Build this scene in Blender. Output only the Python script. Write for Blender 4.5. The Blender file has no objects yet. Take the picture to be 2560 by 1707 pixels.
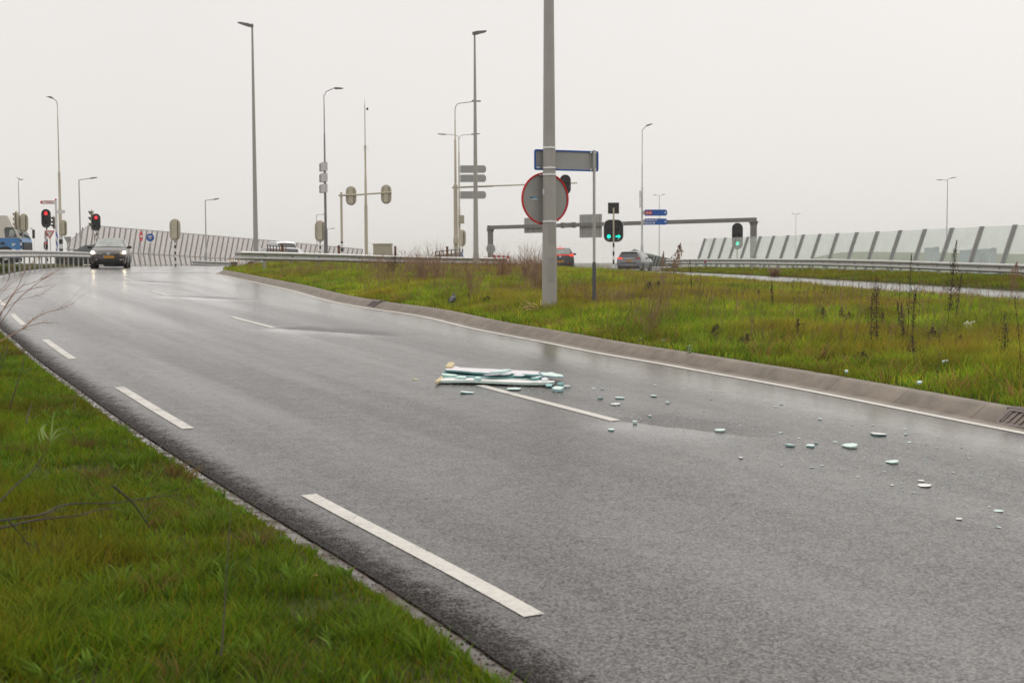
import bpy, bmesh, math, random
import numpy as np
from mathutils import Vector, Matrix
random.seed(7)
RNG = np.random.default_rng(11)
R = math.radians
PI = math.pi
sc = bpy.context.scene
COL = sc.collection

# ------------------------------------------------------------------ camera
IW, IH, FP = 2560.0, 1707.0, 3300.0
EYE = Vector((0.0, 0.0, 1.756))
PITCH = math.atan((IH / 2 - 648.0) / FP)
ROLL = R(0.25)
cF = Vector((0, math.cos(PITCH), -math.sin(PITCH)))
cR0 = Vector((1, 0, 0))
cU0 = Vector((0, math.sin(PITCH), math.cos(PITCH)))
cR = cR0 * math.cos(ROLL) - cU0 * math.sin(ROLL)
cU = cU0 * math.cos(ROLL) + cR0 * math.sin(ROLL)

def ray(px, py):
    return cF * FP + cR * (px - IW / 2) + cU * (IH / 2 - py)

def W(px, py, D):
    """world point seen at photo pixel (px, py), at distance Y = D"""
    d = ray(px, py)
    return EYE + d * (D / d.y)

def M(npx, D):
    return npx * D / FP

def make_camera():
    cam = bpy.data.cameras.new('camera')
    cam.sensor_width = 36.0
    cam.lens = FP / IW * 36.0
    cam.clip_start = 0.1
    cam.clip_end = 6000
    cam.dof.use_dof = True
    cam.dof.focus_distance = 17.5
    cam.dof.aperture_fstop = 5.0
    o = bpy.data.objects.new('camera', cam)
    COL.objects.link(o)
    m = Matrix.Identity(4)
    for i in range(3):
        m[i][0], m[i][1], m[i][2], m[i][3] = cR[i], cU[i], -cF[i], EYE[i]
    o.matrix_world = m
    sc.camera = o
make_camera()

# ------------------------------------------------------------------ terrain
def pchip(xs, ys):
    xs = np.array(xs, float); ys = np.array(ys, float)
    h = np.diff(xs); d = np.diff(ys) / h
    m = np.zeros(len(xs)); m[0] = d[0]; m[-1] = d[-1]
    for i in range(1, len(xs) - 1):
        if d[i - 1] * d[i] > 0:
            w1, w2 = 2 * h[i] + h[i - 1], h[i] + 2 * h[i - 1]
            m[i] = (w1 + w2) / (w1 / d[i - 1] + w2 / d[i])
    def f(x):
        x = np.asarray(x, float)
        i = np.clip(np.searchsorted(xs, x) - 1, 0, len(xs) - 2)
        t = (x - xs[i]) / h[i]
        tc = np.clip(t, 0, 1)
        v = ((1 + 2 * tc) * (1 - tc) ** 2 * ys[i] + tc * (1 - tc) ** 2 * h[i] * m[i]
             + tc ** 2 * (3 - 2 * tc) * ys[i + 1] + tc ** 2 * (tc - 1) * h[i] * m[i + 1])
        v = v + np.where(t < 0, (t * h[i]) * m[0], 0) + np.where(t > 1, (t - 1) * h[i] * m[-1], 0)
        return v
    return f

zr = pchip([-60, -30, 0, 15, 25, 33, 43, 52, 60, 70, 86, 110, 140],
           [-1.6, -.83, 0, .414, .690, .875, 1.105, 1.275, 1.385, 1.430, 1.40, 1.30, 1.18])
zs = pchip([-60, -30, 0, 15, 28, 37, 45, 60, 75, 86, 95, 120, 150],
           [-1.5, -.75, 0, .40, .72, .85, .92, .98, .97, .93, .83, .70, .55])

def hit_profile(px, py, f=zr):
    d = ray(px, py)
    ys = np.linspace(2, 160, 6000)
    zz = EYE.z + d.z / d.y * ys
    g = zz - f(ys)
    k = np.argmax(g < 0)
    if k == 0:
        k = len(ys) - 1
    y = ys[k - 1] + (ys[k] - ys[k - 1]) * g[k - 1] / (g[k - 1] - g[k] + 1e-12)
    return d.x / d.y * y, y

def curve_from_px(pts, extra):
    p = [hit_profile(*q) for q in pts] + list(extra)
    p.sort(key=lambda q: q[1])
    return pchip([q[1] for q in p], [q[0] for q in p])

XD = curve_from_px([(1305, 1539), (750, 1237), (455, 1072), (285, 968), (172, 898), (103, 849), (53, 813), (23, 784)],
                   [(2.75, 0), (8.2, -10), (20, -30), (-18.0, 46), (-22.5, 66), (-26.0, 84), (-31, 110)])
XC = curve_from_px([(1540, 1052), (1198, 963), (686, 820), (579, 792), (424, 740), (380, 727), (333, 702), (313, 697)],
                   [(6.3, 0), (11.3, -10), (-17.0, 60), (-20, 75)])
XKf = curve_from_px([(2560, 1083), (1960, 965), (1795, 935.5), (1646, 908.7), (1497, 883), (1349, 853.6), (1200, 825.5),
                     (1046, 790), (927, 772), (838, 756), (730, 727), (640, 707), (570, 691)],
                    [(9.2, 0), (13.9, -10), (25, -30), (-11.8, 52), (-13.6, 60), (-18, 80)])
XS = pchip([-60, -10, 5, 18, 28, 37, 55, 75, 90, 110], [36, 22, 17.5, 13.6, 10.9, 8.7, 6.4, 5.0, 4.4, 4.2])

def XK(y): return XKf(y)
def XL(y): return XD(y) - .40
def XSR(y): return XS(y) + 4.8

def sst(a, b, x):
    t = np.clip((np.asarray(x, float) - a) / (b - a), 0, 1)
    return t * t * (3 - 2 * t)

YBt = ([-13, -12, -11, -8, -3, 0, 4, 5.2], [50.5, 53.0, 54.8, 57.5, 62, 65, 73, 78])
def YB(x): return np.interp(x, *YBt)
def XWALL(y): return 17.2 - .114 * (np.asarray(y, float) - 46)

def G(X, Y):
    """smooth road-level surface"""
    X = np.asarray(X, float); Y = np.asarray(Y, float)
    a, b = XK(Y), XS(Y)
    t = sst(0, 1, (X - a) / np.maximum(b - a, 1))
    z = zr(np.minimum(Y, 140)) * (1 - t) + zs(np.minimum(Y, 150)) * t
    drop = np.maximum.reduce([sst(0, 14, X - XWALL(Y) - 1.2), sst(0, 16, -X - 78), sst(0, 30, Y - 152), sst(0, 20, -Y - 60)])
    return z * (1 - drop) + (-6.0) * drop

def vn(X, Y, s, seed=0):
    """cheap smooth value noise, 0..1"""
    X = np.asarray(X, float) * s + 13.7 * seed; Y = np.asarray(Y, float) * s + 7.3 * seed
    xi = np.floor(X); yi = np.floor(Y); fx = X - xi; fy = Y - yi
    fx = fx * fx * (3 - 2 * fx); fy = fy * fy * (3 - 2 * fy)
    def h(a, b):
        v = np.sin(a * 127.1 + b * 311.7 + seed * 74.7) * 43758.5453
        return v - np.floor(v)
    return (h(xi, yi) * (1 - fx) + h(xi + 1, yi) * fx) * (1 - fy) + (h(xi, yi + 1) * (1 - fx) + h(xi + 1, yi + 1) * fx) * fy

def island_mask(X, Y):
    return (X > XK(Y) + .50) & (X < XS(Y) - .02) & (Y < YB(X))

def ground(X, Y):
    X = np.asarray(X, float); Y = np.asarray(Y, float)
    g = G(X, Y)
    xl, xk, xs, xr = XL(Y), XK(Y), XS(Y), XSR(Y)
    z = g - .07
    # left verge
    d = (xl - X) * .9
    v = -.07 + .03 * sst(0, .1, d) + .12 * sst(.05, .26, d) + .10 * sst(.6, 2.5, d) + (.06 * vn(X, Y, 1.3, 1) - .03) * sst(.4, 1, d)
    far_left = (Y > 84) & (X > -70)
    z = np.where((d > 0) & ~far_left, g + v, z)
    # island
    d1 = (X - xk - .47) * .91; d2 = (xs - X) * .97; d3 = YB(X) - Y
    bump = .05 * vn(X, Y, .9, 2) * sst(.2, 1, d1)
    r = np.minimum.reduce([.10 + .06 * sst(0, 2.0, d1) + bump, -.02 + .20 * sst(0, 6.0, d2) + .5 * bump, .11 + .25 * sst(0, 3, d3)])
    z = np.where((d1 > -.02) & (d2 > 0) & (d3 > 0), g + r, z)
    # right verge
    d4 = (X - xr) * .97
    z = np.where((d4 > 0) & (Y < 92), g + .02 + .10 * sst(0, 1.5, d4) + .04 * vn(X, Y, 1.1, 3), z)
    return z

def gz(x, y):
    return float(ground(x, y))

def gnd(px, py, f=ground, y0=3.0, y1=120.0):
    d = ray(px, py)
    ys = np.linspace(y0, y1, 4000)
    xs_ = d.x / d.y * ys
    g = EYE.z + d.z / d.y * ys - f(xs_, ys)
    k = int(np.argmax(g < 0))
    if k == 0:
        k = len(ys) - 1
    y = ys[k - 1] + (ys[k] - ys[k - 1]) * g[k - 1] / (g[k - 1] - g[k] + 1e-12)
    x = d.x / d.y * y
    return Vector((x, y, float(f(x, y))))

def on_road(px, py, up=0.0):
    return gnd(px, py, lambda X, Y: G(X, Y) + up)

# ------------------------------------------------------------------ materials
MATS = {}
def mat(name, col, rough=.5, metal=0.0, var=.12, vscale=3.0, bump=0.0, bscale=60.0, spec=.5, coat=0.0, emit=None, estr=0.0, dirt=None):
    if name in MATS:
        return MATS[name]
    m = bpy.data.materials.new(name); m.use_nodes = True
    nt = m.node_tree; n = nt.nodes; l = nt.links
    b = n['Principled BSDF']
    b.inputs['Roughness'].default_value = rough
    b.inputs['Metallic'].default_value = metal
    b.inputs['Specular IOR Level'].default_value = spec
    b.inputs['Coat Weight'].default_value = coat
    b.inputs['Coat Roughness'].default_value = .06
    tc = n.new('ShaderNodeTexCoord')
    no = n.new('ShaderNodeTexNoise'); no.inputs['Scale'].default_value = vscale; no.inputs['Detail'].default_value = 6
    no.inputs['Roughness'].default_value = .65
    l.new(tc.outputs['Object'], no.inputs['Vector'])
    cr = n.new('ShaderNodeValToRGB')
    cr.color_ramp.elements[0].position = .3; cr.color_ramp.elements[1].position = .7
    lo = tuple(max(0, c * (1 - var)) for c in col); hi = tuple(min(1, c * (1 + var)) for c in col)
    if dirt:
        lo = dirt
    cr.color_ramp.elements[0].color = (*lo, 1); cr.color_ramp.elements[1].color = (*hi, 1)
    l.new(no.outputs['Fac'], cr.inputs['Fac'])
    l.new(cr.outputs['Color'], b.inputs['Base Color'])
    if bump > 0:
        nb = n.new('ShaderNodeTexNoise'); nb.inputs['Scale'].default_value = bscale; nb.inputs['Detail'].default_value = 4
        l.new(tc.outputs['Object'], nb.inputs['Vector'])
        bp = n.new('ShaderNodeBump'); bp.inputs['Strength'].default_value = bump; bp.inputs['Distance'].default_value = .01
        l.new(nb.outputs['Fac'], bp.inputs['Height']); l.new(bp.outputs['Normal'], b.inputs['Normal'])
    if emit:
        b.inputs['Emission Color'].default_value = (*emit, 1)
        b.inputs['Emission Strength'].default_value = estr
    MATS[name] = m
    return m

galv = mat('galvanised_grey', (.46, .455, .44), .42, .45, .14, 4, .05, 40)
galv_d = mat('galvanised_dark', (.20, .19, .185), .5, .3, .2, 5)
lampgrey = mat('lamp_post_grey', (.385, .365, .345), .45, .1, .08, 2.0, .03, 50)
beige = mat('signal_beige', (.52, .47, .36), .5, 0, .07, 2)
beige2 = mat('signal_beige_dull', (.43, .39, .29), .5, 0, .08, 3)
black = mat('matt_black', (.016, .016, .017), .5, 0, .3, 8)
blackg = mat('gloss_black', (.012, .012, .013), .2, 0, .3, 6)
white = mat('white_paint', (.75, .75, .73), .5, 0, .05, 3)
rubber = mat('rubber', (.02, .02, .02), .7, 0, .3, 12)
red_lit = mat('red_lamp', (.6, .02, .02), .4, emit=(1, .03, .04), estr=1.5)
red_tail = mat('tail_lamp_lit', (.5, .02, .02), .3, emit=(1, .05, .02), estr=1.3)
red_dark = mat('tail_lamp', (.35, .015, .015), .2, 0, .1)
amber_lit = mat('amber_lamp', (.8, .2, .05), .4, emit=(1, .25, .05), estr=.9)
green_lit = mat('green_lamp', (.02, .5, .4), .4, emit=(.0, 1, .68), estr=1.25)
lens_off = mat('lens_dark', (.022, .022, .022), .25, 0, .2)
head_lit = mat('headlamp_lit', (.9, .85, .75), .2, emit=(1, .80, .52), estr=16)
glow_glass = mat('lamp_glass', (.55, .52, .48), .1, .2, .05, emit=(1, .7, .45), estr=.35)
sign_grey = mat('sign_back_grey', (.36, .355, .345), .42, .2, .07, 2.5, .02, 30)
sign_blue = mat('sign_blue', (.012, .10, .42), .35, 0, .06, 3)
sign_red = mat('sign_red', (.62, .018, .022), .35, 0, .06, 3)
plate_y = mat('plate_yellow', (.72, .33, .012), .4, 0, .05)
glass_car = mat('car_glass', (.030, .036, .034), .04, 0, .3, 1.2, spec=.9)
glass_pale = mat('car_glass_pale', (.30, .33, .30), .06, 0, .35, 2.2, spec=.9)
rust = mat('corten_rust', (.16, .06, .028), .8, .1, .35, 6, .2, 30)
wood_w = mat('weathered_board', (.36, .30, .26), .7, 0, .2, 6)
chrome = mat('chrome', (.7, .7, .7), .15, .9, .05)
alloy = mat('alloy_rim', (.52, .51, .50), .35, .5, .1)
concrete = mat('kerb_concrete', (.185, .150, .116), .6, 0, .32, 4, .5, 130)
concrete_w = mat('wall_concrete', (.50, .47, .43), .7, 0, .12, 3, .1, 40)
iron = mat('cast_iron', (.135, .108, .10), .42, .4, .3, 14, .15, 80)

# ------------------------------------------------------------------ mesh builder
class MB:
    def __init__(s):
        s.v = []; s.f = []; s.m = []; s.X = Matrix.Identity(4)
    def add(s, verts, faces, mi=0):
        o = len(s.v)
        s.v += [tuple(s.X @ Vector(p)) for p in verts]
        s.f += [tuple(i + o for i in fc) for fc in faces]
        s.m += [mi] * len(faces)
        return s
    def box(s, c, d, mi=0, rz=0.0, mx=None):
        x, y, z = d[0] / 2, d[1] / 2, d[2] / 2
        P = [Vector(p) for p in ((-x, -y, -z), (x, -y, -z), (x, y, -z), (-x, y, -z), (-x, -y, z), (x, -y, z), (x, y, z), (-x, y, z))]
        T = mx if mx is not None else Matrix.Rotation(rz, 4, 'Z')
        P = [(T @ p) + Vector(c) for p in P]
        return s.add(P, [(0, 3, 2, 1), (4, 5, 6, 7), (0, 1, 5, 4), (1, 2, 6, 5), (2, 3, 7, 6), (3, 0, 4, 7)], mi)
    def tube(s, pts, rad, n=10, mi=0, caps=True, mis=None):
        pts = [Vector(p) for p in pts]
        if not hasattr(rad, '__len__'):
            rad = [rad] * len(pts)
        T = []
        for i in range(len(pts)):
            a = pts[max(i - 1, 0)]; b = pts[min(i + 1, len(pts) - 1)]
            t = (b - a)
            T.append(t.normalized() if t.length > 1e-9 else Vector((0, 0, 1)))
        ref = Vector((1, 0, 0)) if abs(T[0].x) < .8 else Vector((0, 1, 0))
        u = T[0].cross(ref).normalized()
        V = []
        for i, p in enumerate(pts):
            u = (u - T[i] * u.dot(T[i])).normalized()
            w = T[i].cross(u)
            for k in range(n):
                a = 2 * PI * k / n + (PI / 4 if n == 4 else 0)
                V.append(p + (u * math.cos(a) + w * math.sin(a)) * rad[i])
        o = len(s.v)
        s.v += [tuple(s.X @ q) for q in V]
        for i in range(len(pts) - 1):
            for k in range(n):
                s.f.append((o + i * n + k, o + i * n + (k + 1) % n, o + (i + 1) * n + (k + 1) % n, o + (i + 1) * n + k))
                s.m.append(mis[i] if mis else mi)
        if caps:
            s.f.append(tuple(o + k for k in range(n))[::-1]); s.m.append(mis[0] if mis else mi)
            s.f.append(tuple(o + (len(pts) - 1) * n + k for k in range(n))); s.m.append(mis[-1] if mis else mi)
        return s
    def prism(s, poly, t, mx=None, mf=0, mb=0, ms=0):
        """polygon (x,z) extruded along +y from 0 to t; front at y=0"""
        n = len(poly)
        T = mx if mx is not None else Matrix.Identity(4)
        V = [T @ Vector((p[0], 0, p[1])) for p in poly] + [T @ Vector((p[0], t, p[1])) for p in poly]
        o = len(s.v)
        s.v += [tuple(s.X @ p) for p in V]
        s.f.append(tuple(o + i for i in range(n))); s.m.append(mf)
        s.f.append(tuple(o + n + i for i in range(n))[::-1]); s.m.append(mb)
        for i in range(n):
            j = (i + 1) % n
            s.f.append((o + j, o + i, o + n + i, o + n + j)); s.m.append(ms)
        return s
    def slab(s, top, bot, mt=0, mside=1, mbot=1):
        n = len(top); o = len(s.v)
        s.v += [tuple(s.X @ Vector(p)) for p in top] + [tuple(s.X @ Vector(p)) for p in bot]
        s.f.append(tuple(o + i for i in range(n))); s.m.append(mt)
        s.f.append(tuple(o + n + i for i in range(n))[::-1]); s.m.append(mbot)
        for i in range(n):
            j = (i + 1) % n
            s.f.append((o + i, o + n + i, o + n + j, o + j)); s.m.append(mside)
        return s
    def ball(s, c, r, nu=8, nv=6, mi=0):
        rx, ry, rz_ = r if hasattr(r, '__len__') else (r, r, r)
        V = [(c[0], c[1], c[2] + rz_)]
        for i in range(1, nv):
            th = PI * i / nv
            for k in range(nu):
                a = 2 * PI * k / nu
                V.append((c[0] + rx * math.sin(th) * math.cos(a), c[1] + ry * math.sin(th) * math.sin(a), c[2] + rz_ * math.cos(th)))
        V.append((c[0], c[1], c[2] - rz_))
        F = [(0, 1 + k, 1 + (k + 1) % nu) for k in range(nu)]
        for i in range(nv - 2):
            for k in range(nu):
                a = 1 + i * nu; F.append((a + k, a + nu + k, a + nu + (k + 1) % nu, a + (k + 1) % nu))
        L = len(V) - 1; a = 1 + (nv - 2) * nu
        F += [(a + k, L, a + (k + 1) % nu) for k in range(nu)]
        return s.add(V, F, mi)
    def build(s, name, mats, parent=None, smooth=True, ang=38, fixn=True):
        me = bpy.data.meshes.new(name)
        me.from_pydata(s.v, [], s.f)
        for m in (mats if isinstance(mats, (list, tuple)) else [mats]):
            me.materials.append(m)
        me.polygons.foreach_set('material_index', s.m)
        if fixn:
            bm = bmesh.new(); bm.from_mesh(me)
            bmesh.ops.recalc_face_normals(bm, faces=bm.faces)
            bm.to_mesh(me); bm.free()
        if smooth:
            me.polygons.foreach_set('use_smooth', [True] * len(me.polygons))
            me.set_sharp_from_angle(angle=R(ang))
        me.update()
        o = bpy.data.objects.new(name, me); COL.objects.link(o)
        if parent is not None:
            o.parent = parent
        return o

def tag(o, label=None, cat=None, group=None, kind=None):
    if label: o['label'] = label
    if cat: o['category'] = cat
    if group: o['group'] = group
    if kind: o['kind'] = kind
    return o

def root(name, loc, rz=0.0, label=None, cat=None, group=None):
    o = bpy.data.objects.new(name, None); COL.objects.link(o)
    o.empty_display_size = .2
    o.location = loc; o.rotation_euler = (0, 0, rz)
    return tag(o, label, cat, group)

def copy_tree(o, parent=None):
    c = o.copy(); COL.objects.link(c)
    if parent is not None:
        c.parent = parent
    for ch in list(o.children):
        copy_tree(ch, c)
    return c

def text(name, s, size, m, parent, mx, align='LEFT', bold=0.0):
    cu = bpy.data.curves.new(name, 'FONT'); cu.body = s; cu.size = size; cu.align_x = align
    cu.resolution_u = 2; cu.offset = bold; cu.extrude = .0015
    t = bpy.data.objects.new(name, cu)
    me = bpy.data.meshes.new_from_object(t)
    bpy.data.objects.remove(t); bpy.data.curves.remove(cu)
    me.transform(mx @ Matrix.Rotation(PI / 2, 4, 'X'))
    me.materials.clear(); me.materials.append(m); me.name = name
    o = bpy.data.objects.new(name, me); COL.objects.link(o)
    if parent is not None:
        o.parent = parent
    return o

def mesh_np(name, V, loops, starts, mats, cols=None, parent=None, smooth=False):
    me = bpy.data.meshes.new(name)
    me.vertices.add(len(V)); me.vertices.foreach_set('co', np.ascontiguousarray(V, np.float32).ravel())
    me.loops.add(len(loops)); me.loops.foreach_set('vertex_index', np.ascontiguousarray(loops, np.int32))
    me.polygons.add(len(starts)); me.polygons.foreach_set('loop_start', np.ascontiguousarray(starts, np.int32))
    me.update(calc_edges=True)
    for m in (mats if isinstance(mats, (list, tuple)) else [mats]):
        me.materials.append(m)
    if cols is not None:
        a = me.color_attributes.new('Col', 'FLOAT_COLOR', 'POINT')
        c4 = np.ones((len(V), 4), np.float32); c4[:, :3] = cols
        a.data.foreach_set('color', c4.ravel())
    if smooth:
        me.polygons.foreach_set('use_smooth', np.ones(len(starts), bool))
    o = bpy.data.objects.new(name, me); COL.objects.link(o)
    if parent is not None:
        o.parent = parent
    return o

def grid_mesh(name, X, Y, Z, mats, uv=None, keep=None):
    r, c = X.shape
    V = np.stack([X, Y, Z], -1).reshape(-1, 3)
    idx = np.arange(r * c).reshape(r, c)
    q = np.stack([idx[:-1, :-1], idx[:-1, 1:], idx[1:, 1:], idx[1:, :-1]], -1)
    q = q.reshape(-1, 4) if keep is None else q[keep]
    o = mesh_np(name, V, q.ravel(), np.arange(len(q)) * 4, mats, smooth=True)
    if uv is not None:
        U = np.stack(uv, -1).reshape(-1, 2)[q.ravel()]
        l = o.data.uv_layers.new(name='UVMap'); l.data.foreach_set('uv', np.ascontiguousarray(U, np.float32).ravel())
    return o
# ------------------------------------------------------------------ world and light
SUN_EL, SUN_AZ = R(48), R(20)      # azimuth measured from +Y towards +X
def make_world():
    w = bpy.data.worlds.new('World'); sc.world = w; w.use_nodes = True
    nt = w.node_tree; n = nt.nodes; l = nt.links
    bg = n['Background']
    sky = n.new('ShaderNodeTexSky'); sky.sky_type = 'NISHITA'; sky.sun_disc = False
    sky.sun_elevation = SUN_EL; sky.sun_rotation = SUN_AZ
    sky.air_density = 1.0; sky.dust_density = 6.0; sky.ozone_density = 1.0
    hs = n.new('ShaderNodeHueSaturation'); hs.inputs['Saturation'].default_value = .10
    l.new(sky.outputs['Color'], hs.inputs['Color'])
    # overcast cloud layer: brighter overhead than at the horizon
    tc = n.new('ShaderNodeTexCoord'); sp = n.new('ShaderNodeSeparateXYZ')
    l.new(tc.outputs['Generated'], sp.inputs['Vector'])
    ramp = n.new('ShaderNodeMapRange'); ramp.interpolation_type = 'SMOOTHSTEP'
    ramp.inputs['From Min'].default_value = .22; ramp.inputs['From Max'].default_value = .9
    ramp.inputs['To Min'].default_value = 1.0; ramp.inputs['To Max'].default_value = 1.5
    l.new(sp.outputs['Z'], ramp.inputs['Value'])
    no = n.new('ShaderNodeTexNoise'); no.inputs['Scale'].default_value = 2.2; no.inputs['Detail'].default_value = 3
    l.new(tc.outputs['Generated'], no.inputs['Vector'])
    nr = n.new('ShaderNodeMapRange'); nr.inputs['To Min'].default_value = .93; nr.inputs['To Max'].default_value = 1.05
    l.new(no.outputs['Fac'], nr.inputs['Value'])
    mu = n.new('ShaderNodeMath'); mu.operation = 'MULTIPLY'
    l.new(ramp.outputs['Result'], mu.inputs[0]); l.new(nr.outputs['Result'], mu.inputs[1])
    cl = n.new('ShaderNodeVectorMath'); cl.operation = 'SCALE'
    cl.inputs[0].default_value = (9.05, 8.77, 8.46)
    l.new(mu.outputs['Value'], cl.inputs['Scale'])
    mx = n.new('ShaderNodeMix'); mx.data_type = 'RGBA'; mx.inputs['Factor'].default_value = .88
    l.new(hs.outputs['Color'], mx.inputs['A']); l.new(cl.outputs['Vector'], mx.inputs['B'])
    l.new(mx.outputs['Result'], bg.inputs['Color'])
    bg.inputs['Strength'].default_value = .1
    s = bpy.data.lights.new('sun', 'SUN'); s.energy = .7; s.angle = R(25); s.color = (1, .95, .88)
    so = bpy.data.objects.new('sun', s); COL.objects.link(so)
    d = Vector((math.sin(SUN_AZ) * math.cos(SUN_EL), math.cos(SUN_AZ) * math.cos(SUN_EL), math.sin(SUN_EL)))
    so.rotation_euler = d.to_track_quat('Z', 'Y').to_euler()
    so.location = (0, 40, 60)
    sc.view_settings.view_transform = 'Standard'; sc.view_settings.look = 'None'
    sc.view_settings.exposure = 0.0; sc.view_settings.gamma = 1.0
    sc.view_settings.use_curve_mapping = False
make_world()

# ------------------------------------------------------------------ ground
def ground_material():
    m = bpy.data.materials.new('verge_soil'); m.use_nodes = True
    nt = m.node_tree; n = nt.nodes; l = nt.links; b = n['Principled BSDF']
    tc = n.new('ShaderNodeTexCoord')
    n1 = n.new('ShaderNodeTexNoise'); n1.inputs['Scale'].default_value = .8; n1.inputs['Detail'].default_value = 8
    n2 = n.new('ShaderNodeTexNoise'); n2.inputs['Scale'].default_value = 14; n2.inputs['Detail'].default_value = 8
    for q in (n1, n2): l.new(tc.outputs['Object'], q.inputs['Vector'])
    r1 = n.new('ShaderNodeValToRGB')
    e = r1.color_ramp.elements
    e[0].position = .35; e[0].color = (.055, .075, .016, 1); e[1].position = .68; e[1].color = (.085, .075, .028, 1)
    l.new(n1.outputs['Fac'], r1.inputs['Fac'])
    r2 = n.new('ShaderNodeValToRGB'); e = r2.color_ramp.elements
    e[0].position = .4; e[0].color = (.035, .03, .018, 1); e[1].position = .62; e[1].color = (.075, .085, .022, 1)
    l.new(n2.outputs['Fac'], r2.inputs['Fac'])
    mx = n.new('ShaderNodeMix'); mx.data_type = 'RGBA'; mx.inputs['Factor'].default_value = .5
    l.new(r1.outputs['Color'], mx.inputs['A']); l.new(r2.outputs['Color'], mx.inputs['B'])
    l.new(mx.outputs['Result'], b.inputs['Base Color'])
    b.inputs['Roughness'].default_value = .9; b.inputs['Specular IOR Level'].default_value = .04
    bp = n.new('ShaderNodeBump'); bp.inputs['Strength'].default_value = .6; bp.inputs['Distance'].default_value = .03
    l.new(n2.outputs['Fac'], bp.inputs['Height']); l.new(bp.outputs['Normal'], b.inputs['Normal'])
    return m
soil = ground_material()

def make_ground():
    far = [40, 55, 75, 100, 140, 200, 300, 450, 700, 1100, 1700, 2500]
    xs = np.concatenate([-np.array(far[::-1], float), np.arange(-30, 26.01, .22), np.array(far, float)])
    ys = np.concatenate([[-2400, -1500, -900, -500, -250, -120, -80, -60, -40, -25, -16, -10], np.arange(-6, 30, .22), np.arange(30, 84, .45),
                         np.arange(84, 190, 4), [200, 230, 280, 350, 450, 600, 850, 1200, 1700, 2500]])
    xs = np.unique(xs); ys = np.unique(ys)
    X, Y = np.meshgrid(xs, ys)
    o = grid_mesh('ground', X, Y, ground(X, Y), soil)
    tag(o, kind='structure')
make_ground()

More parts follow.
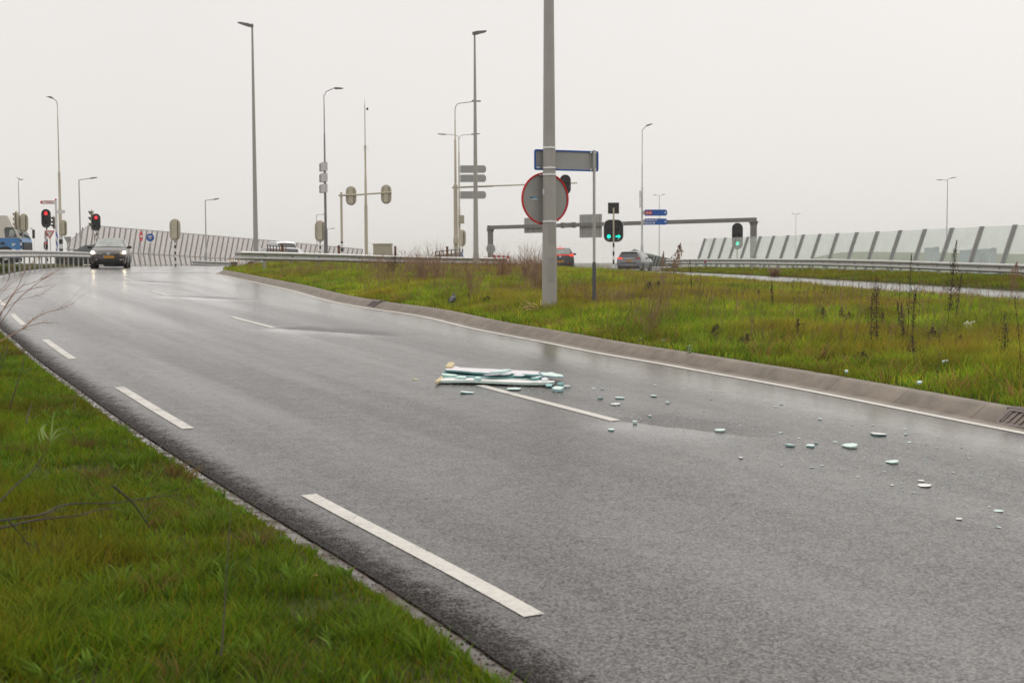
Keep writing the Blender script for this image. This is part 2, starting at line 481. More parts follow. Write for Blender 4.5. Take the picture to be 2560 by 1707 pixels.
# ------------------------------------------------------------------ asphalt
def asphalt_material():
    m = bpy.data.materials.new('wet_asphalt'); m.use_nodes = True
    nt = m.node_tree; n = nt.nodes; l = nt.links; b = n['Principled BSDF']
    uv = n.new('ShaderNodeUVMap'); uv.uv_map = 'UVMap'
    geo = n.new('ShaderNodeNewGeometry')
    sep = n.new('ShaderNodeSeparateXYZ'); l.new(uv.outputs['UV'], sep.inputs['Vector'])
    def noise(vec, s, det=4, ro=.6):
        q = n.new('ShaderNodeTexNoise'); q.inputs['Scale'].default_value = s; q.inputs['Detail'].default_value = det
        q.inputs['Roughness'].default_value = ro; l.new(vec, q.inputs['Vector']); return q.outputs['Fac']
    def mrange(v, a, b_, c, d, smooth=True):
        q = n.new('ShaderNodeMapRange'); q.inputs['From Min'].default_value = a; q.inputs['From Max'].default_value = b_
        q.inputs['To Min'].default_value = c; q.inputs['To Max'].default_value = d
        if smooth: q.interpolation_type = 'SMOOTHSTEP'
        l.new(v, q.inputs['Value']); return q.outputs['Result']
    def math_(op, a, b_):
        q = n.new('ShaderNodeMath'); q.operation = op
        for i, z in enumerate((a, b_)):
            if isinstance(z, (int, float)): q.inputs[i].default_value = z
            else: l.new(z, q.inputs[i])
        return q.outputs['Value']
    # stretched coordinates along the lane for water films
    mp = n.new('ShaderNodeMapping'); mp.inputs['Scale'].default_value = (.8, .05, 1); l.new(uv.outputs['UV'], mp.inputs['Vector'])
    streak = noise(mp.outputs['Vector'], 1.1, 5, .55)
    mp2 = n.new('ShaderNodeMapping'); mp2.inputs['Scale'].default_value = (1.0, 1.0, 1); l.new(geo.outputs['Position'], mp2.inputs['Vector'])
    ripple = noise(mp2.outputs['Vector'], 5.5, 7, .75)       # thin ribbons of standing water
    fine = noise(geo.outputs['Position'], 95, 3, .7)
    vor = n.new('ShaderNodeTexVoronoi'); vor.inputs['Scale'].default_value = 82; l.new(geo.outputs['Position'], vor.inputs['Vector'])
    vsep = n.new('ShaderNodeSeparateColor'); l.new(vor.outputs['Color'], vsep.inputs['Color']); stone = vsep.outputs['Red']
    mid = noise(geo.outputs['Position'], 9, 6, .7)
    # ragged dry-looking open edge on the left side (coarse stone)
    wob = math_('MULTIPLY', math_('SUBTRACT', mid, .5), .35)
    edge = mrange(math_('ADD', sep.outputs['X'], wob), .0, .33, 1, 0)
    # base colour
    cr = n.new('ShaderNodeValToRGB'); e = cr.color_ramp.elements
    e[0].position = .28; e[0].color = (.006, .0055, .0055, 1); e[1].position = .74; e[1].color = (.135, .124, .118, 1)
    l.new(math_('ADD', math_('ADD', math_('MULTIPLY', fine, .30), math_('MULTIPLY', stone, .42)), math_('MULTIPLY', mid, .28)), cr.inputs['Fac'])
    mxe = n.new('ShaderNodeMix'); mxe.data_type = 'RGBA'; l.new(edge, mxe.inputs['Factor'])
    l.new(cr.outputs['Color'], mxe.inputs['A'])
    cr2 = n.new('ShaderNodeValToRGB'); e = cr2.color_ramp.elements
    e[0].position = .35; e[0].color = (.012, .011, .011, 1); e[1].position = .7; e[1].color = (.075, .068, .065, 1)
    l.new(fine, cr2.inputs['Fac']); l.new(cr2.outputs['Color'], mxe.inputs['B'])
    l.new(mxe.outputs['Result'], b.inputs['Base Color'])
    wet = mrange(math_('ADD', math_('MULTIPLY', streak, .72), math_('MULTIPLY', ripple, .28)), .36, .64, .15, .85)
    # the crest of the rise and the channel beside the kerb hold more water
    gp = n.new('ShaderNodeSeparateXYZ'); l.new(geo.outputs['Position'], gp.inputs['Vector'])
    uvb = n.new('ShaderNodeUVMap'); uvb.uv_map = 'Right'
    sepb = n.new('ShaderNodeSeparateXYZ'); l.new(uvb.outputs['UV'], sepb.inputs['Vector'])
    crest = mrange(gp.outputs['Y'], 11, 40, 0, 1)
    chan = mrange(math_('ADD', sepb.outputs['X'], math_('MULTIPLY', math_('SUBTRACT', ripple, .5), 1.6)), .5, 1.5, 1, 0)
    soak = math_('MAXIMUM', crest, chan)
    # low cross ridges where water gathers on the near side
    ridge_ = None
    for (x0, y0), (x1, y1) in RIDGES:
        k = math.hypot(x1 - x0, y1 - y0); tx, ty = (x1 - x0) / k, (y1 - y0) / k
        al = math_('ADD', math_('MULTIPLY', gp.outputs['X'], tx), math_('ADD', math_('MULTIPLY', gp.outputs['Y'], ty), -(x0 * tx + y0 * ty)))
        ac = math_('ADD', math_('MULTIPLY', gp.outputs['X'], -ty), math_('ADD', math_('MULTIPLY', gp.outputs['Y'], tx), x0 * ty - y0 * tx))
        sg = 1 if tx > 0 else -1
        ac = math_('ADD', math_('MULTIPLY', ac, sg), math_('MULTIPLY', math_('SUBTRACT', ripple, .5), .35))
        w1 = math_('MULTIPLY', mrange(ac, -.9, -.02, 0, 1), mrange(ac, -.02, .05, 1, 0))
        d1 = math_('MULTIPLY', mrange(ac, -.02, .05, 0, 1), mrange(ac, .05, 1.0, 1, 0))
        m_ = math_('MULTIPLY', math_('SUBTRACT', w1, d1), math_('MULTIPLY', mrange(al, -.3, .3, 0, 1), mrange(al, k * .5, k, 1, 0)))
        ridge_ = m_ if ridge_ is None else math_('ADD', ridge_, m_)
    wet = math_('MINIMUM', math_('MAXIMUM', math_('ADD', math_('ADD', math_('MULTIPLY', wet, .5), math_('MULTIPLY', soak, .5)), math_('MULTIPLY', ridge_, .42)), 0.0), 1.0)
    dry = math_('SUBTRACT', 1.0, wet)
    rough = math_('ADD', math_('ADD', .13, math_('MULTIPLY', dry, .27)), math_('MULTIPLY', edge, .35))
    l.new(rough, b.inputs['Roughness'])
    spec = math_('ADD', math_('SUBTRACT', math_('MULTIPLY', math_('ADD', .40, math_('MULTIPLY', wet, .15)), math_('MULTIPLY', mrange(vor.outputs['Distance'], .1, .75, 1.3, .35), math_('ADD', .55, math_('MULTIPLY', stone, .9)))), math_('MULTIPLY', edge, .3)), 0.0)
    l.new(spec, b.inputs['Specular IOR Level'])
    hgt = math_('ADD', math_('MULTIPLY', vor.outputs['Distance'], .9), math_('MULTIPLY', fine, .8))
    bp = n.new('ShaderNodeBump'); bp.inputs['Distance'].default_value = .006
    l.new(math_('ADD', math_('ADD', .03, math_('MULTIPLY', dry, .30)), math_('MULTIPLY', edge, .6)), bp.inputs['Strength'])
    l.new(hgt, bp.inputs['Height'])
    l.new(bp.outputs['Normal'], b.inputs['Normal'])
    # water film lying over the stone: a smooth coat, thicker along the wheel tracks
    b.inputs['Coat IOR'].default_value = 1.36
    l.new(math_('MULTIPLY', math_('ADD', .05, math_('MULTIPLY', wet, .85)), math_('SUBTRACT', 1.0, edge)), b.inputs['Coat Weight'])
    l.new(math_('ADD', .17, math_('MULTIPLY', dry, .20)), b.inputs['Coat Roughness'])
    b2 = n.new('ShaderNodeBump'); b2.inputs['Distance'].default_value = .004; b2.inputs['Strength'].default_value = .09
    l.new(noise(geo.outputs['Position'], 22, 4, .6), b2.inputs['Height']); l.new(b2.outputs['Normal'], b.inputs['Coat Normal'])
    return m
def _rp(a, b):
    p, q = hit_profile(*a), hit_profile(*b); return (p, q)
RIDGES = [_rp((686, 821), (1040, 845)), _rp((424, 741), (660, 753)), _rp((1541, 1053), (1960, 1102)), _rp((333, 703), (470, 711))]
asphalt = asphalt_material()

def strip_mesh(name, ys, fl, fr, n, z_off=0.0, m=asphalt):
    t = np.linspace(0, 1, n)
    Y = np.repeat(ys[:, None], n, 1)
    a = fl(ys)[:, None]; b = fr(ys)[:, None]
    X = a + (b - a) * t
    o = grid_mesh(name, X, Y, G(X, Y) + z_off, m, uv=((X - a) * .9, Y))
    me = o.data; l2 = me.uv_layers.new(name='Right'); vi = np.empty(len(me.loops), np.int32); me.loops.foreach_get('vertex_index', vi)
    rr = (((b - X) * .91) if name == 'main_road' else X * 0 + 9).reshape(-1)[vi]
    l2.data.foreach_set('uv', np.ascontiguousarray(np.stack([rr, rr * 0], -1), np.float32).ravel())
    return tag(o, kind='structure')

strip_mesh('main_road', np.concatenate([np.arange(-28, -4, 1.0), np.arange(-4, 52.01, .33)]), XL, lambda y: XK(y) + .12, 40)
strip_mesh('side_road', np.arange(-28, 52.01, .5), XS, XSR, 12)
strip_mesh('junction', np.arange(52, 84.01, .5), XL, XSR, 60)
strip_mesh('crossing_road', np.arange(84, 150.01, 1.0), lambda y: y * 0 - 76, lambda y: 13.5 - .02 * (y - 84) - np.maximum(0, y - 120) * .1, 60)

# ------------------------------------------------------------------ markings (4 mm above the asphalt)
def paint_material():
    m = mat('road_paint', (.60, .575, .525), .45, 0, .05, 25, .15, 120, dirt=(.47, .445, .405))
    nt = m.node_tree; n = nt.nodes; l = nt.links; b = n['Principled BSDF']
    # worn through to the stone in specks
    src = b.inputs['Base Color'].links[0].from_socket
    tc = n.new('ShaderNodeTexCoord')
    a = n.new('ShaderNodeTexNoise'); a.inputs['Scale'].default_value = 70; a.inputs['Detail'].default_value = 3
    c = n.new('ShaderNodeTexNoise'); c.inputs['Scale'].default_value = 3.5; c.inputs['Detail'].default_value = 5
    l.new(tc.outputs['Object'], a.inputs['Vector']); l.new(tc.outputs['Object'], c.inputs['Vector'])
    s_ = n.new('ShaderNodeMath'); s_.operation = 'ADD'; l.new(a.outputs['Fac'], s_.inputs[0]); l.new(c.outputs['Fac'], s_.inputs[1])
    mr = n.new('ShaderNodeMapRange'); mr.inputs['From Min'].default_value = 1.10; mr.inputs['From Max'].default_value = 1.28; mr.inputs['To Max'].default_value = .8
    l.new(s_.outputs['Value'], mr.inputs['Value'])
    mx = n.new('ShaderNodeMix'); mx.data_type = 'RGBA'; l.new(mr.outputs['Result'], mx.inputs['Factor']); l.new(src, mx.inputs['A'])
    mx.inputs['B'].default_value = (.16, .15, .14, 1); l.new(mx.outputs['Result'], b.inputs['Base Color'])
    return m
paint = paint_material()

def lane_strip(mb, pts, w):
    """pts: list of (x,y) centre points; flat strip of width w following the surface"""
    L = []; Rr = []
    for i, (x, y) in enumerate(pts):
        a = pts[max(i - 1, 0)]; b = pts[min(i + 1, len(pts) - 1)]
        tx, ty = b[0] - a[0], b[1] - a[1]; k = math.hypot(tx, ty)
        nx, ny = -ty / k, tx / k
        L.append((x + nx * w / 2, y + ny * w / 2)); Rr.append((x - nx * w / 2, y - ny * w / 2))
    V = []
    for p in L + Rr:
        V.append((p[0], p[1], float(G(p[0], p[1])) + .004))
    k = len(pts)
    mb.add(V, [(i, k + i, k + i + 1, i + 1) for i in range(k - 1)])

def dash_from(f, y0, y1, off, n=14):
    return [(float(f(y)) + off, y) for y in np.linspace(y0, y1, n)]

def arc_steps(f, y0, L):
    """advance along x=f(y) from y0 by length L (towards larger y)"""
    y = y0; s = 0
    while s < abs(L):
        d = .02 if L > 0 else -.02
        s += math.hypot(float(f(y + d)) - float(f(y)), d); y += d
    return y

def markings():
    mb = MB()
    ends = [hit_profile(1305, 1539)[1], hit_profile(750, 1237)[1], hit_profile(455, 1072)[1], hit_profile(285, 968)[1],
            hit_profile(172, 898)[1], hit_profile(103, 849)[1], hit_profile(53, 813)[1], hit_profile(23, 784)[1]]
    for a, b in zip(ends[0::2], ends[1::2]):
        lane_strip(mb, dash_from(XD, a, b, .055), .105)
    y = ends[-1]
    for i in range(9):
        y = arc_steps(XD, y, 3.0); y2 = arc_steps(XD, y, 3.0)
        if y2 < 58: lane_strip(mb, dash_from(XD, y, y2, .055), .105)
        y = y2
    lane_strip(mb, dash_from(XD, 57.5, 83, .055), .12)
    y = ends[0]
    for i in range(3):
        y2 = arc_steps(XD, y, -3.0); y = arc_steps(XD, y2, -3.0)
        lane_strip(mb, dash_from(XD, y, y2, .055), .105)
    tag(mb.build('edge_marking', paint, smooth=False), kind='structure')
    mb = MB()
    for p, q in (((1540, 1052), (1198, 963)), ((686, 820), (579, 792)), ((424, 740), (380, 727)), ((333, 702), (313, 697))):
        a, b = hit_profile(*p)[1], hit_profile(*q)[1]
        if p[0] == 333: b = a + 2.9
        lane_strip(mb, dash_from(XC, a, b, 0), .105)
    for a in (57.0, 69.0):
        lane_strip(mb, dash_from(XC, a, a + 3, 0), .105)
    lane_strip(mb, dash_from(XC, -.5, 2.3, 0), .105)
    tag(mb.build('centre_marking', paint, smooth=False), kind='structure')

# kerb line: along the right of the main road, round the nose, then along the back of the island
def kerb_line():
    P = [(float(XK(y)), y) for y in np.arange(-26, 51.01, .25)]
    P += [(-11.62, 51.9), (-11.55, 52.6), (-11.35, 53.3), (-11.0, 54.0), (-10.4, 54.9), (-9.4, 56.0), (-8.0, 57.5), (-5.5, 59.8), (-3, 62), (0, 65), (4, 73)]
    # resample
    out = [P[0]]; acc = 0
    for a, b in zip(P, P[1:]):
        d = math.hypot(b[0] - a[0], b[1] - a[1]); k = max(1, int(d / .1))
        for i in range(1, k + 1):
            out.append((a[0] + (b[0] - a[0]) * i / k, a[1] + (b[1] - a[1]) * i / k))
    return out
KL = kerb_line()

def offset_line(pts, o):
    """positive o = to the right of travel (island side)"""
    res = []
    for i, (x, y) in enumerate(pts):
        a = pts[max(i - 3, 0)]; b = pts[min(i + 3, len(pts) - 1)]
        tx, ty = b[0] - a[0], b[1] - a[1]; k = math.hypot(tx, ty)
        res.append((x + ty / k * o, y - tx / k * o))
    return res

def kerb():
    mb = MB()
    lane_strip(mb, KL[::2], .095)
    tag(mb.build('kerbside_line', paint, smooth=False), kind='structure')
    prof = [(.06, .003), (.185, .006), (.19, .012), (.335, .108), (.36, .122), (.40, .127), (.46, .127), (.47, -.06)]
    lines = [offset_line(KL, o) for o, z in prof]
    s = [0]
    for a, b in zip(KL, KL[1:]):
        s.append(s[-1] + math.hypot(b[0] - a[0], b[1] - a[1]))
    mb = MB()
    i = 0; blk = 0
    skip = []
    while i < len(KL) - 2:
        j = i
        while j < len(KL) - 1 and s[j] - s[i] < 1.0: j += 1
        idx = list(range(i, j + 1)); k = len(idx)
        V = []
        for q, ii in enumerate(idx):
            for li, (o, z) in zip(lines, prof):
                x, y = li[ii]
                if q == 0 or q == k - 1:       # 6 mm joint
                    n2 = idx[1] if q == 0 else idx[-2]
                    x2, y2 = li[n2]; d = math.hypot(x2 - x, y2 - y) + 1e-9
                    x += (x2 - x) / d * .0028; y += (y2 - y) / d * .0028
                V.append((x, y, float(G(KL[ii][0], KL[ii][1])) + z))
        m_ = len(prof); F = []
        for q in range(k - 1):
            for r_ in range(m_ - 1):
                F.append((q * m_ + r_, q * m_ + r_ + 1, (q + 1) * m_ + r_ + 1, (q + 1) * m_ + r_))
        F.append(tuple(range(m_))); F.append(tuple((k - 1) * m_ + r_ for r_ in range(m_))[::-1])
        mb.add(V, F)
        i = j; blk += 1
    tag(mb.build('kerb', concrete, ang=50), kind='structure')
markings(); kerb()

# drain grates set into the kerb face
def drain(px, py, label):
    p = on_road(px, py)
    y = p.y; x = float(XK(y))
    d = Vector((float(XK(y + .3)) - x, .3, 0)); rz = math.atan2(d.y, d.x)
    r = root('drain_grate', (x, y, float(G(x, y))), rz, label, 'drain grate', 'drain grates along the kerb')
    # local +x along the kerb, local -y = island side
    sl = math.atan2(.115, .165)
    T = Matrix.Translation((0, -.27, .068)) @ Matrix.Rotation(-sl, 4, 'X')
    mb = MB(); mb.X = T
    hw, hd = .25, .125
    for c, dm in (((-hw + .02, 0, 0), (.04, 2 * hd, .03)), ((hw - .02, 0, 0), (.04, 2 * hd, .03)),
                  ((0, hd - .015, 0), (2 * hw - .08, .03, .03)), ((0, -hd + .03, 0), (2 * hw - .08, .06, .03))):
        mb.box(c, dm)
    for i in range(6):
        mb.box((-hw + .04 + (i + .5) * (2 * hw - .08) / 6 + .02, -.0, -.002), (.022, 2 * hd - .09, .026))
    mb.build('grate', iron, r, smooth=False)
    mb = MB(); mb.X = T; mb.box((0, 0, -.035), (2 * hw - .06, 2 * hd - .03, .03)); mb.build('gully', black, r, smooth=False)
    mb = MB(); mb.box((0, -.40, .125), (.56, .12, .03)); mb.build('frame', iron, r, smooth=False)
drain(2530, 1071, 'rusty brown cast iron drain grate in the kerb at the right edge')
drain(920, 768, 'small grey drain grate in the kerb far from the foam boards')

# ------------------------------------------------------------------ puddle along the ragged asphalt edge
water = bpy.data.materials.new('puddle_water'); water.use_nodes = True
def _w():
    n = water.node_tree.nodes; l = water.node_tree.links; b = n['Principled BSDF']
    b.inputs['Base Color'].default_value = (.045, .035, .028, 1); b.inputs['Roughness'].default_value = .05
    b.inputs['Specular IOR Level'].default_value = .4
    tc = n.new('ShaderNodeTexCoord'); no = n.new('ShaderNodeTexNoise'); no.inputs['Scale'].default_value = 9; no.inputs['Detail'].default_value = 5
    l.new(tc.outputs['Object'], no.inputs['Vector'])
    cr = n.new('ShaderNodeValToRGB'); cr.color_ramp.elements[0].color = (.025, .019, .014, 1); cr.color_ramp.elements[1].color = (.095, .066, .045, 1)
    l.new(no.outputs['Fac'], cr.inputs['Fac']); l.new(cr.outputs['Color'], b.inputs['Base Color'])
    mr = n.new('ShaderNodeMapRange'); mr.inputs['From Min'].default_value = .42; mr.inputs['From Max'].default_value = .58
    mr.inputs['To Min'].default_value = .06; mr.inputs['To Max'].default_value = .75
    l.new(no.outputs['Fac'], mr.inputs['Value']); l.new(mr.outputs['Result'], b.inputs['Roughness'])
    bp = n.new('ShaderNodeBump'); bp.inputs['Strength'].default_value = .12; bp.inputs['Distance'].default_value = .01
    l.new(no.outputs['Fac'], bp.inputs['Height']); l.new(bp.outputs['Normal'], b.inputs['Normal'])
_w()
def puddle():
    ys = np.arange(-6, 42, .12)
    fl = lambda y: XL(y) - .13 - .07 * vn(y * 0, y, .8, 4)
    fr = lambda y: XL(y) + .03 + 0 * y
    t = np.linspace(0, 1, 5); Y = np.repeat(ys[:, None], 5, 1)
    a = fl(ys)[:, None]; b = fr(ys)[:, None]; X = a + (b - a) * t
    o = grid_mesh('puddle', X, Y, G(X, Y) - .009, water)
    tag(o, kind='structure')
puddle()
def crumbs():
    """loose stones broken off the asphalt edge"""
    n = 900
    Y = 4.5 + RNG.random(n) ** 1.3 * 26
    X = XL(Y) - np.abs(RNG.normal(0, .055, n)) + .02
    mb = MB()
    for x, y in zip(X, Y):
        r = random.uniform(.003, .007) * (1 + y * .02)
        mb.ball((x, y, float(G(x, y)) - .012 + r * .5), (r, r * random.uniform(.7, 1.2), r * .8), 5, 4)
    tag(mb.build('loose_stones', mat('asphalt_crumb', (.03, .028, .027), .6, 0, .4, 30), smooth=False, fixn=False), 'loose dark stones along the ragged left edge of the asphalt', 'stones', kind='stuff')
crumbs()

# ------------------------------------------------------------------ far ridge beyond the glass barrier
def ridge():
    xs = np.linspace(56, 230, 60); ts = np.linspace(0, 1, 9)
    X = np.repeat(xs[None, :], 9, 0); T = np.repeat(ts[:, None], 60, 1)
    Y = 235 + T * 60 + (X - 60) * .05
    top = 3.4 - (X - 60) * .020 + .5 * vn(X, Y, .08, 3) - 4 * sst(20, 0, X - 56)
    Z = -6.2 + (top + 6.2) * np.sin(np.pi * np.clip(T * .55 + .0, 0, 1))
    o = grid_mesh('hill', X, Y, Z, mat('ridge_grass', (.10, .12, .05), .8, 0, .25, .2))
    tag(o, kind='structure')
ridge()

# ------------------------------------------------------------------ grass
def grass_mat():
    m = bpy.data.materials.new('grass_blade'); m.use_nodes = True
    nt = m.node_tree; n = nt.nodes; l = nt.links; b = n['Principled BSDF']
    at = n.new('ShaderNodeAttribute'); at.attribute_name = 'Col'
    l.new(at.outputs['Color'], b.inputs['Base Color'])
    b.inputs['Roughness'].default_value = .6; b.inputs['Specular IOR Level'].default_value = .12
    tr = n.new('ShaderNodeBsdfTranslucent'); l.new(at.outputs['Color'], tr.inputs['Color'])
    mx = n.new('ShaderNodeMixShader'); mx.inputs['Fac'].default_value = .38
    l.new(b.outputs['BSDF'], mx.inputs[1]); l.new(tr.outputs['BSDF'], mx.inputs[2])
    l.new(mx.outputs['Shader'], n['Material Output'].inputs['Surface'])
    return m
gmat = grass_mat()

def blades(name, P, h, w, bend, az, col):
    n = len(P)
    fa = RNG.random(n) * 2 * PI
    p = np.stack([np.cos(fa), np.sin(fa), np.zeros(n)], -1) * (w[:, None] * .5)
    l = np.stack([np.cos(az), np.sin(az), np.zeros(n)], -1) * (bend * h)[:, None]
    up = np.zeros((n, 3)); up[:, 2] = 1
    hh = h[:, None]
    k = np.sqrt(np.maximum(1 - bend ** 2 * .6, .15))[:, None]
    V = np.empty((n, 5, 3))
    V[:, 0] = P - p; V[:, 1] = P + p
    mid = P + up * hh * .58 * k + l * .33
    V[:, 2] = mid - p * .75; V[:, 3] = mid + p * .75
    V[:, 4] = P + up * hh * k + l
    base = (np.arange(n) * 5)[:, None]
    lp = np.concatenate([base + np.array([0, 1, 3, 2]), base + np.array([2, 3, 4])], 1)
    st = (np.arange(n) * 7)[:, None] + np.array([0, 4])
    C = np.repeat(col[:, None, :], 5, 1)
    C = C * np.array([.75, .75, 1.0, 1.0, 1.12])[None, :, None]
    o = mesh_np(name, V.reshape(-1, 3), lp.ravel(), st.ravel(), gmat, C.reshape(-1, 3))
    return o

GREEN = np.array([[.060, .115, .012], [.085, .140, .014], [.050, .090, .014], [.120, .150, .022], [.150, .140, .030], [.13, .085, .03]])
def grass_colors(X, Y, wts):
    n = len(X)
    k = RNG.choice(6, n, p=wts)
    c = GREEN[k]
    f = (vn(X, Y, .7, 5) - .5) * .6 + (vn(X, Y, 3.1, 8) - .5) * .7
    c = c * np.array([1, 1, 1]) * (1 + f[:, None] * .6)
    yel = sst(.55, .8, vn(X, Y, .45, 9))[:, None]
    mos = sst(.58, .78, vn(X, Y, 1.3, 19))[:, None]
    c = c * (1 - mos * .55) + np.array([.085, .065, .016]) * mos * .55
    c = c * (1 - yel * .36) + np.array([.15, .105, .03]) * yel * .36
    return np.clip(c * (.8 + .4 * RNG.random((n, 1))), .004, .4)

def verge_grass():
    N = 330000
    Y = 2.6 + (RNG.random(N) ** 1.75) * 26
    xl = XL(Y)
    wd = .45 * Y + 2.4
    X = xl - .055 - RNG.random(N) * np.maximum(xl + wd, .6) + .22 * (vn(xl * 0, Y, 1.0, 12) - .5) + .12 * (vn(xl * 0, Y, 3.7, 13) - .5) + .035 * RNG.normal(0, 1, N)
    keep = (X > -.44 * Y - 1.6) & (X < xl - .02)
    # tufts
    dens = vn(X, Y, 5.0, 21) * .6 + vn(X, Y, 1.6, 22) * .4
    keep &= RNG.random(N) < np.clip(.15 + 1.3 * dens, 0, 1)
    X = X[keep]; Y = Y[keep]; dens = dens[keep]; n = len(X)
    Z = ground(X, Y) - .005
    d = XL(Y) - X
    h = (.03 + .08 * dens ** 1.5 + .05 * RNG.random(n) ** 2) * (.65 + .6 * sst(.2, 1.5, d)) * (1 + .25 * (RNG.random(n) < .06))
    w = (.0035 + .0025 * RNG.random(n)) * (1 + .05 * Y)
    bend = np.clip(.25 + .6 * RNG.random(n) + .3 * (vn(X, Y, 2.2, 31) - .5), .1, .95)
    az = vn(X, Y, 2.5, 33) * 12 + RNG.normal(0, 1.6, n)
    col = grass_colors(X, Y, [.30, .30, .16, .12, .07, .05]) * np.array([1.74, 1.68, .58])
    # arching tussocks: some 500 clumps of long blades, a part of them withered
    T = 1500
    ty = 2.6 + RNG.random(T) ** 1.6 * 22; tx = XL(ty) - .3 - RNG.random(T) * (.45 * ty + 2.2)
    dead = RNG.random(T) < .10 + .25 * (vn(tx, ty, .7, 71) > .62)
    k = RNG.integers(30, 70, T); id_ = np.repeat(np.arange(T), k); m = len(id_)
    sz = (.05 + .10 * RNG.random(T))[id_]
    aa = RNG.random(m) * 6.28; rr = np.abs(RNG.normal(0, .5, m)) * sz
    X2 = tx[id_] + np.cos(aa) * rr; Y2 = ty[id_] + np.sin(aa) * rr
    ok = X2 < XL(Y2) - .06
    X2, Y2, sz, aa, dd = X2[ok], Y2[ok], sz[ok], aa[ok], dead[id_][ok]; m = len(X2)
    h2 = (.06 + .75 * sz) * (.6 + .6 * RNG.random(m)); w2 = (.004 + .002 * RNG.random(m)) * (1 + .04 * Y2)
    tint = (.75 + .5 * RNG.random(T))[id_][ok]
    c2 = np.where(dd[:, None], np.array([.19, .13, .04]), np.array([.14, .22, .018])) * (.7 + .5 * RNG.random((m, 1))) * tint[:, None]
    X = np.concatenate([X, X2]); Y = np.concatenate([Y, Y2]); Z = np.concatenate([Z, ground(X2, Y2) - .01])
    # broad leaved rosettes
    Q = 900; qy = 2.6 + RNG.random(Q) ** 1.5 * 20; qx = XL(qy) - .15 - RNG.random(Q) * (.45 * qy + 2.0); kq = RNG.integers(5, 11, Q); iq = np.repeat(np.arange(Q), kq); mq = len(iq)
    aq = RNG.random(mq) * 6.28; X3 = qx[iq] + np.cos(aq) * .015; Y3 = qy[iq] + np.sin(aq) * .015
    h3 = .035 + .055 * RNG.random(mq); w3 = .010 + .012 * RNG.random(mq); c3 = np.array([.15, .25, .03]) * (.6 + .7 * RNG.random((mq, 1)))
    X2 = np.concatenate([X2, X3]); Y2 = np.concatenate([Y2, Y3]); X = np.concatenate([X, X3]); Y = np.concatenate([Y, Y3]); Z = np.concatenate([Z, ground(X3, Y3) + .02])
    h2 = np.concatenate([h2, h3]); w2 = np.concatenate([w2, w3]); aa = np.concatenate([aa, aq]); c2 = np.concatenate([c2, c3]); m = len(aa)
    h = np.concatenate([h, h2]); w = np.concatenate([w, w2]); bend = np.concatenate([bend, np.clip(.55 + .35 * RNG.random(m), 0, .95)])
    az = np.concatenate([az, aa + RNG.normal(0, .4, m)]); col = np.concatenate([col, c2])
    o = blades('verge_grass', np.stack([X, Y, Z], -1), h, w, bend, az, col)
    tag(o, 'short wet dark green grass on the near verge left of the road', 'grass', kind='stuff')
verge_grass()

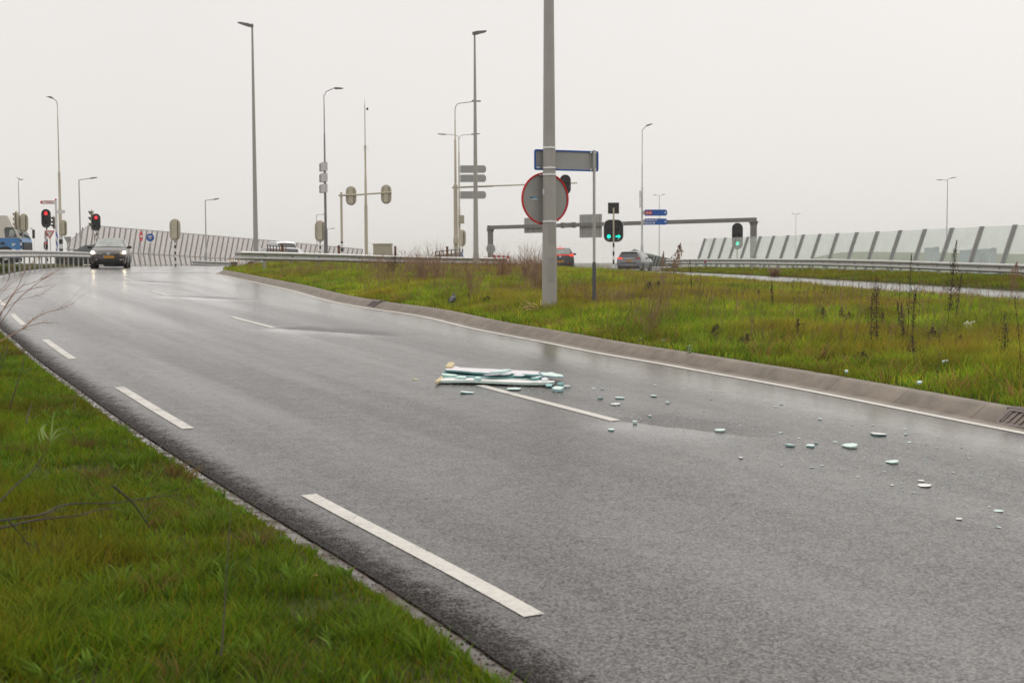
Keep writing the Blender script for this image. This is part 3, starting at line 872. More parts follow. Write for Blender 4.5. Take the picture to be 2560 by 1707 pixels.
def island_grass():
    N = 520000
    Y = 8 + (RNG.random(N) ** 1.35) * 68
    a, b = XK(Y) + .40, XS(Y) - .02
    X = a + RNG.random(N) * (b - a)
    keep = island_mask(X, Y) & (X > -.44 * Y - 2) & (X < .44 * Y + 3)
    d1 = (X - XK(Y) - .42)
    keep &= RNG.random(N) < np.clip(.45 + 1.1 * vn(X, Y, 2.4, 41), 0, 1)
    X = X[keep]; Y = Y[keep]; d1 = d1[keep]; n = len(X)
    Z = ground(X, Y) - .01
    t = vn(X, Y, 1.5, 42)
    h = (.06 + .10 * t + .07 * RNG.random(n)) * (.7 + .6 * sst(.2, 2.0, d1)) * (1 + .006 * Y)
    w = (.005 + .003 * RNG.random(n)) * (1 + .045 * Y)
    bend = np.clip(.3 + .4 * RNG.random(n), .1, .9)
    az = RNG.random(n) * 6.28
    col = grass_colors(X, Y, [.18, .26, .12, .22, .16, .06])
    br = (sst(.52, .72, vn(X, Y, .33, 44)) * sst(.6, 2.5, d1))[:, None]
    col = (col * (1 - .55 * br) + np.array([.125, .085, .032]) * .55 * br) * np.array([2.85, 2.75, 1.3])
    cool = sst(.5, .75, vn(X, Y, .55, 47))[:, None]; col = col * (1 - .45 * cool) + col * np.array([.62, .80, .9]) * .45 * cool
    col = col * (.58 + .84 * vn(X, Y, 2.6, 48))[:, None]
    T = 3000
    ty = 9 + RNG.random(T) ** 1.2 * 56; a = XK(ty) + .6; tx = a + RNG.random(T) * (XS(ty) - .3 - a)
    ok = island_mask(tx, ty) & (np.abs(tx) < .44 * ty + 2); tx, ty = tx[ok], ty[ok]; T = len(tx)
    kind = RNG.choice(3, T, p=[.42, .30, .28]); k = RNG.integers(16, 42, T); id_ = np.repeat(np.arange(T), k); m = len(id_)
    sz = (.08 + .16 * RNG.random(T))[id_]; aa = RNG.random(m) * 6.28; rr = np.abs(RNG.normal(0, .5, m)) * sz
    X2 = tx[id_] + np.cos(aa) * rr; Y2 = ty[id_] + np.sin(aa) * rr; h2 = (.08 + .9 * sz) * (.6 + .6 * RNG.random(m)); w2 = (.005 + .003 * RNG.random(m)) * (1 + .045 * Y2)
    c2 = np.array([[.28, .36, .03], [.34, .20, .07], [.15, .20, .025]])[kind][id_] * (.65 + .6 * RNG.random((m, 1)))
    X = np.concatenate([X, X2]); Y = np.concatenate([Y, Y2]); Z = np.concatenate([Z, ground(X2, Y2) - .01])
    h = np.concatenate([h, h2]); w = np.concatenate([w, w2]); bend = np.concatenate([bend, np.clip(.5 + .4 * RNG.random(m), 0, .95)])
    az = np.concatenate([az, aa]); col = np.concatenate([col, c2])
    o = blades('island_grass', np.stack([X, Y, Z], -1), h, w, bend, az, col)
    tag(o, 'yellow green rough grass on the island behind the kerb', 'grass', kind='stuff')
    # right verge between side road and guardrail
    N = 60000
    Y = 18 + RNG.random(N) * 66
    X = XSR(Y) + .05 + RNG.random(N) * (XWALL(Y) - XSR(Y) - .3)
    n = N; Z = ground(X, Y) - .01
    h = .06 + .12 * vn(X, Y, 1.2, 51) * (.6 + .7 * RNG.random(n)) + .03; w = np.full(n, .018) * (.6 + .8 * RNG.random(n))
    col = grass_colors(X, Y, [.2, .26, .12, .18, .12, .12]) * np.array([2.1, 1.9, 1.0])
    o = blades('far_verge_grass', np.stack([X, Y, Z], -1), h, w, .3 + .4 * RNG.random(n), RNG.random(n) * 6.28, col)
    tag(o, 'grass strip under the guardrail beside the side road', 'grass', kind='stuff')
    # left far verge under the rail
    N = 26000
    Y = 26 + RNG.random(N) * 32
    X = XL(Y) - .25 - RNG.random(N) ** 1.4 * 3.2
    Z = ground(X, Y) - .01
    h = .10 + .25 * vn(X, Y, .8, 55) * RNG.random(N) * sst(70, 45, Y); w = np.full(N, .022) * (.6 + .8 * RNG.random(N))
    col = grass_colors(X, Y, [.2, .22, .14, .14, .12, .18]) * .9
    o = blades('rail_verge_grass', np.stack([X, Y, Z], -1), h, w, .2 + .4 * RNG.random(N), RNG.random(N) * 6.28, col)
    tag(o, 'ragged grass under the far guardrail left of the road', 'grass', kind='stuff')
island_grass()
# ------------------------------------------------------------------ street furniture
def stadium(w, h, n=10):
    r = w / 2; P = []
    for i in range(n + 1):
        a = PI * i / n; P.append((r * math.cos(a), h / 2 - r + r * math.sin(a)))
    for i in range(n + 1):
        a = PI + PI * i / n; P.append((r * math.cos(a), -h / 2 + r + r * math.sin(a)))
    return P

def rrect(w, h, r, n=5):
    P = []
    for cx, cz, a0 in ((w / 2 - r, h / 2 - r, 0), (-w / 2 + r, h / 2 - r, PI / 2), (-w / 2 + r, -h / 2 + r, PI), (w / 2 - r, -h / 2 + r, 1.5 * PI)):
        for i in range(n + 1):
            a = a0 + PI / 2 * i / n; P.append((cx + r * math.cos(a), cz + r * math.sin(a)))
    return P

def rpoly(P, r):
    """shrink a polygon towards its centre by factor"""
    return [(x * r, z * r) for x, z in P]

seam = mat('seam_dark', (.10, .085, .06), .6)
def lens_disc(name, r, m, parent, c, n=16):
    mb = MB(); mb.prism([(c[0] + r * math.cos(2 * PI * i / n), c[2] + r * math.sin(2 * PI * i / n)) for i in range(n)], .02, Matrix.Translation((0, c[1], 0)))
    return mb.build(name, m, parent, smooth=False)

def visor(parent, c, r, L=.24):
    mb = MB(); n = 10
    P0 = []; P1 = []
    for i in range(n + 1):
        a = R(-25) + R(230) * i / n
        k = math.sin(PI * i / n)
        P0.append((c[0] + r * math.cos(a), c[1], c[2] + r * math.sin(a)))
        P1.append((c[0] + r * math.cos(a), c[1] - L * (.25 + .75 * k), c[2] + r * math.sin(a) * .96))
    mb.add(P0 + P1, [(i, i + 1, n + 2 + i, n + 1 + i) for i in range(n)])
    o = mb.build('visor', black, parent)
    return o

def signal_head(parent, loc, yaw=0.0, lit=None, H=1.38, Wd=.70, arrow=None, name='signal_head', code=None):
    """three lamp head; faces local -y"""
    mb = MB()
    P = stadium(Wd, H)
    mb.prism(P, .03, Matrix.Translation((0, -.015, 0)), mf=1, mb=0, ms=0)
    bw = Wd * .46
    mb.prism(rrect(bw, H * .80, .04), .17, Matrix.Translation((0, .012, 0)), mf=0, mb=0, ms=0)
    mb.box((bw / 2 + .012, .05, 0), (.028, .05, H * .78), 3); mb.box((-bw / 2 - .012, .05, 0), (.028, .05, H * .78), 3)
    mb.box((0, .08, -H * .44), (.10, .12, H * .10), 0)
    h = mb.build(name, [beige, black, beige2, seam], parent, ang=30)
    h.location = loc; h.rotation_euler = (0, 0, yaw)
    r = Wd * .205
    for nm, z, m in (('red_lens', H * .27, red_lit), ('amber_lens', 0, amber_lit), ('green_lens', -H * .27, green_lit)):
        on = lit == nm.split('_')[0]
        if on and arrow and nm.startswith('green'):
            mb = MB(); a = r * 1.05
            mb.prism([(-a, -.28 * a), (0, -.28 * a), (0, -.8 * a), (a, 0), (0, .8 * a), (0, .28 * a), (-a, .28 * a)], .02, Matrix.Translation((0, -.04, z)))
            mb.build(nm, m, h, smooth=False)
        else:
            lens_disc(nm, r * (.86 if on else 1), m if on else lens_off, h, (0, -.035, z))
        visor(h, (0, -.02, z), r * 1.12)
    if code:
        text('lamp_code', code, H * .055, white, h, Matrix.Translation((0, -.02, -H * .44)), 'CENTER')
    return h

def striped_pole(parent, z0, z1, zs1, r, band=.2, name='pole'):
    """z0..zs1 black/white bands from the bottom, beige above"""
    mb = MB(); z = z0; k = 0
    while z < zs1 - .01:
        z2 = min(z + band, zs1)
        mb.tube([(0, 0, z), (0, 0, z2)], r * 1.06, 12, mi=2 if k % 2 == 0 else 1, caps=False); z = z2; k += 1
    mb.tube([(0, 0, zs1), (0, 0, z1)], r, 12, mi=0)
    return mb.build(name, [beige, white, black], parent)

def base_at(px, py, D):
    """ground point below pixel column px (measured at row py) at distance D"""
    p = W(px, py, D)
    return Vector((p.x, D, gz(p.x, D)))

def zat(px, py, D):
    return W(px, py, D).z

def tl_simple(px, D, head_px, yaw, label, lit=None, H=None, code=None, band=None, name='traffic_light', group='traffic lights at the junction'):
    b = base_at(px, head_px[1], D)
    r = root(name, b, 0, label, 'traffic light', group)
    hz = zat(head_px[0], head_px[1], D) - b.z
    H = H or 1.38
    top = hz - H * .40
    striped_pole(r, 0, top, top - .15, .052, band or .2 * D / 84)
    hx = W(head_px[0], head_px[1], D).x - b.x
    signal_head(r, (hx, -.06 if abs(yaw) < .1 else .06, hz), yaw, lit, H, H * .507, code=code)
    return r, b

# -- junction traffic lights
tl_simple(437, 84, (437, 574.5), PI - .05, 'beige back of a traffic light on a banded pole, alone before the chevron fence')
tl_simple(800, 86, (800, 578), PI - .03, 'beige back of a traffic light beside the dark lamp post with white boxes')
r, b = tl_simple(241, 104, (241, 556), .02, 'black traffic light showing red above the dark oncoming hatchback', 'red', 1.36, '23.1')
hz = zat(230, 549, 104.3) - b.z
signal_head(r, (W(226, 549, 104).x - b.x, .25, hz), -PI / 2 + .25, None, 1.72, .87)
r, b = tl_simple(116, 97, (116, 546.5), .02, 'black traffic light showing red above the red and white give way sign', 'red', 1.38, '46.1')
signal_head(r, (W(132, 556, 97).x - b.x, .15, zat(132, 556, 97) - b.z), -PI / 2 + .5, None, 1.0, .5)
for dz in (614,):
    signal_head(r, (W(117, dz, 97).x - b.x, -.2, zat(117, dz, 97) - b.z), .2, 'red', .62, .30, name='cycle_signal')
r, b = tl_simple(51, 100, (59, 557), PI - .15, 'traffic light pair before the blue truck, one head sideways with black hoods')
hz = zat(43, 551, 100) - b.z
signal_head(r, (W(42.5, 551, 100).x - b.x, -.15, hz), -PI / 2 - .05, None, 1.42, .72)
tl_simple(1156, 110, (1156, 595), PI - .6, 'beige back of a traffic light half hidden behind the thick beige mast')

# traffic light behind the glass barrier
b = base_at(1843, 600, 97)
r = root('traffic_light', b, 0, 'traffic light seen partly through the pale green glass barrier', 'traffic light', 'traffic lights at the junction')
z1 = zat(1843, 590, 97) - b.z
striped_pole(r, 0, z1 - .5, .9, .055)
h = signal_head(r, (0, -.06, z1 - .02), 0, 'green', 1.95, .80)
# double light with signal arrow and blank matrix sign
b = base_at(1534, 577, 84)
r = root('traffic_light', b, 0, 'wide double traffic light showing two green lamps under a square black panel', 'traffic light', 'traffic lights at the junction')
zc = zat(1534, 577, 84) - b.z
striped_pole(r, 0, zat(1533, 520, 84) - b.z, zat(1534, 608, 84) - b.z, .055, .27)
mb = MB(); mb.prism(rrect(1.22, 1.38, .38, 7), .04, Matrix.Translation((0, .05, 0)), mf=1, mb=0, ms=0)
mb.prism(rrect(1.22, 1.38, .38, 7), .01, Matrix.Translation((0, .07, 0)) @ Matrix.Scale(1.045, 4), mf=2, mb=0, ms=2)
mb.box((0, .14, 0), (.9, .14, 1.0), 0)
h = mb.build('signal_head', [beige, black, white], r); h.location = (0, 0, zc)
for sx in (-.30, .30):
    for nm, z, on in (('red_lens', .36, 0), ('amber_lens', 0, 0), ('green_lens', -.36, 1)):
        if on and sx > 0:
            mb = MB(); a = .17
            mb.prism([(sx - a, z - .28 * a), (sx, z - .28 * a), (sx, z - .8 * a), (sx + a, z), (sx, z + .8 * a), (sx, z + .28 * a), (sx - a, z + .28 * a)], .02, Matrix.Translation((0, .02, 0)))
            mb.build(nm, green_lit, h, smooth=False)
        else:
            lens_disc(nm, .12 if on else .14, green_lit if on else lens_off, h, (sx, .025, z))
        visor(h, (sx, .05, z), .155, .18)
    text('lamp_code', '46.1' if sx < 0 else '47.1', .10, white, h, Matrix.Translation((sx, .046, -.60)), 'CENTER')
mb = MB(); mb.box((0, 0, 0), (.70, .10, .70), 0); mb.box((0, -.055, 0), (.62, .012, .62), 1)
o = mb.build('matrix_panel', [black, blackg], r); o.location = (0, .1, zat(1534, 520.5, 84) - b.z)

# gantry arm with two heads seen from behind
b = base_at(854, 560, 95)
r = root('traffic_light_gantry', b, 0, 'beige traffic light arm carrying two heads seen from behind', 'traffic light')
zt = zat(854, 481, 95) - b.z
striped_pole(r, 0, zt, zat(854, 604, 95) - b.z, .085, .3)
mb = MB()
za, zb = zat(850, 488.5, 95) - b.z, zat(979, 481, 95) - b.z
mb.tube([(-.17, -.02, za), (.9, -.02, za + .02), (1.0, -.02, za + .025), (W(979, 481, 95).x - b.x, -.02, zb)], [.075, .075, .06, .06], 10)
mb.build('arm', beige, r)
for px, py in ((877, 489.5), (965, 486)):
    signal_head(r, (W(px, py, 95).x - b.x, .15, zat(px, py, 95) - b.z), PI, None, 1.38, .76)

# thick beige mast with lamp and long arm
b = base_at(1139, 500, 93)
r = root('traffic_mast', b, 0, 'thick beige mast with a lamp and a long arm reaching behind the round sign', 'traffic mast')
def Z(py): return zat(1139, py, 93) - b.z
mb = MB(); mb.tube([(0, 0, .9), (0, 0, Z(462)), (0, 0, Z(460)), (0, 0, Z(350)), (0, 0, Z(348)), (0, 0, Z(300))], [.15, .14, .085, .075, .045, .04], 12)
mb.tube([(0, 0, 0), (0, 0, .3)], .15, 12, mi=2); mb.tube([(0, 0, .3), (0, 0, .6)], .152, 12, mi=1); mb.tube([(0, 0, .6), (0, 0, .9)], .153, 12, mi=2)
mb.build('pole', [beige, white, black], r)
mb = MB(); mb.tube([(0, 0, Z(300)), (0, 0, Z(275)), (.06, 0, Z(266)), (.18, 0, Z(260)), (.45, 0, Z(258)), (1.2, 0, Z(255))], .032, 8); mb.build('lamp_arm', galv, r)
mb = MB(); mb.box((1.5, 0, Z(253.6)), (.62, .25, .07)); mb.box((1.3, 0, Z(252.5)), (.2, .2, .08)); mb.build('lamp_head', galv_d, r)
mb = MB(); mb.tube([(-.22, -.02, Z(469)), (2.6, -.02, Z(465.5)), (2.7, -.02, Z(465.2)), (W(1443, 459, 93).x - b.x, -.02, Z(459))], [.075, .07, .05, .045], 10); mb.build('arm', beige, r)
signal_head(r, (W(1413, 462, 93).x - b.x, -.12, zat(1413, 462, 93) - b.z), .05, None, 1.40, .78)
mb = MB(); mb.box((.04, -.18, Z(602)), (.42, .3, .42)); mb.build('control_box', beige, r)

# lamp mast at the left with signal head
b = base_at(150, 520, 102)
r = root('traffic_mast', b, 0, 'slim beige mast with a lamp on top beside the cyclist finger post', 'traffic mast')
def Z(py): return zat(148, py, 102) - b.z
sb = Z(590)
mb = MB(); z = 0; k = 0
while z < sb:
    z2 = min(z + .36, sb); mb.tube([(0, 0, z), (0, 0, z2)], .15, 12, mi=2 if k % 2 else 1, caps=False); z = z2; k += 1
mb.tube([(0, 0, sb), (0, 0, Z(520)), (0, 0, Z(519)), (0, 0, Z(430)), (0, 0, Z(429)), (0, 0, Z(294)), (0, 0, Z(293)), (0, 0, Z(264))], [.13, .12, .105, .09, .05, .04, .03, .028], 12)
mb.build('pole', [beige, white, black], r)
mb = MB(); mb.tube([(0, 0, Z(266)), (-.03, 0, Z(256)), (-.10, 0, Z(252)), (-.30, 0, Z(246.5))], .028, 8); mb.build('lamp_arm', galv_d, r)
mb = MB(); mb.prism([(-.28, Z(247)), (-.33, Z(244)), (-.45, Z(241.5)), (-.85, Z(242)), (-.6, Z(245)), (-.42, Z(247))], .3, Matrix.Translation((0, -.15, 0))); mb.build('lamp_head', galv_d, r)
signal_head(r, (W(161, 570, 102).x - b.x, -.1, zat(161, 570, 102) - b.z), PI - .25, None, 1.24, .52)
mb = MB(); mb.tube([(0, 0, Z(588)), (.36, 0, Z(588))], .04, 8); mb.build('bracket', beige, r)

# -- street lamps (poles stand upright; measured widths become radii)
def street_lamp(name, D, secs, label, arms=(), heads=(), m=lampgrey, group=None, foot=0.0, hm=galv_d, yaw=0.0, cat='street lamp', px=None):
    """secs: [(pixel row, pixel width)] from base to top"""
    px = px if px is not None else secs[0][2]
    b = base_at(px, secs[0][0], D) if D > 30 else gnd(px, secs[0][0])
    D = b.y
    r = root(name, b, 0, label, cat, group)
    pts, rad = [], []
    for i, s_ in enumerate(secs):
        z = 0 if i == 0 else zat(px, s_[0], D) - b.z
        if i == 1 and foot:
            pts += [(0, 0, foot), (0, 0, foot + .02)]; rad += [M(secs[0][1], D) / 2, M(s_[1], D) / 2]
        pts.append((0, 0, z)); rad.append(M(s_[1], D) / 2)
    mb = MB(); mb.tube(pts, rad, 16); mb.build('pole', m, r)
    for a, w in arms:
        q = [W(x, y, D) - b for x, y in a]
        q = [(v.x, 0, v.z) for v in q]
        mb = MB(); mb.tube(q, M(w, D) / 2, 8); mb.build('arm', m, r)
    for (x0, y0), (x1, y1), th in heads:
        p, q = W(x0, y0, D) - b, W(x1, y1, D) - b
        t = M(th, D); L = (q - p).length
        ang = math.atan2(q.z - p.z, q.x - p.x)
        mb = MB()
        T = Matrix.Translation((p.x, 0, p.z)) @ Matrix.Rotation(-ang, 4, 'Y')
        mb.X = T
        hw = min(.17, L * .22)
        V = [(0, -hw * .5, -t * .4), (0, hw * .5, -t * .4), (0, hw * .5, t * .5), (0, -hw * .5, t * .5),
             (L * .35, -hw, -t * .5), (L * .35, hw, -t * .5), (L * .35, hw, t * .5), (L * .35, -hw, t * .5),
             (L, -hw * .8, -t * .2), (L, hw * .8, -t * .2), (L, hw * .8, t * .12), (L, -hw * .8, t * .12)]
        mb.add(V, [(0, 3, 2, 1), (8, 9, 10, 11)] + [(o + i, o + (i + 1) % 4, o + 4 + (i + 1) % 4, o + 4 + i) for o in (0, 4) for i in range(4)])
        h = mb.build('lamp_head', hm, r, smooth=False)
        mb = MB(); mb.X = T; mb.box((L * .62, 0, -t * .42), (L * .45, hw * 1.3, .012)); mb.build('lamp_lens', glass_pale, h, smooth=False)
    return r, b

GL = 'tall grey street lamps beside the slip road'
street_lamp('street_lamp', 58, [(645, 15, 640), (628, 12.5), (60, 4.6)], 'tall grey street lamp behind the left end of the middle guardrail, head pointing left',
            heads=[((633, 66), (595, 57.5), 7)], group=GL)
street_lamp('street_lamp', 58, [(660, 20, 1190), (632, 13), (84, 4.4)], 'tall tapering grey street lamp behind the middle guardrail, head pointing right',
            heads=[((1181, 85), (1216, 78), 7)], group=GL)
# main pole on the island
mp, mpb = street_lamp('street_lamp', 21, [(778, 37.5, 1374), (680, 36.5), (370, 30.5), (50, 26), (-900, 15), (-1000, 14)],
            'thick grey lamp post in the foreground grass carrying the two grey sign backs', heads=[((1372, -1000), (1280, -1020), 14)], group=GL)
MD = mpb.y
def mz(py): return zat(1374, py, MD) - mpb.z
def prad(py): return M(np.interp(py, [50, 370, 680, 778], [26, 30.5, 36.5, 37.5]), MD) / 2
for py in (369, 419.5, 436, 553):
    mb = MB(); n = 24; rr = prad(py) + .004
    V = []
    for k in range(n):
        a = 2 * PI * k / n
        for z, q in ((-.013, 0), (.013, 0), (.013, .006), (-.013, .006)):
            V.append(((rr + q) * math.cos(a), (rr + q) * math.sin(a), mz(py) + z + .008 * math.sin(a)))
    F = []
    for k in range(n):
        j = (k + 1) % n
        for e in range(4): F.append((k * 4 + e, k * 4 + (e + 1) % 4, j * 4 + (e + 1) % 4, j * 4 + e))
    mb.add(V, F); mb.box((.02, -rr - .012, mz(py)), (.06, .016, .022)); mb.build('clamp_band', chrome, mp)
def curved_patch(name, px0, px1, py0, py1, m, off, parent=mp):
    mb = MB(); n = 7
    V = []
    for py in (py1, py0):
        for k in range(n):
            px = px0 + (px1 - px0) * k / (n - 1)
            r_ = prad(py); xx = np.clip(M(px - 1374, MD), -r_ * .999, r_ * .999)
            yy = -math.sqrt(r_ * r_ - xx * xx)
            V.append((xx * (1 + off / r_), yy * (1 + off / r_), mz(py)))
    mb.add(V, [(k, k + 1, n + k + 1, n + k) for k in range(n - 1)])
    return mb.build(name, m, parent)
def hatch(px0, px1, py0, py1):
    t = .5
    for i, q in enumerate(((px0, px0 + t, py0, py1), (px1 - t, px1, py0, py1), (px0, px1, py0, py0 + t), (px0, px1, py1 - t, py1))):
        if i == 0: pass
    mb = MB()
    return None
curved_patch('door_panel', 1371.5, 1386.5, 551, 611, mat('lamp_door', (.335, .32, .305), .45, .1, .06, 3), .003)
curved_patch('door_panel', 1371.5, 1386.5, 644, 706, mat('lamp_door'  , (.335, .32, .305)), .003)
curved_patch('sticker', 1357.3, 1361.8, 473, 487, white, .003)
mb = MB(); mb.ball((M(1380 - 1374, MD), -prad(647) - .002, mz(647)), (.006, .006, .006)); mb.build('lock', black, mp)

# rectangular sign and round sign (backs) on the main pole
YAW = R(24)
pole2 = gnd(1482.5, 765)
def sign_frame(px, py, D0, yaw):
    c = W(px, py, D0)
    return c
pr = prad(400)
# rectangle: left edge px 1338, right edge px 1496 -> find its plane passing just behind the pole
def rect_sign():
    D0 = MD + pr + .03
    xl = W(1338, 400, D0 - .05).x
    c0 = Vector((mpb.x, D0, 0))
    dirv = Vector((math.cos(YAW), math.sin(YAW), 0))
    def edge_s(px):       # distance along the sign from the pole axis at pixel column px
        lo, hi = -1.5, 1.8
        for _ in range(50):
            m_ = (lo + hi) / 2; q = c0 + dirv * m_
            u = q - EYE; sx = IW / 2 + FP * u.dot(cR) / u.dot(cF)
            if sx < px: lo = m_
            else: hi = m_
        return lo
    s0, s1 = edge_s(1338), edge_s(1496)
    z1, z0 = zat(1338, 373, MD), zat(1338, 425, MD)
    w, h = s1 - s0, z1 - z0
    cen = c0 + dirv * ((s0 + s1) / 2)
    r = root('road_sign', (cen.x, cen.y, (z0 + z1) / 2), YAW, 'grey back of a wide rectangular sign with a blue rim', 'road sign', None)
    mb = MB(); mb.prism(rrect(w, h, .035), .012, Matrix.Translation((0, .012, 0)), mf=0, mb=1, ms=1)
    mb.build('panel', [sign_grey, white], r)
    # folded blue rim
    o = rrect(w, h, .035); i_ = rrect(w - .052, h - .052, .02)
    V = [(p[0], -.008, p[1]) for p in o] + [(p[0], -.008, p[1]) for p in i_] + [(p[0], .024, p[1]) for p in o] + [(p[0], .012, p[1]) for p in i_]
    n = len(o); F = []
    for k in range(n):
        j = (k + 1) % n
        F += [(k, j, n + j, n + k), (k, 2 * n + k, 2 * n + j, j), (n + k, n + j, 3 * n + j, 3 * n + k)]
    mb = MB(); mb.add(V, F); mb.build('rim', sign_blue, r)
    mb = MB(); mb.box((-w / 2 + .075, .010, -h / 2 + .075), (.07, .004, .02), 0); mb.box((-w / 2 + .075, .010, -h / 2 + .05), (.07, .004, .03), 1)
    mb.build('sticker', [mat('sticker_blue', (.05, .25, .45), .4), white], r)
    xs_ = edge_s(1482) - (s0 + s1) / 2
    for z in (h * .42, -h * .42):
        mb = MB(); mb.box((xs_, -.012, z), (.12, .025, .03)); mb.build('clamp', chrome, r)
    # small post
    pc = c0 + dirv * edge_s(1482.3) - Vector((-math.sin(YAW), math.cos(YAW), 0)) * .05
    gb = Vector((pc.x, pc.y, gz(pc.x, pc.y)))
    p = root('sign_post', gb, 0, 'thin galvanised post with a dark sleeved foot holding the blue rimmed sign', 'sign post')
    mb = MB(); zk = zat(1482, 657, pc.y) - gb.z
    mb.tube([(0, 0, zk), (0, 0, zat(1481, 376, pc.y) - gb.z)], .0255, 14); mb.build('tube', galv, p)
    mb = MB(); mb.tube([(0, 0, -.1), (0, 0, zk - .03), (0, 0, zk), (0, 0, zk + .015)], [.036, .036, .031, .027], 14)
    mb.build('sleeve', mat('sleeve_grey', (.085, .082, .088), .45, 0, .2, 14), p)
rect_sign()
def round_sign():
    D0 = MD + prad(495) + .03
    z = zat(1363, 497, MD + .15)
    rad = M(65, MD + .15)
    u = W(1363.5, 497, D0)
    r = root('road_sign', (u.x, D0 + .0, z), R(25), 'grey back of a large round sign with a red rim', 'road sign')
    n = 48
    def circ(q): return [(q * math.cos(2 * PI * k / n), q * math.sin(2 * PI * k / n)) for k in range(n)]
    mb = MB(); mb.prism(circ(rad * .985), .01, Matrix.Translation((0, .014, 0)), mf=0, mb=1, ms=0); mb.build('panel', [sign_grey, white], r)
    o, i_ = circ(rad), circ(rad - .028)
    V = [(p[0], -.008, p[1]) for p in o] + [(p[0], -.004, p[1]) for p in i_] + [(p[0], .026, p[1]) for p in o] + [(p[0], .014, p[1]) for p in i_]
    F = []
    for k in range(n):
        j = (k + 1) % n
        F += [(k, j, n + j, n + k), (k, 2 * n + k, 2 * n + j, j), (n + k, n + j, 3 * n + j, 3 * n + k)]
    mb = MB(); mb.add(V, F); mb.build('rim', sign_red, r)
    mb = MB(); mb.box((-.272, .012, .01), (.04, .004, .045), 0); mb.box((-.20, .012, .018), (.095, .004, .03), 1); mb.box((-.22, .0115, -.012), (.135, .004, .016), 2); mb.box((-.19, .010, -.004), (.06, .004, .012), 2)
    mb.build('sticker', [mat('sticker_teal', (.02, .14, .22), .4), mat('sticker_blue2', (.06, .33, .55), .4), white], r)
    for s_ in (-1, 1):
        mb = MB(); mb.box((.0, -.014, s_ * rad * .90), (.26, .02, .022)); mb.build('bracket', chrome, r)
round_sign()

LG = 'slender street lamps around the junction'
street_lamp('street_lamp', 72, [(640, 9.5, 815), (572, 9.5), (571, 6.5), (404, 6), (403, 4.6), (335, 3.8), (334, 2.8), (265, 2.4), (264, 2), (238, 1.9)],
            'dark galvanised street lamp carrying three white boxes on its left side', arms=[([(812.5, 239), (813, 233), (816, 229.5), (834, 221), (838, 220)], 1.9)],
            heads=[((836, 221.5), (858, 221), 4.5)], m=galv_d, group=LG)
b = base_at(815, 500, 72)
for py in (417, 444, 471):
    c = W(809.5, py, 71.7)
    r = root('arrow_sign', (c.x, 71.75, c.z), R(-58), 'white boxed direction arm end on at the dark lamp post, ' + {417: 'topmost', 444: 'middle', 471: 'lowest'}[py] + ' of three', 'direction sign', 'three white boxed direction arms')
    mb = MB(); mb.prism([(-.30, -.23), (.30, -.23), (.30, .23), (-.30, .23)], .16, Matrix.Translation((0, -.08, 0)), mf=0, mb=0, ms=0); mb.build('panel', mat('box_white', (.60, .57, .56), .4), r)
    mb = MB(); mb.box((-.34, 0, -.03), (.08, .20, .42)); mb.build('end_cap', mat('cap_dark', (.09, .08, .08), .5), r)

street_lamp('camera_mast', 72, [(640, 8.6, 916), (512, 8), (511, 6.4), (441, 5.6), (440, 4.6), (367, 4.2), (366, 2.6), (262, 2.2), (261, 1.2), (246, .6)],
            'thin beige sectioned mast without a lamp, with a small camera near its tip', m=beige, group=None, cat='mast')
r = [o for o in COL.objects if o.name.startswith('camera_mast')][0]
mb = MB(); c = W(917, 273, 72) - r.location; mb.box((c.x + .03, -.02, c.z), (.09, .12, .12)); mb.build('camera', black, r)
mb = MB(); c = W(914, 366, 72) - r.location
mb.box((0, 0, c.z), (.15, .15, .05))
mb.tube([(.03, 0, c.z), (.21, 0, c.z - .26)], .006, 5); mb.tube([(-.03, 0, c.z), (-.16, 0, c.z - .24)], .006, 5); mb.build('collar', galv, r)

# sign mast with three grey arrow backs and a double lamp
r, b = street_lamp('sign_mast', 91, [(640, 6, 1149), (520, 5.6), (519, 4.4), (380, 3.6), (379, 2.4), (346, 2.2)],
            'beige and grey mast with two curved lamp arms and grey arrow boards', arms=[([(1148, 348), (1150, 341), (1156, 338), (1180, 336)], 1.6), ([(1147.5, 348), (1145, 341), (1139, 338), (1112, 336)], 1.6)],
            heads=[((1178, 336.5), (1200, 334.5), 2.6), ((1114, 336.5), (1094, 335.5), 2.6)], m=beige, cat='mast')
for py, lab in ((423.5, 'topmost'), (446.5, 'middle'), (488, 'lowest')):
    c = W(1183, py, 91)
    s_ = root('arrow_sign', (c.x, 90.9, c.z), 0, 'grey back of an arrow board at the tall grey lamp post, ' + lab + ' of three', 'direction sign', 'grey arrow board backs')
    w, h = M(64, 91), M(18.6, 91)
    mb = MB(); mb.prism([(-w / 2, -h / 2), (w / 2 - .12, -h / 2), (w / 2, -h / 4), (w / 2, h / 4), (w / 2 - .12, h / 2), (-w / 2, h / 2)], .04, Matrix.Translation((0, -.02, 0)), mf=0, mb=1, ms=0)
    mb.build('panel', [sign_grey, sign_blue], s_)
    for dz in (.12, -.12):
        mb = MB(); mb.box((-w / 2 - .07, .02, dz), (.18, .04, .03)); mb.build('bracket', galv, s_)
c = W(1153.5, 549, 91)
s_ = tag(MB().box((0, 0, 0), (.40, .25, .56)).box((-.16, -.13, 0), (.03, .02, .56)).box((.05, -.13, -.2), (.1, .02, .1)).build('junction_box', beige2), 'small beige box mounted on the mast under the grey arrow boards', 'box')
s_.location = (c.x, 90.8, c.z)

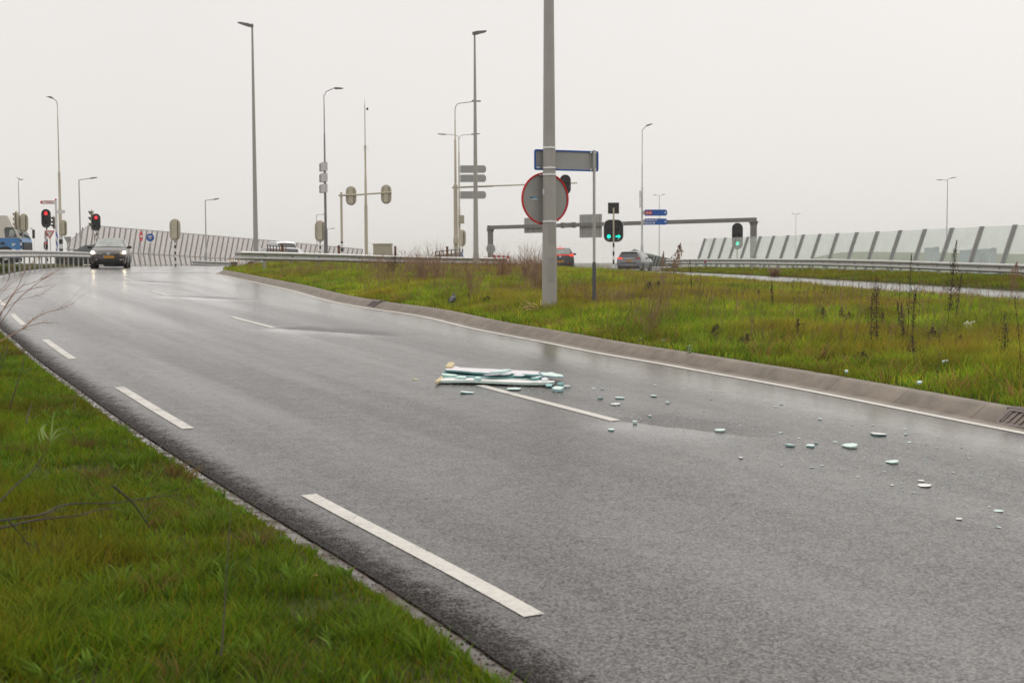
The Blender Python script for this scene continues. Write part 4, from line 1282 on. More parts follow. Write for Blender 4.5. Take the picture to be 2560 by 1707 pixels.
street_lamp('street_lamp', 96, [(640, 7, 1605), (614, 7), (612, 5), (470, 4.6), (469, 3.4), (412, 3.0), (411, 2.2), (352, 1.9), (330, 1.8)],
            'grey street lamp with a bent neck carrying the blue direction arms', arms=[([(1605, 332), (1605.5, 327), (1608, 323), (1617, 314)], 1.8)],
            heads=[((1616, 315), (1631, 309.5), 3.6)], m=galv, group=LG)
# blue direction arms with writing
def blue_arm(py, lines, label, shield=None):
    D = 95.8
    c = W(1640, py, D)
    w, h = M(56, D), M(15.5, D)
    r = root('direction_sign', (c.x, D - .1, c.z), 0, label, 'direction sign', 'blue direction arms')
    mb = MB(); mb.prism([(-w / 2, -h / 2), (w / 2 - .11, -h / 2), (w / 2 - .02, -h * .25), (w / 2, 0), (w / 2 - .02, h * .25), (w / 2 - .11, h / 2), (-w / 2, h / 2)], .06, Matrix.Identity(4), mf=0, mb=1, ms=0)
    mb.build('panel', [sign_blue, sign_grey], r)
    mb = MB(); a = .085; x0 = w / 2 - .14
    mb.prism([(x0 - a, -.03), (x0, -.03), (x0, -.085), (x0 + a, 0), (x0, .085), (x0, .03), (x0 - a, .03)], .006, Matrix.Translation((0, -.008, 0))); mb.build('arrow', white, r, smooth=False)
    if shield:
        mb = MB(); mb.prism(rrect(.48, .27, .04), .006, Matrix.Translation((-w / 2 + .28, -.008, 0)), 0, 0, 0); mb.build('route_patch', sign_red, r, smooth=False)
        text('lettering', shield, .23, white, r, Matrix.Translation((-w / 2 + .28, -.012, -.08)), 'CENTER', .004)
    for i, s_ in enumerate(lines):
        text('lettering', s_, .185, white, r, Matrix.Translation((-w / 2 + .05, -.006, .055 - i * .195)), 'LEFT', .004)
    mb = MB(); mb.box((-w / 2 - .09, .03, 0), (.2, .04, .3)); mb.build('bracket', galv, r)
blue_arm(532, [], 'upper blue direction arm with a red patch reading A16', 'A16')
blue_arm(554.5, ['Utrecht 60', 'Breda 48'], 'lower blue direction arm with two lines of white town names')
for py, lab in ((487, 'upper'), (509, 'lower')):
    c = W(1600.3, py, 95.7)
    o = MB().box((0, 0, 0), (.09, .5, .56)).box((.07, 0, 0), (.06, .05, .3)).build('narrow_sign', mat('sign_white', (.8, .78, .76)), smooth=False)
    tag(o, 'pale narrow panel edge on at the left of the bent lamp post, ' + lab + ' one', 'sign', 'pale panels on the bent lamp post'); o.location = c

street_lamp('street_lamp', 132, [(640, 2.6, 51), (500, 2.2), (452, 1.6)], 'thin far street lamp with two short heads above the truck', heads=[((51, 450), (43, 444), 2.2), ((51, 450), (58, 448), 2.2)], m=galv, group=LG)
street_lamp('street_lamp', 100, [(640, 4.6, 202), (610, 4.2), (449, 2.6)], 'angular grey street lamp at the left end of the chevron fence', arms=[([(199.5, 449.5), (228, 446)], 2.2)], heads=[((226, 446.5), (243, 443.5), 3.2)], m=galv, group=LG)
street_lamp('street_lamp', 104, [(660, 4.4, 516), (640, 3.8), (501, 2.4)], 'angular grey street lamp standing before the middle of the chevron fence', arms=[([(513.5, 501), (536, 499)], 2.0)], heads=[((534, 499.3), (548, 496), 3)], m=galv, group=LG)
street_lamp('street_lamp', 150, [(640, 2.2, 793), (537, 1.6)], 'small far angular lamp left of the dark lamp post', arms=[([(792, 537.5), (808, 536)], 1.3)], heads=[((807, 536.3), (815, 534), 1.8)], m=galv, group=LG)
street_lamp('street_lamp', 175, [(640, 2, 816), (574, 1.4)], 'tiny far angular lamp half hidden behind the dark lamp post', arms=[([(816, 573.5), (829, 572)], 1.2)], heads=[((828, 572.3), (838, 570), 1.7)], m=galv, group=LG)
MG = 'motorway lamps fading in the haze'
street_lamp('street_lamp', 205, [(660, 2.4, 1648), (600, 2.0), (489, 1.4)], 'faint double armed motorway lamp behind the blue direction arms', arms=[([(1648, 489), (1640, 488.5)], 1.0), ([(1648, 489), (1656, 487.5)], 1.0)],
            heads=[((1641, 488.6), (1633, 487), 1.5), ((1655, 487.6), (1664, 485.5), 1.5)], m=galv, group=MG)
street_lamp('street_lamp', 265, [(640, 1.6, 1989), (536, 1.1)], 'faintest double armed motorway lamp above the far end of the glass barrier', arms=[([(1989, 536), (1984, 535)], .9), ([(1989, 536), (1995, 534.6)], .9)],
            heads=[((1985, 535), (1979, 533.5), 1.2), ((1994, 534.7), (2001, 532.5), 1.2)], m=galv, group=MG)
street_lamp('street_lamp', 150, [(640, 2.8, 2366), (566, 2.4), (451, 1.7)], 'double armed motorway lamp rising behind the near part of the glass barrier', arms=[([(2366, 452), (2364, 450.5), (2352, 450)], 1.4), ([(2366, 452), (2369, 448.5), (2378, 445.5)], 1.4)],
            heads=[((2354, 450), (2341, 450.5), 2), ((2376, 446), (2391, 443.5), 2)], m=galv, group=MG)

# -- overhead gantry
def overhead_gantry():
    DL, DR = 180.0, 150.0
    pl, pr_ = W(1224, 566, DL), W(1884, 547, DR)
    b = Vector((pl.x, pl.y, gz(pl.x, pl.y)))
    r = root('sign_gantry', b, 0, 'long dark grey overhead sign gantry spanning the junction', 'sign gantry')
    q = pr_ - b; p = pl - b
    th = .50
    zl, zr_ = p.z, q.z
    zl = W(1224, 569, DL).z - b.z; zr_ = W(1884, 549.5, DR).z - b.z
    d = Vector((q.x, q.y, 0)); L = d.length; u = d / L; rz = math.atan2(u.y, u.x)
    mb = MB(); mb.X = Matrix.Rotation(rz, 4, 'Z')
    V = []
    for x, z, h in ((-.25, zl, th), (L * .34, zl + (zr_ - zl) * .34, th * .95), (L * .345, zl + (zr_ - zl) * .345, th * .95), (L + .3, zr_, th * .95)):
        V += [(x, -.22, z - h / 2), (x, .22, z - h / 2), (x, .22, z + h / 2), (x, -.22, z + h / 2)]
    mb.add(V, [(0, 3, 2, 1), (12, 13, 14, 15)] + [(o + i, o + (i + 1) % 4, o + 4 + (i + 1) % 4, o + 4 + i) for o in (0, 4, 8) for i in range(4)])
    for f in (.315, .36):
        z = zl + (zr_ - zl) * f
        mb.box((L * f, 0, z), (.18, .62, .72))
    mb.box((L * .338, 0, zl + (zr_ - zl) * .338), (1.3, .5, .60))
    for k in range(4): mb.box((-.12 + k * .14, -.23, zl), (.05, .05, th + .1))
    mb.build('beam', galv_d, r, smooth=False)
    for x, z in ((.15, zl), (L, zr_)):
        mb = MB(); mb.X = Matrix.Rotation(rz, 4, 'Z')
        gp = Matrix.Rotation(rz, 4, 'Z') @ Vector((x, 0, 0))
        z0 = gz(b.x + gp.x, b.y + gp.y) - b.z
        zt = z - th / 2
        V = []
        for zz, w in ((z0, .27), (zt - .45, .27), (zt - .25, .30), (zt, .38)):
            V += [(x - w, -w, zz), (x + w, -w, zz), (x + w, w, zz), (x - w, w, zz)]
        mb.add(V, [(12, 13, 14, 15)] + [(o + i, o + (i + 1) % 4, o + 4 + (i + 1) % 4, o + 4 + i) for o in (0, 4, 8) for i in range(4)])
        mb.box((x, 0, zt + .03), (.9, .8, .06))
        mb.build('post', galv_d, r, smooth=False)
    # two sign backs with rails
    for x0, x1, y0, y1, D in ((1300, 1378, 544, 582, 173.5), (1440, 1513.5, 536, 594, 167.5)):
        a, c = W(x0, y0, D), W(x1, y1, D)
        s_ = root('motorway_sign', ((a.x + c.x) / 2, D - .0, (a.z + c.z) / 2), rz, ('tall' if x0 > 1400 else 'low') + ' ribbed grey sign back on the gantry ' + ('right of' if x0 > 1400 else 'behind') + ' the round sign', 'motorway sign', 'sign backs on the gantry')
        w, h = c.x - a.x, a.z - c.z
        s_.location.y = b.y + (s_.location.x - b.x) * u.y / u.x + .45
        mb = MB(); mb.box((0, 0, 0), (w, .06, h)); mb.build('panel', [sign_grey], s_, smooth=False)
        k = 4
        for i in range(k):
            mb = MB(); mb.box((-w / 2 + (i + .45) * w / k, -.07, 0), (.13, .06, h * .99)); mb.build('rail', galv, s_, smooth=False)
        for j in range(3):
            mb = MB(); mb.box((0, -.036, -h / 2 + h * (j + .5) / 3), (w, .012, .04)); mb.build('rib', galv_d, s_, smooth=False)
overhead_gantry()

# -- roadside signs
def tri_sign(px, py, wpx, D, yaw, label, front=True):
    c = W(px, py, D); b = Vector((c.x, D, gz(c.x, D)))
    s_ = M(wpx, D); h = s_ * .87
    r = root('give_way_sign', b, yaw, label, 'road sign', 'give way signs')
    zc = c.z - b.z
    def tri(k):
        return [(-s_ / 2 * k, h / 3 * k + 0), (0, -h * 2 / 3 * k), (s_ / 2 * k, h / 3 * k)]
    mb = MB(); mb.prism(tri(1), .02, Matrix.Translation((0, -.05, zc)), mf=0, mb=1, ms=0); mb.build('panel', [sign_red, sign_grey], r, smooth=False)
    mb = MB(); mb.prism(tri(.66), .006, Matrix.Translation((0, -.058, zc))); mb.build('centre', mat('sign_cream', (.66, .64, .58), .4), r, smooth=False)
    mb = MB(); mb.tube([(0, 0, 0), (0, 0, zc + h / 4)], .03, 8); mb.build('post', galv, r)
tri_sign(125, 584, 25, 95, 0, 'red and white give way sign facing the viewer below the red traffic light')
tri_sign(112, 585, 25, 96.5, R(115), 'give way sign turned edge on, left of the facing give way sign')
tri_sign(168.5, 598, 21, 99, PI - .1, 'grey back of a give way sign right of the slim beige mast')
tri_sign(236, 590, 18, 105, R(118), 'give way sign turned edge on behind the dark oncoming hatchback')

def round_post_sign(name, px, py, dpx, D, yaw, label, mats_, deco=None, post_top=0.0, cat='road sign'):
    c = W(px, py, D); b = Vector((c.x, D, gz(c.x, D))); rad = M(dpx, D) / 2
    r = root(name, b, yaw, label, cat)
    n = 28; zc = c.z - b.z
    P = [(rad * math.cos(2 * PI * k / n), rad * math.sin(2 * PI * k / n)) for k in range(n)]
    mb = MB(); mb.prism(P, .02, Matrix.Translation((0, -.06, zc)), mf=0, mb=1, ms=2); mb.build('panel', mats_, r, smooth=False)
    mb = MB(); mb.tube([(0, 0, 0), (0, 0, zc + post_top)], .03, 8); mb.build('post', galv, r)
    if deco: deco(r, zc, rad)
def bike(r, zc, rad):
    mb = MB(); k = rad * .62
    def seg(a, c_): mb.tube([(a[0] * k, -.075, zc + a[1] * k), (c_[0] * k, -.075, zc + c_[1] * k)], rad * .06, 5)
    for cx in (-.5, .5):
        q = [(cx + .34 * math.cos(2 * PI * i / 10), .30 + .34 * math.sin(2 * PI * i / 10)) for i in range(11)]
        for a, c_ in zip(q, q[1:]): seg(a, c_)
    for a, c_ in (((-.5, .3), (-.2, .7)), ((-.2, .7), (.3, .7)), ((.3, .7), (.5, .3)), ((-.2, .7), (0, .25)), ((0, .25), (.3, .7)), ((.3, .7), (.3, .85)), ((-.35, -.35), (-.1, -.15)), ((-.1, -.15), (.25, -.15)), ((.25, -.15), (.45, -.35)), ((-.45, -.55), (.5, -.55))): seg(a, c_)
    mb.build('cycle_symbol', white, r)
    mb = MB(); mb.box((0, -.06, zc - rad * 1.32), (rad * 1.1, .02, rad * .42)); mb.build('sub_plate', white, r, smooth=False)
round_post_sign('cycle_sign', 376, 594, 19.5, 92, 0, 'round blue cycle path sign with a white bicycle symbol', [sign_blue, sign_grey, sign_blue], bike)
def bar(r, zc, rad):
    mb = MB(); mb.box((0, -.065, zc), (rad * 1.4, .012, rad * .36)); mb.build('white_bar', white, r, smooth=False)
round_post_sign('no_entry_sign', 351, 591, 26, 93, R(86), 'red no entry sign turned nearly edge on, left of the blue cycle sign', [sign_red, sign_grey, sign_red], bar)
round_post_sign('road_sign', 1227.5, 622, 24.5, 92, PI + R(25), 'small grey round sign back with red edge before the left gantry post', [white, sign_grey, sign_red], None, .2)
round_post_sign('road_sign', 1152, 637, 15, 95, R(65), 'blue round sign turned mostly edge on at the foot of the beige mast', [sign_blue, sign_blue, white])

# cyclist finger post
b = base_at(141, 560, 94)
r = root('finger_post', b, 0, 'white cyclist finger post with red cap and blue spiral foot', 'finger post')
def Z(py): return zat(139, py, 94) - b.z
mb = MB(); z0 = Z(578)
mb.tube([(0, 0, z0), (0, 0, Z(503))], .075, 12, mi=0)
n = 12; rows = int(z0 / .1)
V = [(.078 * math.cos(2 * PI * k / n), .078 * math.sin(2 * PI * k / n), z0 * i / rows) for i in range(rows + 1) for k in range(n)]
o = len(mb.v); mb.v += V
for i in range(rows):
    for k in range(n):
        mb.f.append((o + i * n + k, o + i * n + (k + 1) % n, o + (i + 1) * n + (k + 1) % n, o + (i + 1) * n + k)); mb.m.append(1 if (i + k) % 6 < 3 else 0)
mb.build('post', [white, mat('spiral_blue', (.03, .07, .42), .4)], r)
mb = MB(); mb.tube([(0, 0, Z(502)), (0, 0, Z(497))], .06, 10); mb.build('cap', sign_red, r)
def finger(py, yaw, L, lab):
    mb = MB(); w = .25
    mb.prism([(-L, -w / 2), (-.05, -w / 2), (-.05, w / 2), (-L, w / 2), (-L - .13, w / 4), (-L - .13, -w / 4)], .03, Matrix.Translation((0, -.015, 0)), 0, 0, 1)
    h = mb.build('finger_arm', [white, sign_red], r, smooth=False); h.location = (0, -.05, Z(py)); h.rotation_euler = (0, 0, yaw)
    mb = MB(); mb.prism([(-L + .02, -w / 2 + .005), (-L + .02, w / 2 - .005), (-L - .12, w / 4), (-L - .12, -w / 4)], .006, Matrix.Translation((0, -.022, 0)))
    mb.box((-L / 2 - .06, -.018, w / 2 - .012), (L - .1, .006, .018)); mb.box((-L / 2 - .06, -.018, -w / 2 + .012), (L - .1, .006, .018)); mb.build('arm_border', sign_red, h, smooth=False)
    mb = MB(); mb.box((-L * .55, -.018, .05), (L * .55, .006, .04)); mb.box((-L * .42, -.018, -.045), (L * .5, .006, .04)); mb.build('arm_lettering', mat('faded_red', (.55, .20, .17), .5), h, smooth=False)
finger(506, 0, .96, ''); finger(517, R(-70), .9, ''); finger(530, R(150), .8, '')

# control cabinet, corten posts, board fences
b = base_at(957, 610, 70)
r = root('control_cabinet', b, 0, 'beige roadside control cabinet behind the middle guardrail', 'cabinet')
zt = zat(957, 609, 70) - b.z; w = M(46, 70)
mb = MB(); mb.box((0, 0, (zt - .06) / 2), (w, .5, zt - .06)); mb.build('body', beige2, r, smooth=False)
mb = MB(); mb.box((0, 0, zt - .03), (w + .06, .58, .07)); mb.build('lid', beige, r, smooth=False)
for s_ in (-1, 1):
    mb = MB(); mb.box((s_ * w / 4, -.256, zt * .48), (w / 2 - .03, .012, zt * .8)); mb.build('door', beige2, r, smooth=False)
for px, yt, w_, D, lab in ((706, 612, 6, 57, 'right of the left board fence'), (847, 614, 5.6, 61, 'left of the black and white pole foot'), (988, 616, 5, 64, 'beside the beige cabinet'), (1118, 617, 5.4, 62, 'before the right board fence')):
    b = base_at(px, yt, D); h = zat(px, yt, D) - b.z; w = M(w_, D)
    o = MB().box((0, 0, h / 2), (w, w, h)).box((0, 0, h + .008), (w * 1.04, w * 1.04, .016)).build('corten_post', rust, smooth=False)
    o.location = b; tag(o, 'square rust brown steel post behind the guardrail, ' + lab, 'post', 'rust brown posts behind the guardrail')

def board_fence(pl, pr_, label, D0, D1, ybot):
    """weathered ribbed barrier: (x, ytop) left and right"""
    a, c = W(pl[0], pl[1], D0), W(pr_[0], pr_[1], D1)
    b = Vector((a.x, a.y, min(gz(a.x, a.y), gz(c.x, c.y)) - .05))
    d = Vector((c.x - a.x, c.y - a.y, 0)); L = d.length
    r = root('board_fence', b, math.atan2(d.y, d.x), label, 'fence', 'weathered board fences')
    za, zc = a.z - b.z, c.z - b.z; cap = .16
    mb = MB(); mb.add([(0, 0, 0), (L, 0, 0), (L, 0, zc - cap), (0, 0, za - cap), (0, .06, 0), (L, .06, 0), (L, .06, zc - cap), (0, .06, za - cap)],
                      [(0, 1, 2, 3), (4, 7, 6, 5), (3, 2, 6, 7), (0, 3, 7, 4), (1, 5, 6, 2)]); mb.build('boards', wood_w, r, smooth=False)
    n = 6
    for i in range(n + 1):
        x = L * i / n; z = za + (zc - za) * i / n
        mb = MB(); mb.box((x, -.03, z / 2), (.05, .05, z)); mb.build('batten', galv_d, r, smooth=False)
    mb = MB(); mb.tube([(0, -.02, za), (L, -.02, zc)], .022, 6); mb.build('top_rail', galv_d, r)
board_fence((670, 612), (716, 618), 'weathered low board fence behind the guardrail near the white van', 66, 62, 0)
board_fence((1090, 629), (1151, 623), 'weathered low board fence behind the guardrail at the foot of the beige mast', 66, 62, 0)

# red and white barrier board
b = base_at(1256, 640, 80); c = W(1256, 641, 80)
r = root('barrier_board', b, 0, 'red and white striped barrier board right of the small round sign', 'barrier')
L = M(46, 80); z = c.z - b.z
mb = MB(); k = 8
for i in range(k):
    x0 = -L / 2 + L * i / k
    mb.box((x0 + L / k / 2, 0, z - .01 * i), (L / k, .03, .17), i % 2)
mb.build('board', [sign_red, white], r, smooth=False)
for s_ in (-1, 1):
    mb = MB(); mb.box((s_ * L * .4, .03, z / 2), (.06, .04, z)); mb.build('leg', galv, r, smooth=False)

# -- guardrails
def wbeam(side=1):
    P = [(0, .155), (.035, .15), (.075, .115), (.08, .085), (.045, .045), (.01, .02), (.01, -.02), (.045, -.045), (.08, -.085), (.075, -.115), (.035, -.15), (0, -.155)]
    return [(x * side, z) for x, z in P]

def guardrail(pts, label, H=.75, step=1.33, name='guardrail', double=False, endcap=True, side=1, m=galv, start_wrap=False, maxposts=60):
    """pts [(x,y,zbase)]; the beam profile points to the right of travel * side"""
    P = [Vector(p) for p in pts]
    # resample
    Q = [P[0]]
    for a, b in zip(P, P[1:]):
        k = max(1, int((b - a).length / .66))
        for i in range(1, k + 1): Q.append(a.lerp(b, i / k))
    o0 = P[0].copy()
    r = root(name, o0, 0, label, 'guardrail', None)
    N = []
    for i in range(len(Q)):
        a, b = Q[max(i - 1, 0)], Q[min(i + 1, len(Q) - 1)]
        t = Vector((b.x - a.x, b.y - a.y, 0)).normalized(); N.append(Vector((t.y, -t.x, 0)))
    def beam(sd, nm):
        prof = wbeam(1); V = []; F = []; n = len(prof)
        for q, nn in zip(Q, N):
            for x, z in prof:
                V.append(q - o0 + nn * sd * (x + .06) + Vector((0, 0, H - .155 + z)))
            for x, z in prof[::-1]:
                V.append(q - o0 + nn * sd * (x + .052) + Vector((0, 0, H - .155 + z * .985)))
        m2 = 2 * n
        for i in range(len(Q) - 1):
            for k in range(m2):
                F.append((i * m2 + k, i * m2 + (k + 1) % m2, (i + 1) * m2 + (k + 1) % m2, (i + 1) * m2 + k))
        F.append(tuple(range(m2))); F.append(tuple((len(Q) - 1) * m2 + k for k in range(m2)))
        mb = MB(); mb.add(V, F); mb.build(nm, m, r, ang=60)
    beam(side, 'beam')
    if double: beam(-side, 'beam')
    # posts
    s = 0; nxt = .3; cnt = 0
    for i in range(1, len(Q)):
        s += (Q[i] - Q[i - 1]).length
        if s >= nxt and cnt < maxposts:
            q = Q[i] - o0; a = math.atan2(N[i].y, N[i].x)
            mb = MB(); mb.box((q.x, q.y, q.z + (H - .05) / 2 - .15), (.055, .10, H - .05 + .3), 0, a)
            p_ = mb.build('post', galv, r, smooth=False)
            mb = MB(); e = q + N[i] * side * .03; mb.box((e.x, e.y, q.z + H - .155), (.10, .12, .20), 0, a); mb.build('spacer', galv_d, p_, smooth=False)
            nxt += step; cnt += 1
    if start_wrap:
        q = Q[0] - o0; a = math.atan2(N[0].y, N[0].x)
        mb = MB()
        pr_ = [(.17, .155), (.17, -.155)]
        n = 9; V = []
        for k in range(n):
            th = PI * k / (n - 1)
            for z in (.155, .09, .04, -.04, -.09, -.155):
                off = .03 if abs(z) in (.09,) else 0
                rr = .12 + off
                t = Vector((N[0].y, -N[0].x, 0))
                c = q + N[0] * (rr * math.cos(th)) + Vector((-N[0].y, N[0].x, 0)) * -1 * 0 + (-Vector((-N[0].y, N[0].x, 0))) * (rr * math.sin(th))
                V.append(c + Vector((0, 0, H - .155 + z)))
        mb.add(V, [(k * 6 + j, k * 6 + j + 1, (k + 1) * 6 + j + 1, (k + 1) * 6 + j) for k in range(n - 1) for j in range(5)])
        mb.build('end_cap', m, r)
    return r

def rail_pts(px_list, H=.75):
    """(px, py of beam top, D) -> base points under the beam"""
    out = []
    for px, py, D in px_list:
        p = W(px, py, D); out.append((p.x, p.y, p.z - H))
    return out
guardrail(rail_pts([(-260, 630, 38), (-120, 627, 44), (0, 624.8, 51), (60, 625.5, 57), (120, 627, 64), (170, 628.5, 70), (225, 631, 76), (262, 634, 84)]),
          'long curved steel guardrail left of the road before the truck', double=True, side=1, step=1.33)
guardrail(rail_pts([(596, 628, 46.5), (660, 629.5, 47.6), (760, 632, 49.6), (860, 635, 51.8), (960, 638.5, 54), (1060, 641.5, 56.3), (1160, 643, 58.5), (1262, 644.5, 60.5)]),
          'double steel guardrail across the back of the island in the middle', double=True, side=1, start_wrap=True, step=2.0)
guardrail([Vector((26.5, 14, .42)), Vector((21.8, 24, .66))] + rail_pts([(2660, 664, 38.5), (2560, 660.5, 42.8), (2400, 656, 47), (2230, 650.5, 52), (2060, 647, 57.6), (1880, 646.4, 68), (1760, 647, 77), (1668, 648.5, 84)]),
          'long steel guardrail along the side road before the glass barrier', side=-1, step=1.33, endcap=True)
guardrail(rail_pts([(484, 650.5, 86), (590, 654, 83)]), 'short far guardrail with a blunt end before the chevron fence', side=1, step=.9, H=.72)
guardrail(rail_pts([(1523, 667.5, 112), (1600, 668, 108), (1680, 667, 104)]), 'short far guardrail passing behind the grey car', side=1, step=2)
p = W(1772, 654.5, 76)
o = MB().ball((0, 0, 0), (.07, .03, .07), 10, 6).box((0, .03, 0), (.05, .04, .05)).build('reflector', red_dark); o.location = p + Vector((-.22, -.1, 0))
tag(o, 'round red reflector on the guardrail beside the side road', 'reflector')

# -- glass noise barrier on the right
glassb = bpy.data.materials.new('barrier_glass'); glassb.use_nodes = True
def _g(m, tint, milk, body):
    nt = m.node_tree; n = nt.nodes; l = nt.links; b = n['Principled BSDF']
    b.inputs['Base Color'].default_value = (*body, 1); b.inputs['Roughness'].default_value = .12
    tl = n.new('ShaderNodeBsdfTranslucent'); tl.inputs['Color'].default_value = (*body, 1)
    m1 = n.new('ShaderNodeMixShader'); m1.inputs['Fac'].default_value = .55
    l.new(b.outputs['BSDF'], m1.inputs[1]); l.new(tl.outputs['BSDF'], m1.inputs[2])
    tr = n.new('ShaderNodeBsdfTransparent'); tr.inputs['Color'].default_value = (*tint, 1)
    tc = n.new('ShaderNodeTexCoord'); no = n.new('ShaderNodeTexNoise'); no.inputs['Scale'].default_value = .9; no.inputs['Detail'].default_value = 4
    l.new(tc.outputs['Object'], no.inputs['Vector'])
    mr = n.new('ShaderNodeMapRange'); mr.inputs['To Min'].default_value = milk - .1; mr.inputs['To Max'].default_value = milk + .12
    l.new(no.outputs['Fac'], mr.inputs['Value'])
    mx = n.new('ShaderNodeMixShader'); l.new(mr.outputs['Result'], mx.inputs['Fac'])
    l.new(tr.outputs['BSDF'], mx.inputs[1]); l.new(m1.outputs['Shader'], mx.inputs[2])
    l.new(mx.outputs['Shader'], n['Material Output'].inputs['Surface'])
_g(glassb, (.95, .975, .965), .24, (.86, .89, .85))
glassc = bpy.data.materials.new('fence_glass'); glassc.use_nodes = True
_g(glassc, (.95, .93, .92), .30, (.82, .78, .77))

def glass_barrier():
    # measured post tops (photo columns) give the spacing; the line runs straight along the verge
    tops = [2620, 2511, 2420, 2335.5, 2258.6, 2191, 2129, 2077, 2029, 1993, 1959, 1927, 1895, 1866.5, 1839, 1814, 1790, 1766, 1745]
    a = Vector((17.0, 46.2)); c = Vector((12.25, 88.2))
    u = (c - a).normalized(); L = (c - a).length
    n = Vector((u.y, -u.x))             # outward (away from the road)
    ztop = pchip([-30, 0, 20, L], [2.80, 2.86, 2.93, 3.06])
    k = 17; st = L / k
    zb0 = float(G(a.x, a.y))
    r = root('glass_barrier', (a.x, a.y, zb0), 0, 'leaning pale green glass noise barrier with slanted grey posts', 'noise barrier')
    lean = .33
    def pt(s, z, off=0.0):
        g0 = .98
        p = a + u * s + n * ((z - g0) * lean + off)
        return Vector((p.x - a.x, p.y - a.y, z - zb0))
    for i in range(-9, k + 1):
        s = i * st; zb = .80; zt = float(ztop(s)) + .02
        mb = MB()
        w = .045
        V = []
        for z in (zb, zt):
            for ds, off in ((-w, -.11), (w, -.11), (w, .06), (-w, .06)):
                V.append(pt(s + ds, z, off))
        mb.add(V, [(0, 1, 5, 4), (1, 2, 6, 5), (2, 3, 7, 6), (3, 0, 4, 7), (4, 5, 6, 7), (3, 2, 1, 0)])
        mb.build('post', mat('barrier_post', (.34, .33, .33), .5, .2, .1, 4), r, smooth=False)
        if i < k:
            V = []
            for z in (1.02, None):
                for off in (0, .02):
                    for ds in (w + .01, st - w - .01):
                        zz = float(ztop(s + ds)) if z is None else z
                        V.append(pt(s + ds, zz, off))
            mb = MB(); mb.add(V, [(0, 1, 5, 4), (2, 6, 7, 3), (0, 4, 6, 2), (1, 3, 7, 5), (4, 5, 7, 6), (0, 2, 3, 1)])
            mb.build('glass_panel', glassb, r, smooth=False)
            mb = MB(); V = []
            for z in (.62, 1.01):
                for off in (-.07, .09):
                    for ds in (0.0, st):
                        p = a + u * (s + ds) + n * off
                        V.append(Vector((p.x - a.x, p.y - a.y, z - zb0)))
            mb.add(V, [(0, 1, 5, 4), (2, 6, 7, 3), (0, 4, 6, 2), (1, 3, 7, 5), (4, 5, 7, 6), (0, 2, 3, 1)])
            mb.build('plinth', concrete_w, r, smooth=False)
glass_barrier()

# -- chevron fence on the far side of the crossing road
def chevron_fence():
    D = lambda x: np.interp(x, [165, 905], [112, 150])
    top = lambda x: np.interp(x, [165, 222, 690, 905], [610, 563, 602.5, 623])
    knee = lambda x: 626 + (x - 222) * .0588
    o = W(222, 640, float(D(222)))
    b = Vector((o.x, o.y, gz(o.x, o.y)))
    r = root('chevron_fence', b, 0, 'long pale screen with kinked grey slats beyond the crossing road', 'noise barrier')
    fm = mat('slat_grey', (.40, .38, .365), .5, .2, .08, 3)
    def P(x, y): 
        return W(x, y, float(D(x))) - b
    x = 172.0; i = 0
    while x < 905:
        yk = knee(x)
        # top where the slanting slat meets the top line
        xt = x + .265 * (yk - top(x + 17)); yt = top(xt)
        if yt < yk - 4:
            w = M(2.1, float(D(x)))
            mb = MB()
            k = P(x, yk); t = P(xt, yt); t.y = k.y; e = P(x + 14, yk + 44); e.y = k.y
            mb.tube([e, k, t], w, 4)
            mb.build('slat', fm, r, smooth=False)
        x += float(np.interp(x, [165, 905], [13.6, 11.4])); i += 1
    xs_ = np.linspace(166, 905, 40)
    mb = MB(); mb.tube([P(q, float(top(q))) for q in xs_], .035, 5); mb.build('top_rail', fm, r)
    mb = MB(); mb.tube([P(q, float(knee(q))) + Vector((0, -.1, 0)) for q in xs_], .045, 5); mb.build('knee_rail', fm, r)
    mb = MB(); V = [P(q, float(top(q))) + Vector((0, .12, 0)) for q in xs_] + [P(q, float(knee(q)) + 44) + Vector((0, .12, 0)) for q in xs_]
    n = len(xs_); V += [v + Vector((0, .03, 0)) for v in V]
    F = []
    for k in range(n - 1):
        F += [(k, k + 1, n + k + 1, n + k), (2 * n + k, 3 * n + k, 3 * n + k + 1, 2 * n + k + 1), (k, 2 * n + k, 2 * n + k + 1, k + 1)]
    mb.add(V, F); mb.build('screen', glassc, r, smooth=False)
chevron_fence()

# dark slatted fence end far behind the grey car
def far_fence():
    D = 135.0
    o = W(1640, 650, D); b = Vector((o.x, D, gz(o.x, D)))
    r = root('slatted_fence', b, 0, 'dark green slatted fence dropping away behind the grey car', 'fence')
    dk = mat('fence_dark', (.10, .115, .10), .6, 0, .15, 3)
    top = lambda x: np.interp(x, [1575, 1585, 1592, 1615, 1700], [632, 622, 624, 635, 652])
    for i, x in enumerate(np.arange(1612, 1702, 8.2)):
        k = W(x - 12, 690, D) - b; t = W(x + 3.5, float(top(x + 3)), D) - b
        mb = MB(); mb.tube([(k.x, 0, k.z), (t.x, 0, t.z)], M(2.6, D), 4); mb.build('slat', dk, r, smooth=False)
    V = [(W(x, float(top(x)), D) - b) for x in (1578, 1585, 1592, 1603, 1700, 1700, 1578)]
    V = [(v.x, v.z) for v in V[:5]] + [((W(1700, 690, D) - b).x, (W(1700, 690, D) - b).z), ((W(1578, 690, D) - b).x, (W(1578, 690, D) - b).z)]
    mb = MB(); mb.prism(V, .05, Matrix.Translation((0, .3, 0))); mb.build('screen', mat('fence_screen', (.42, .45, .42), .5, 0, .1, 1), r, smooth=False)
far_fence()

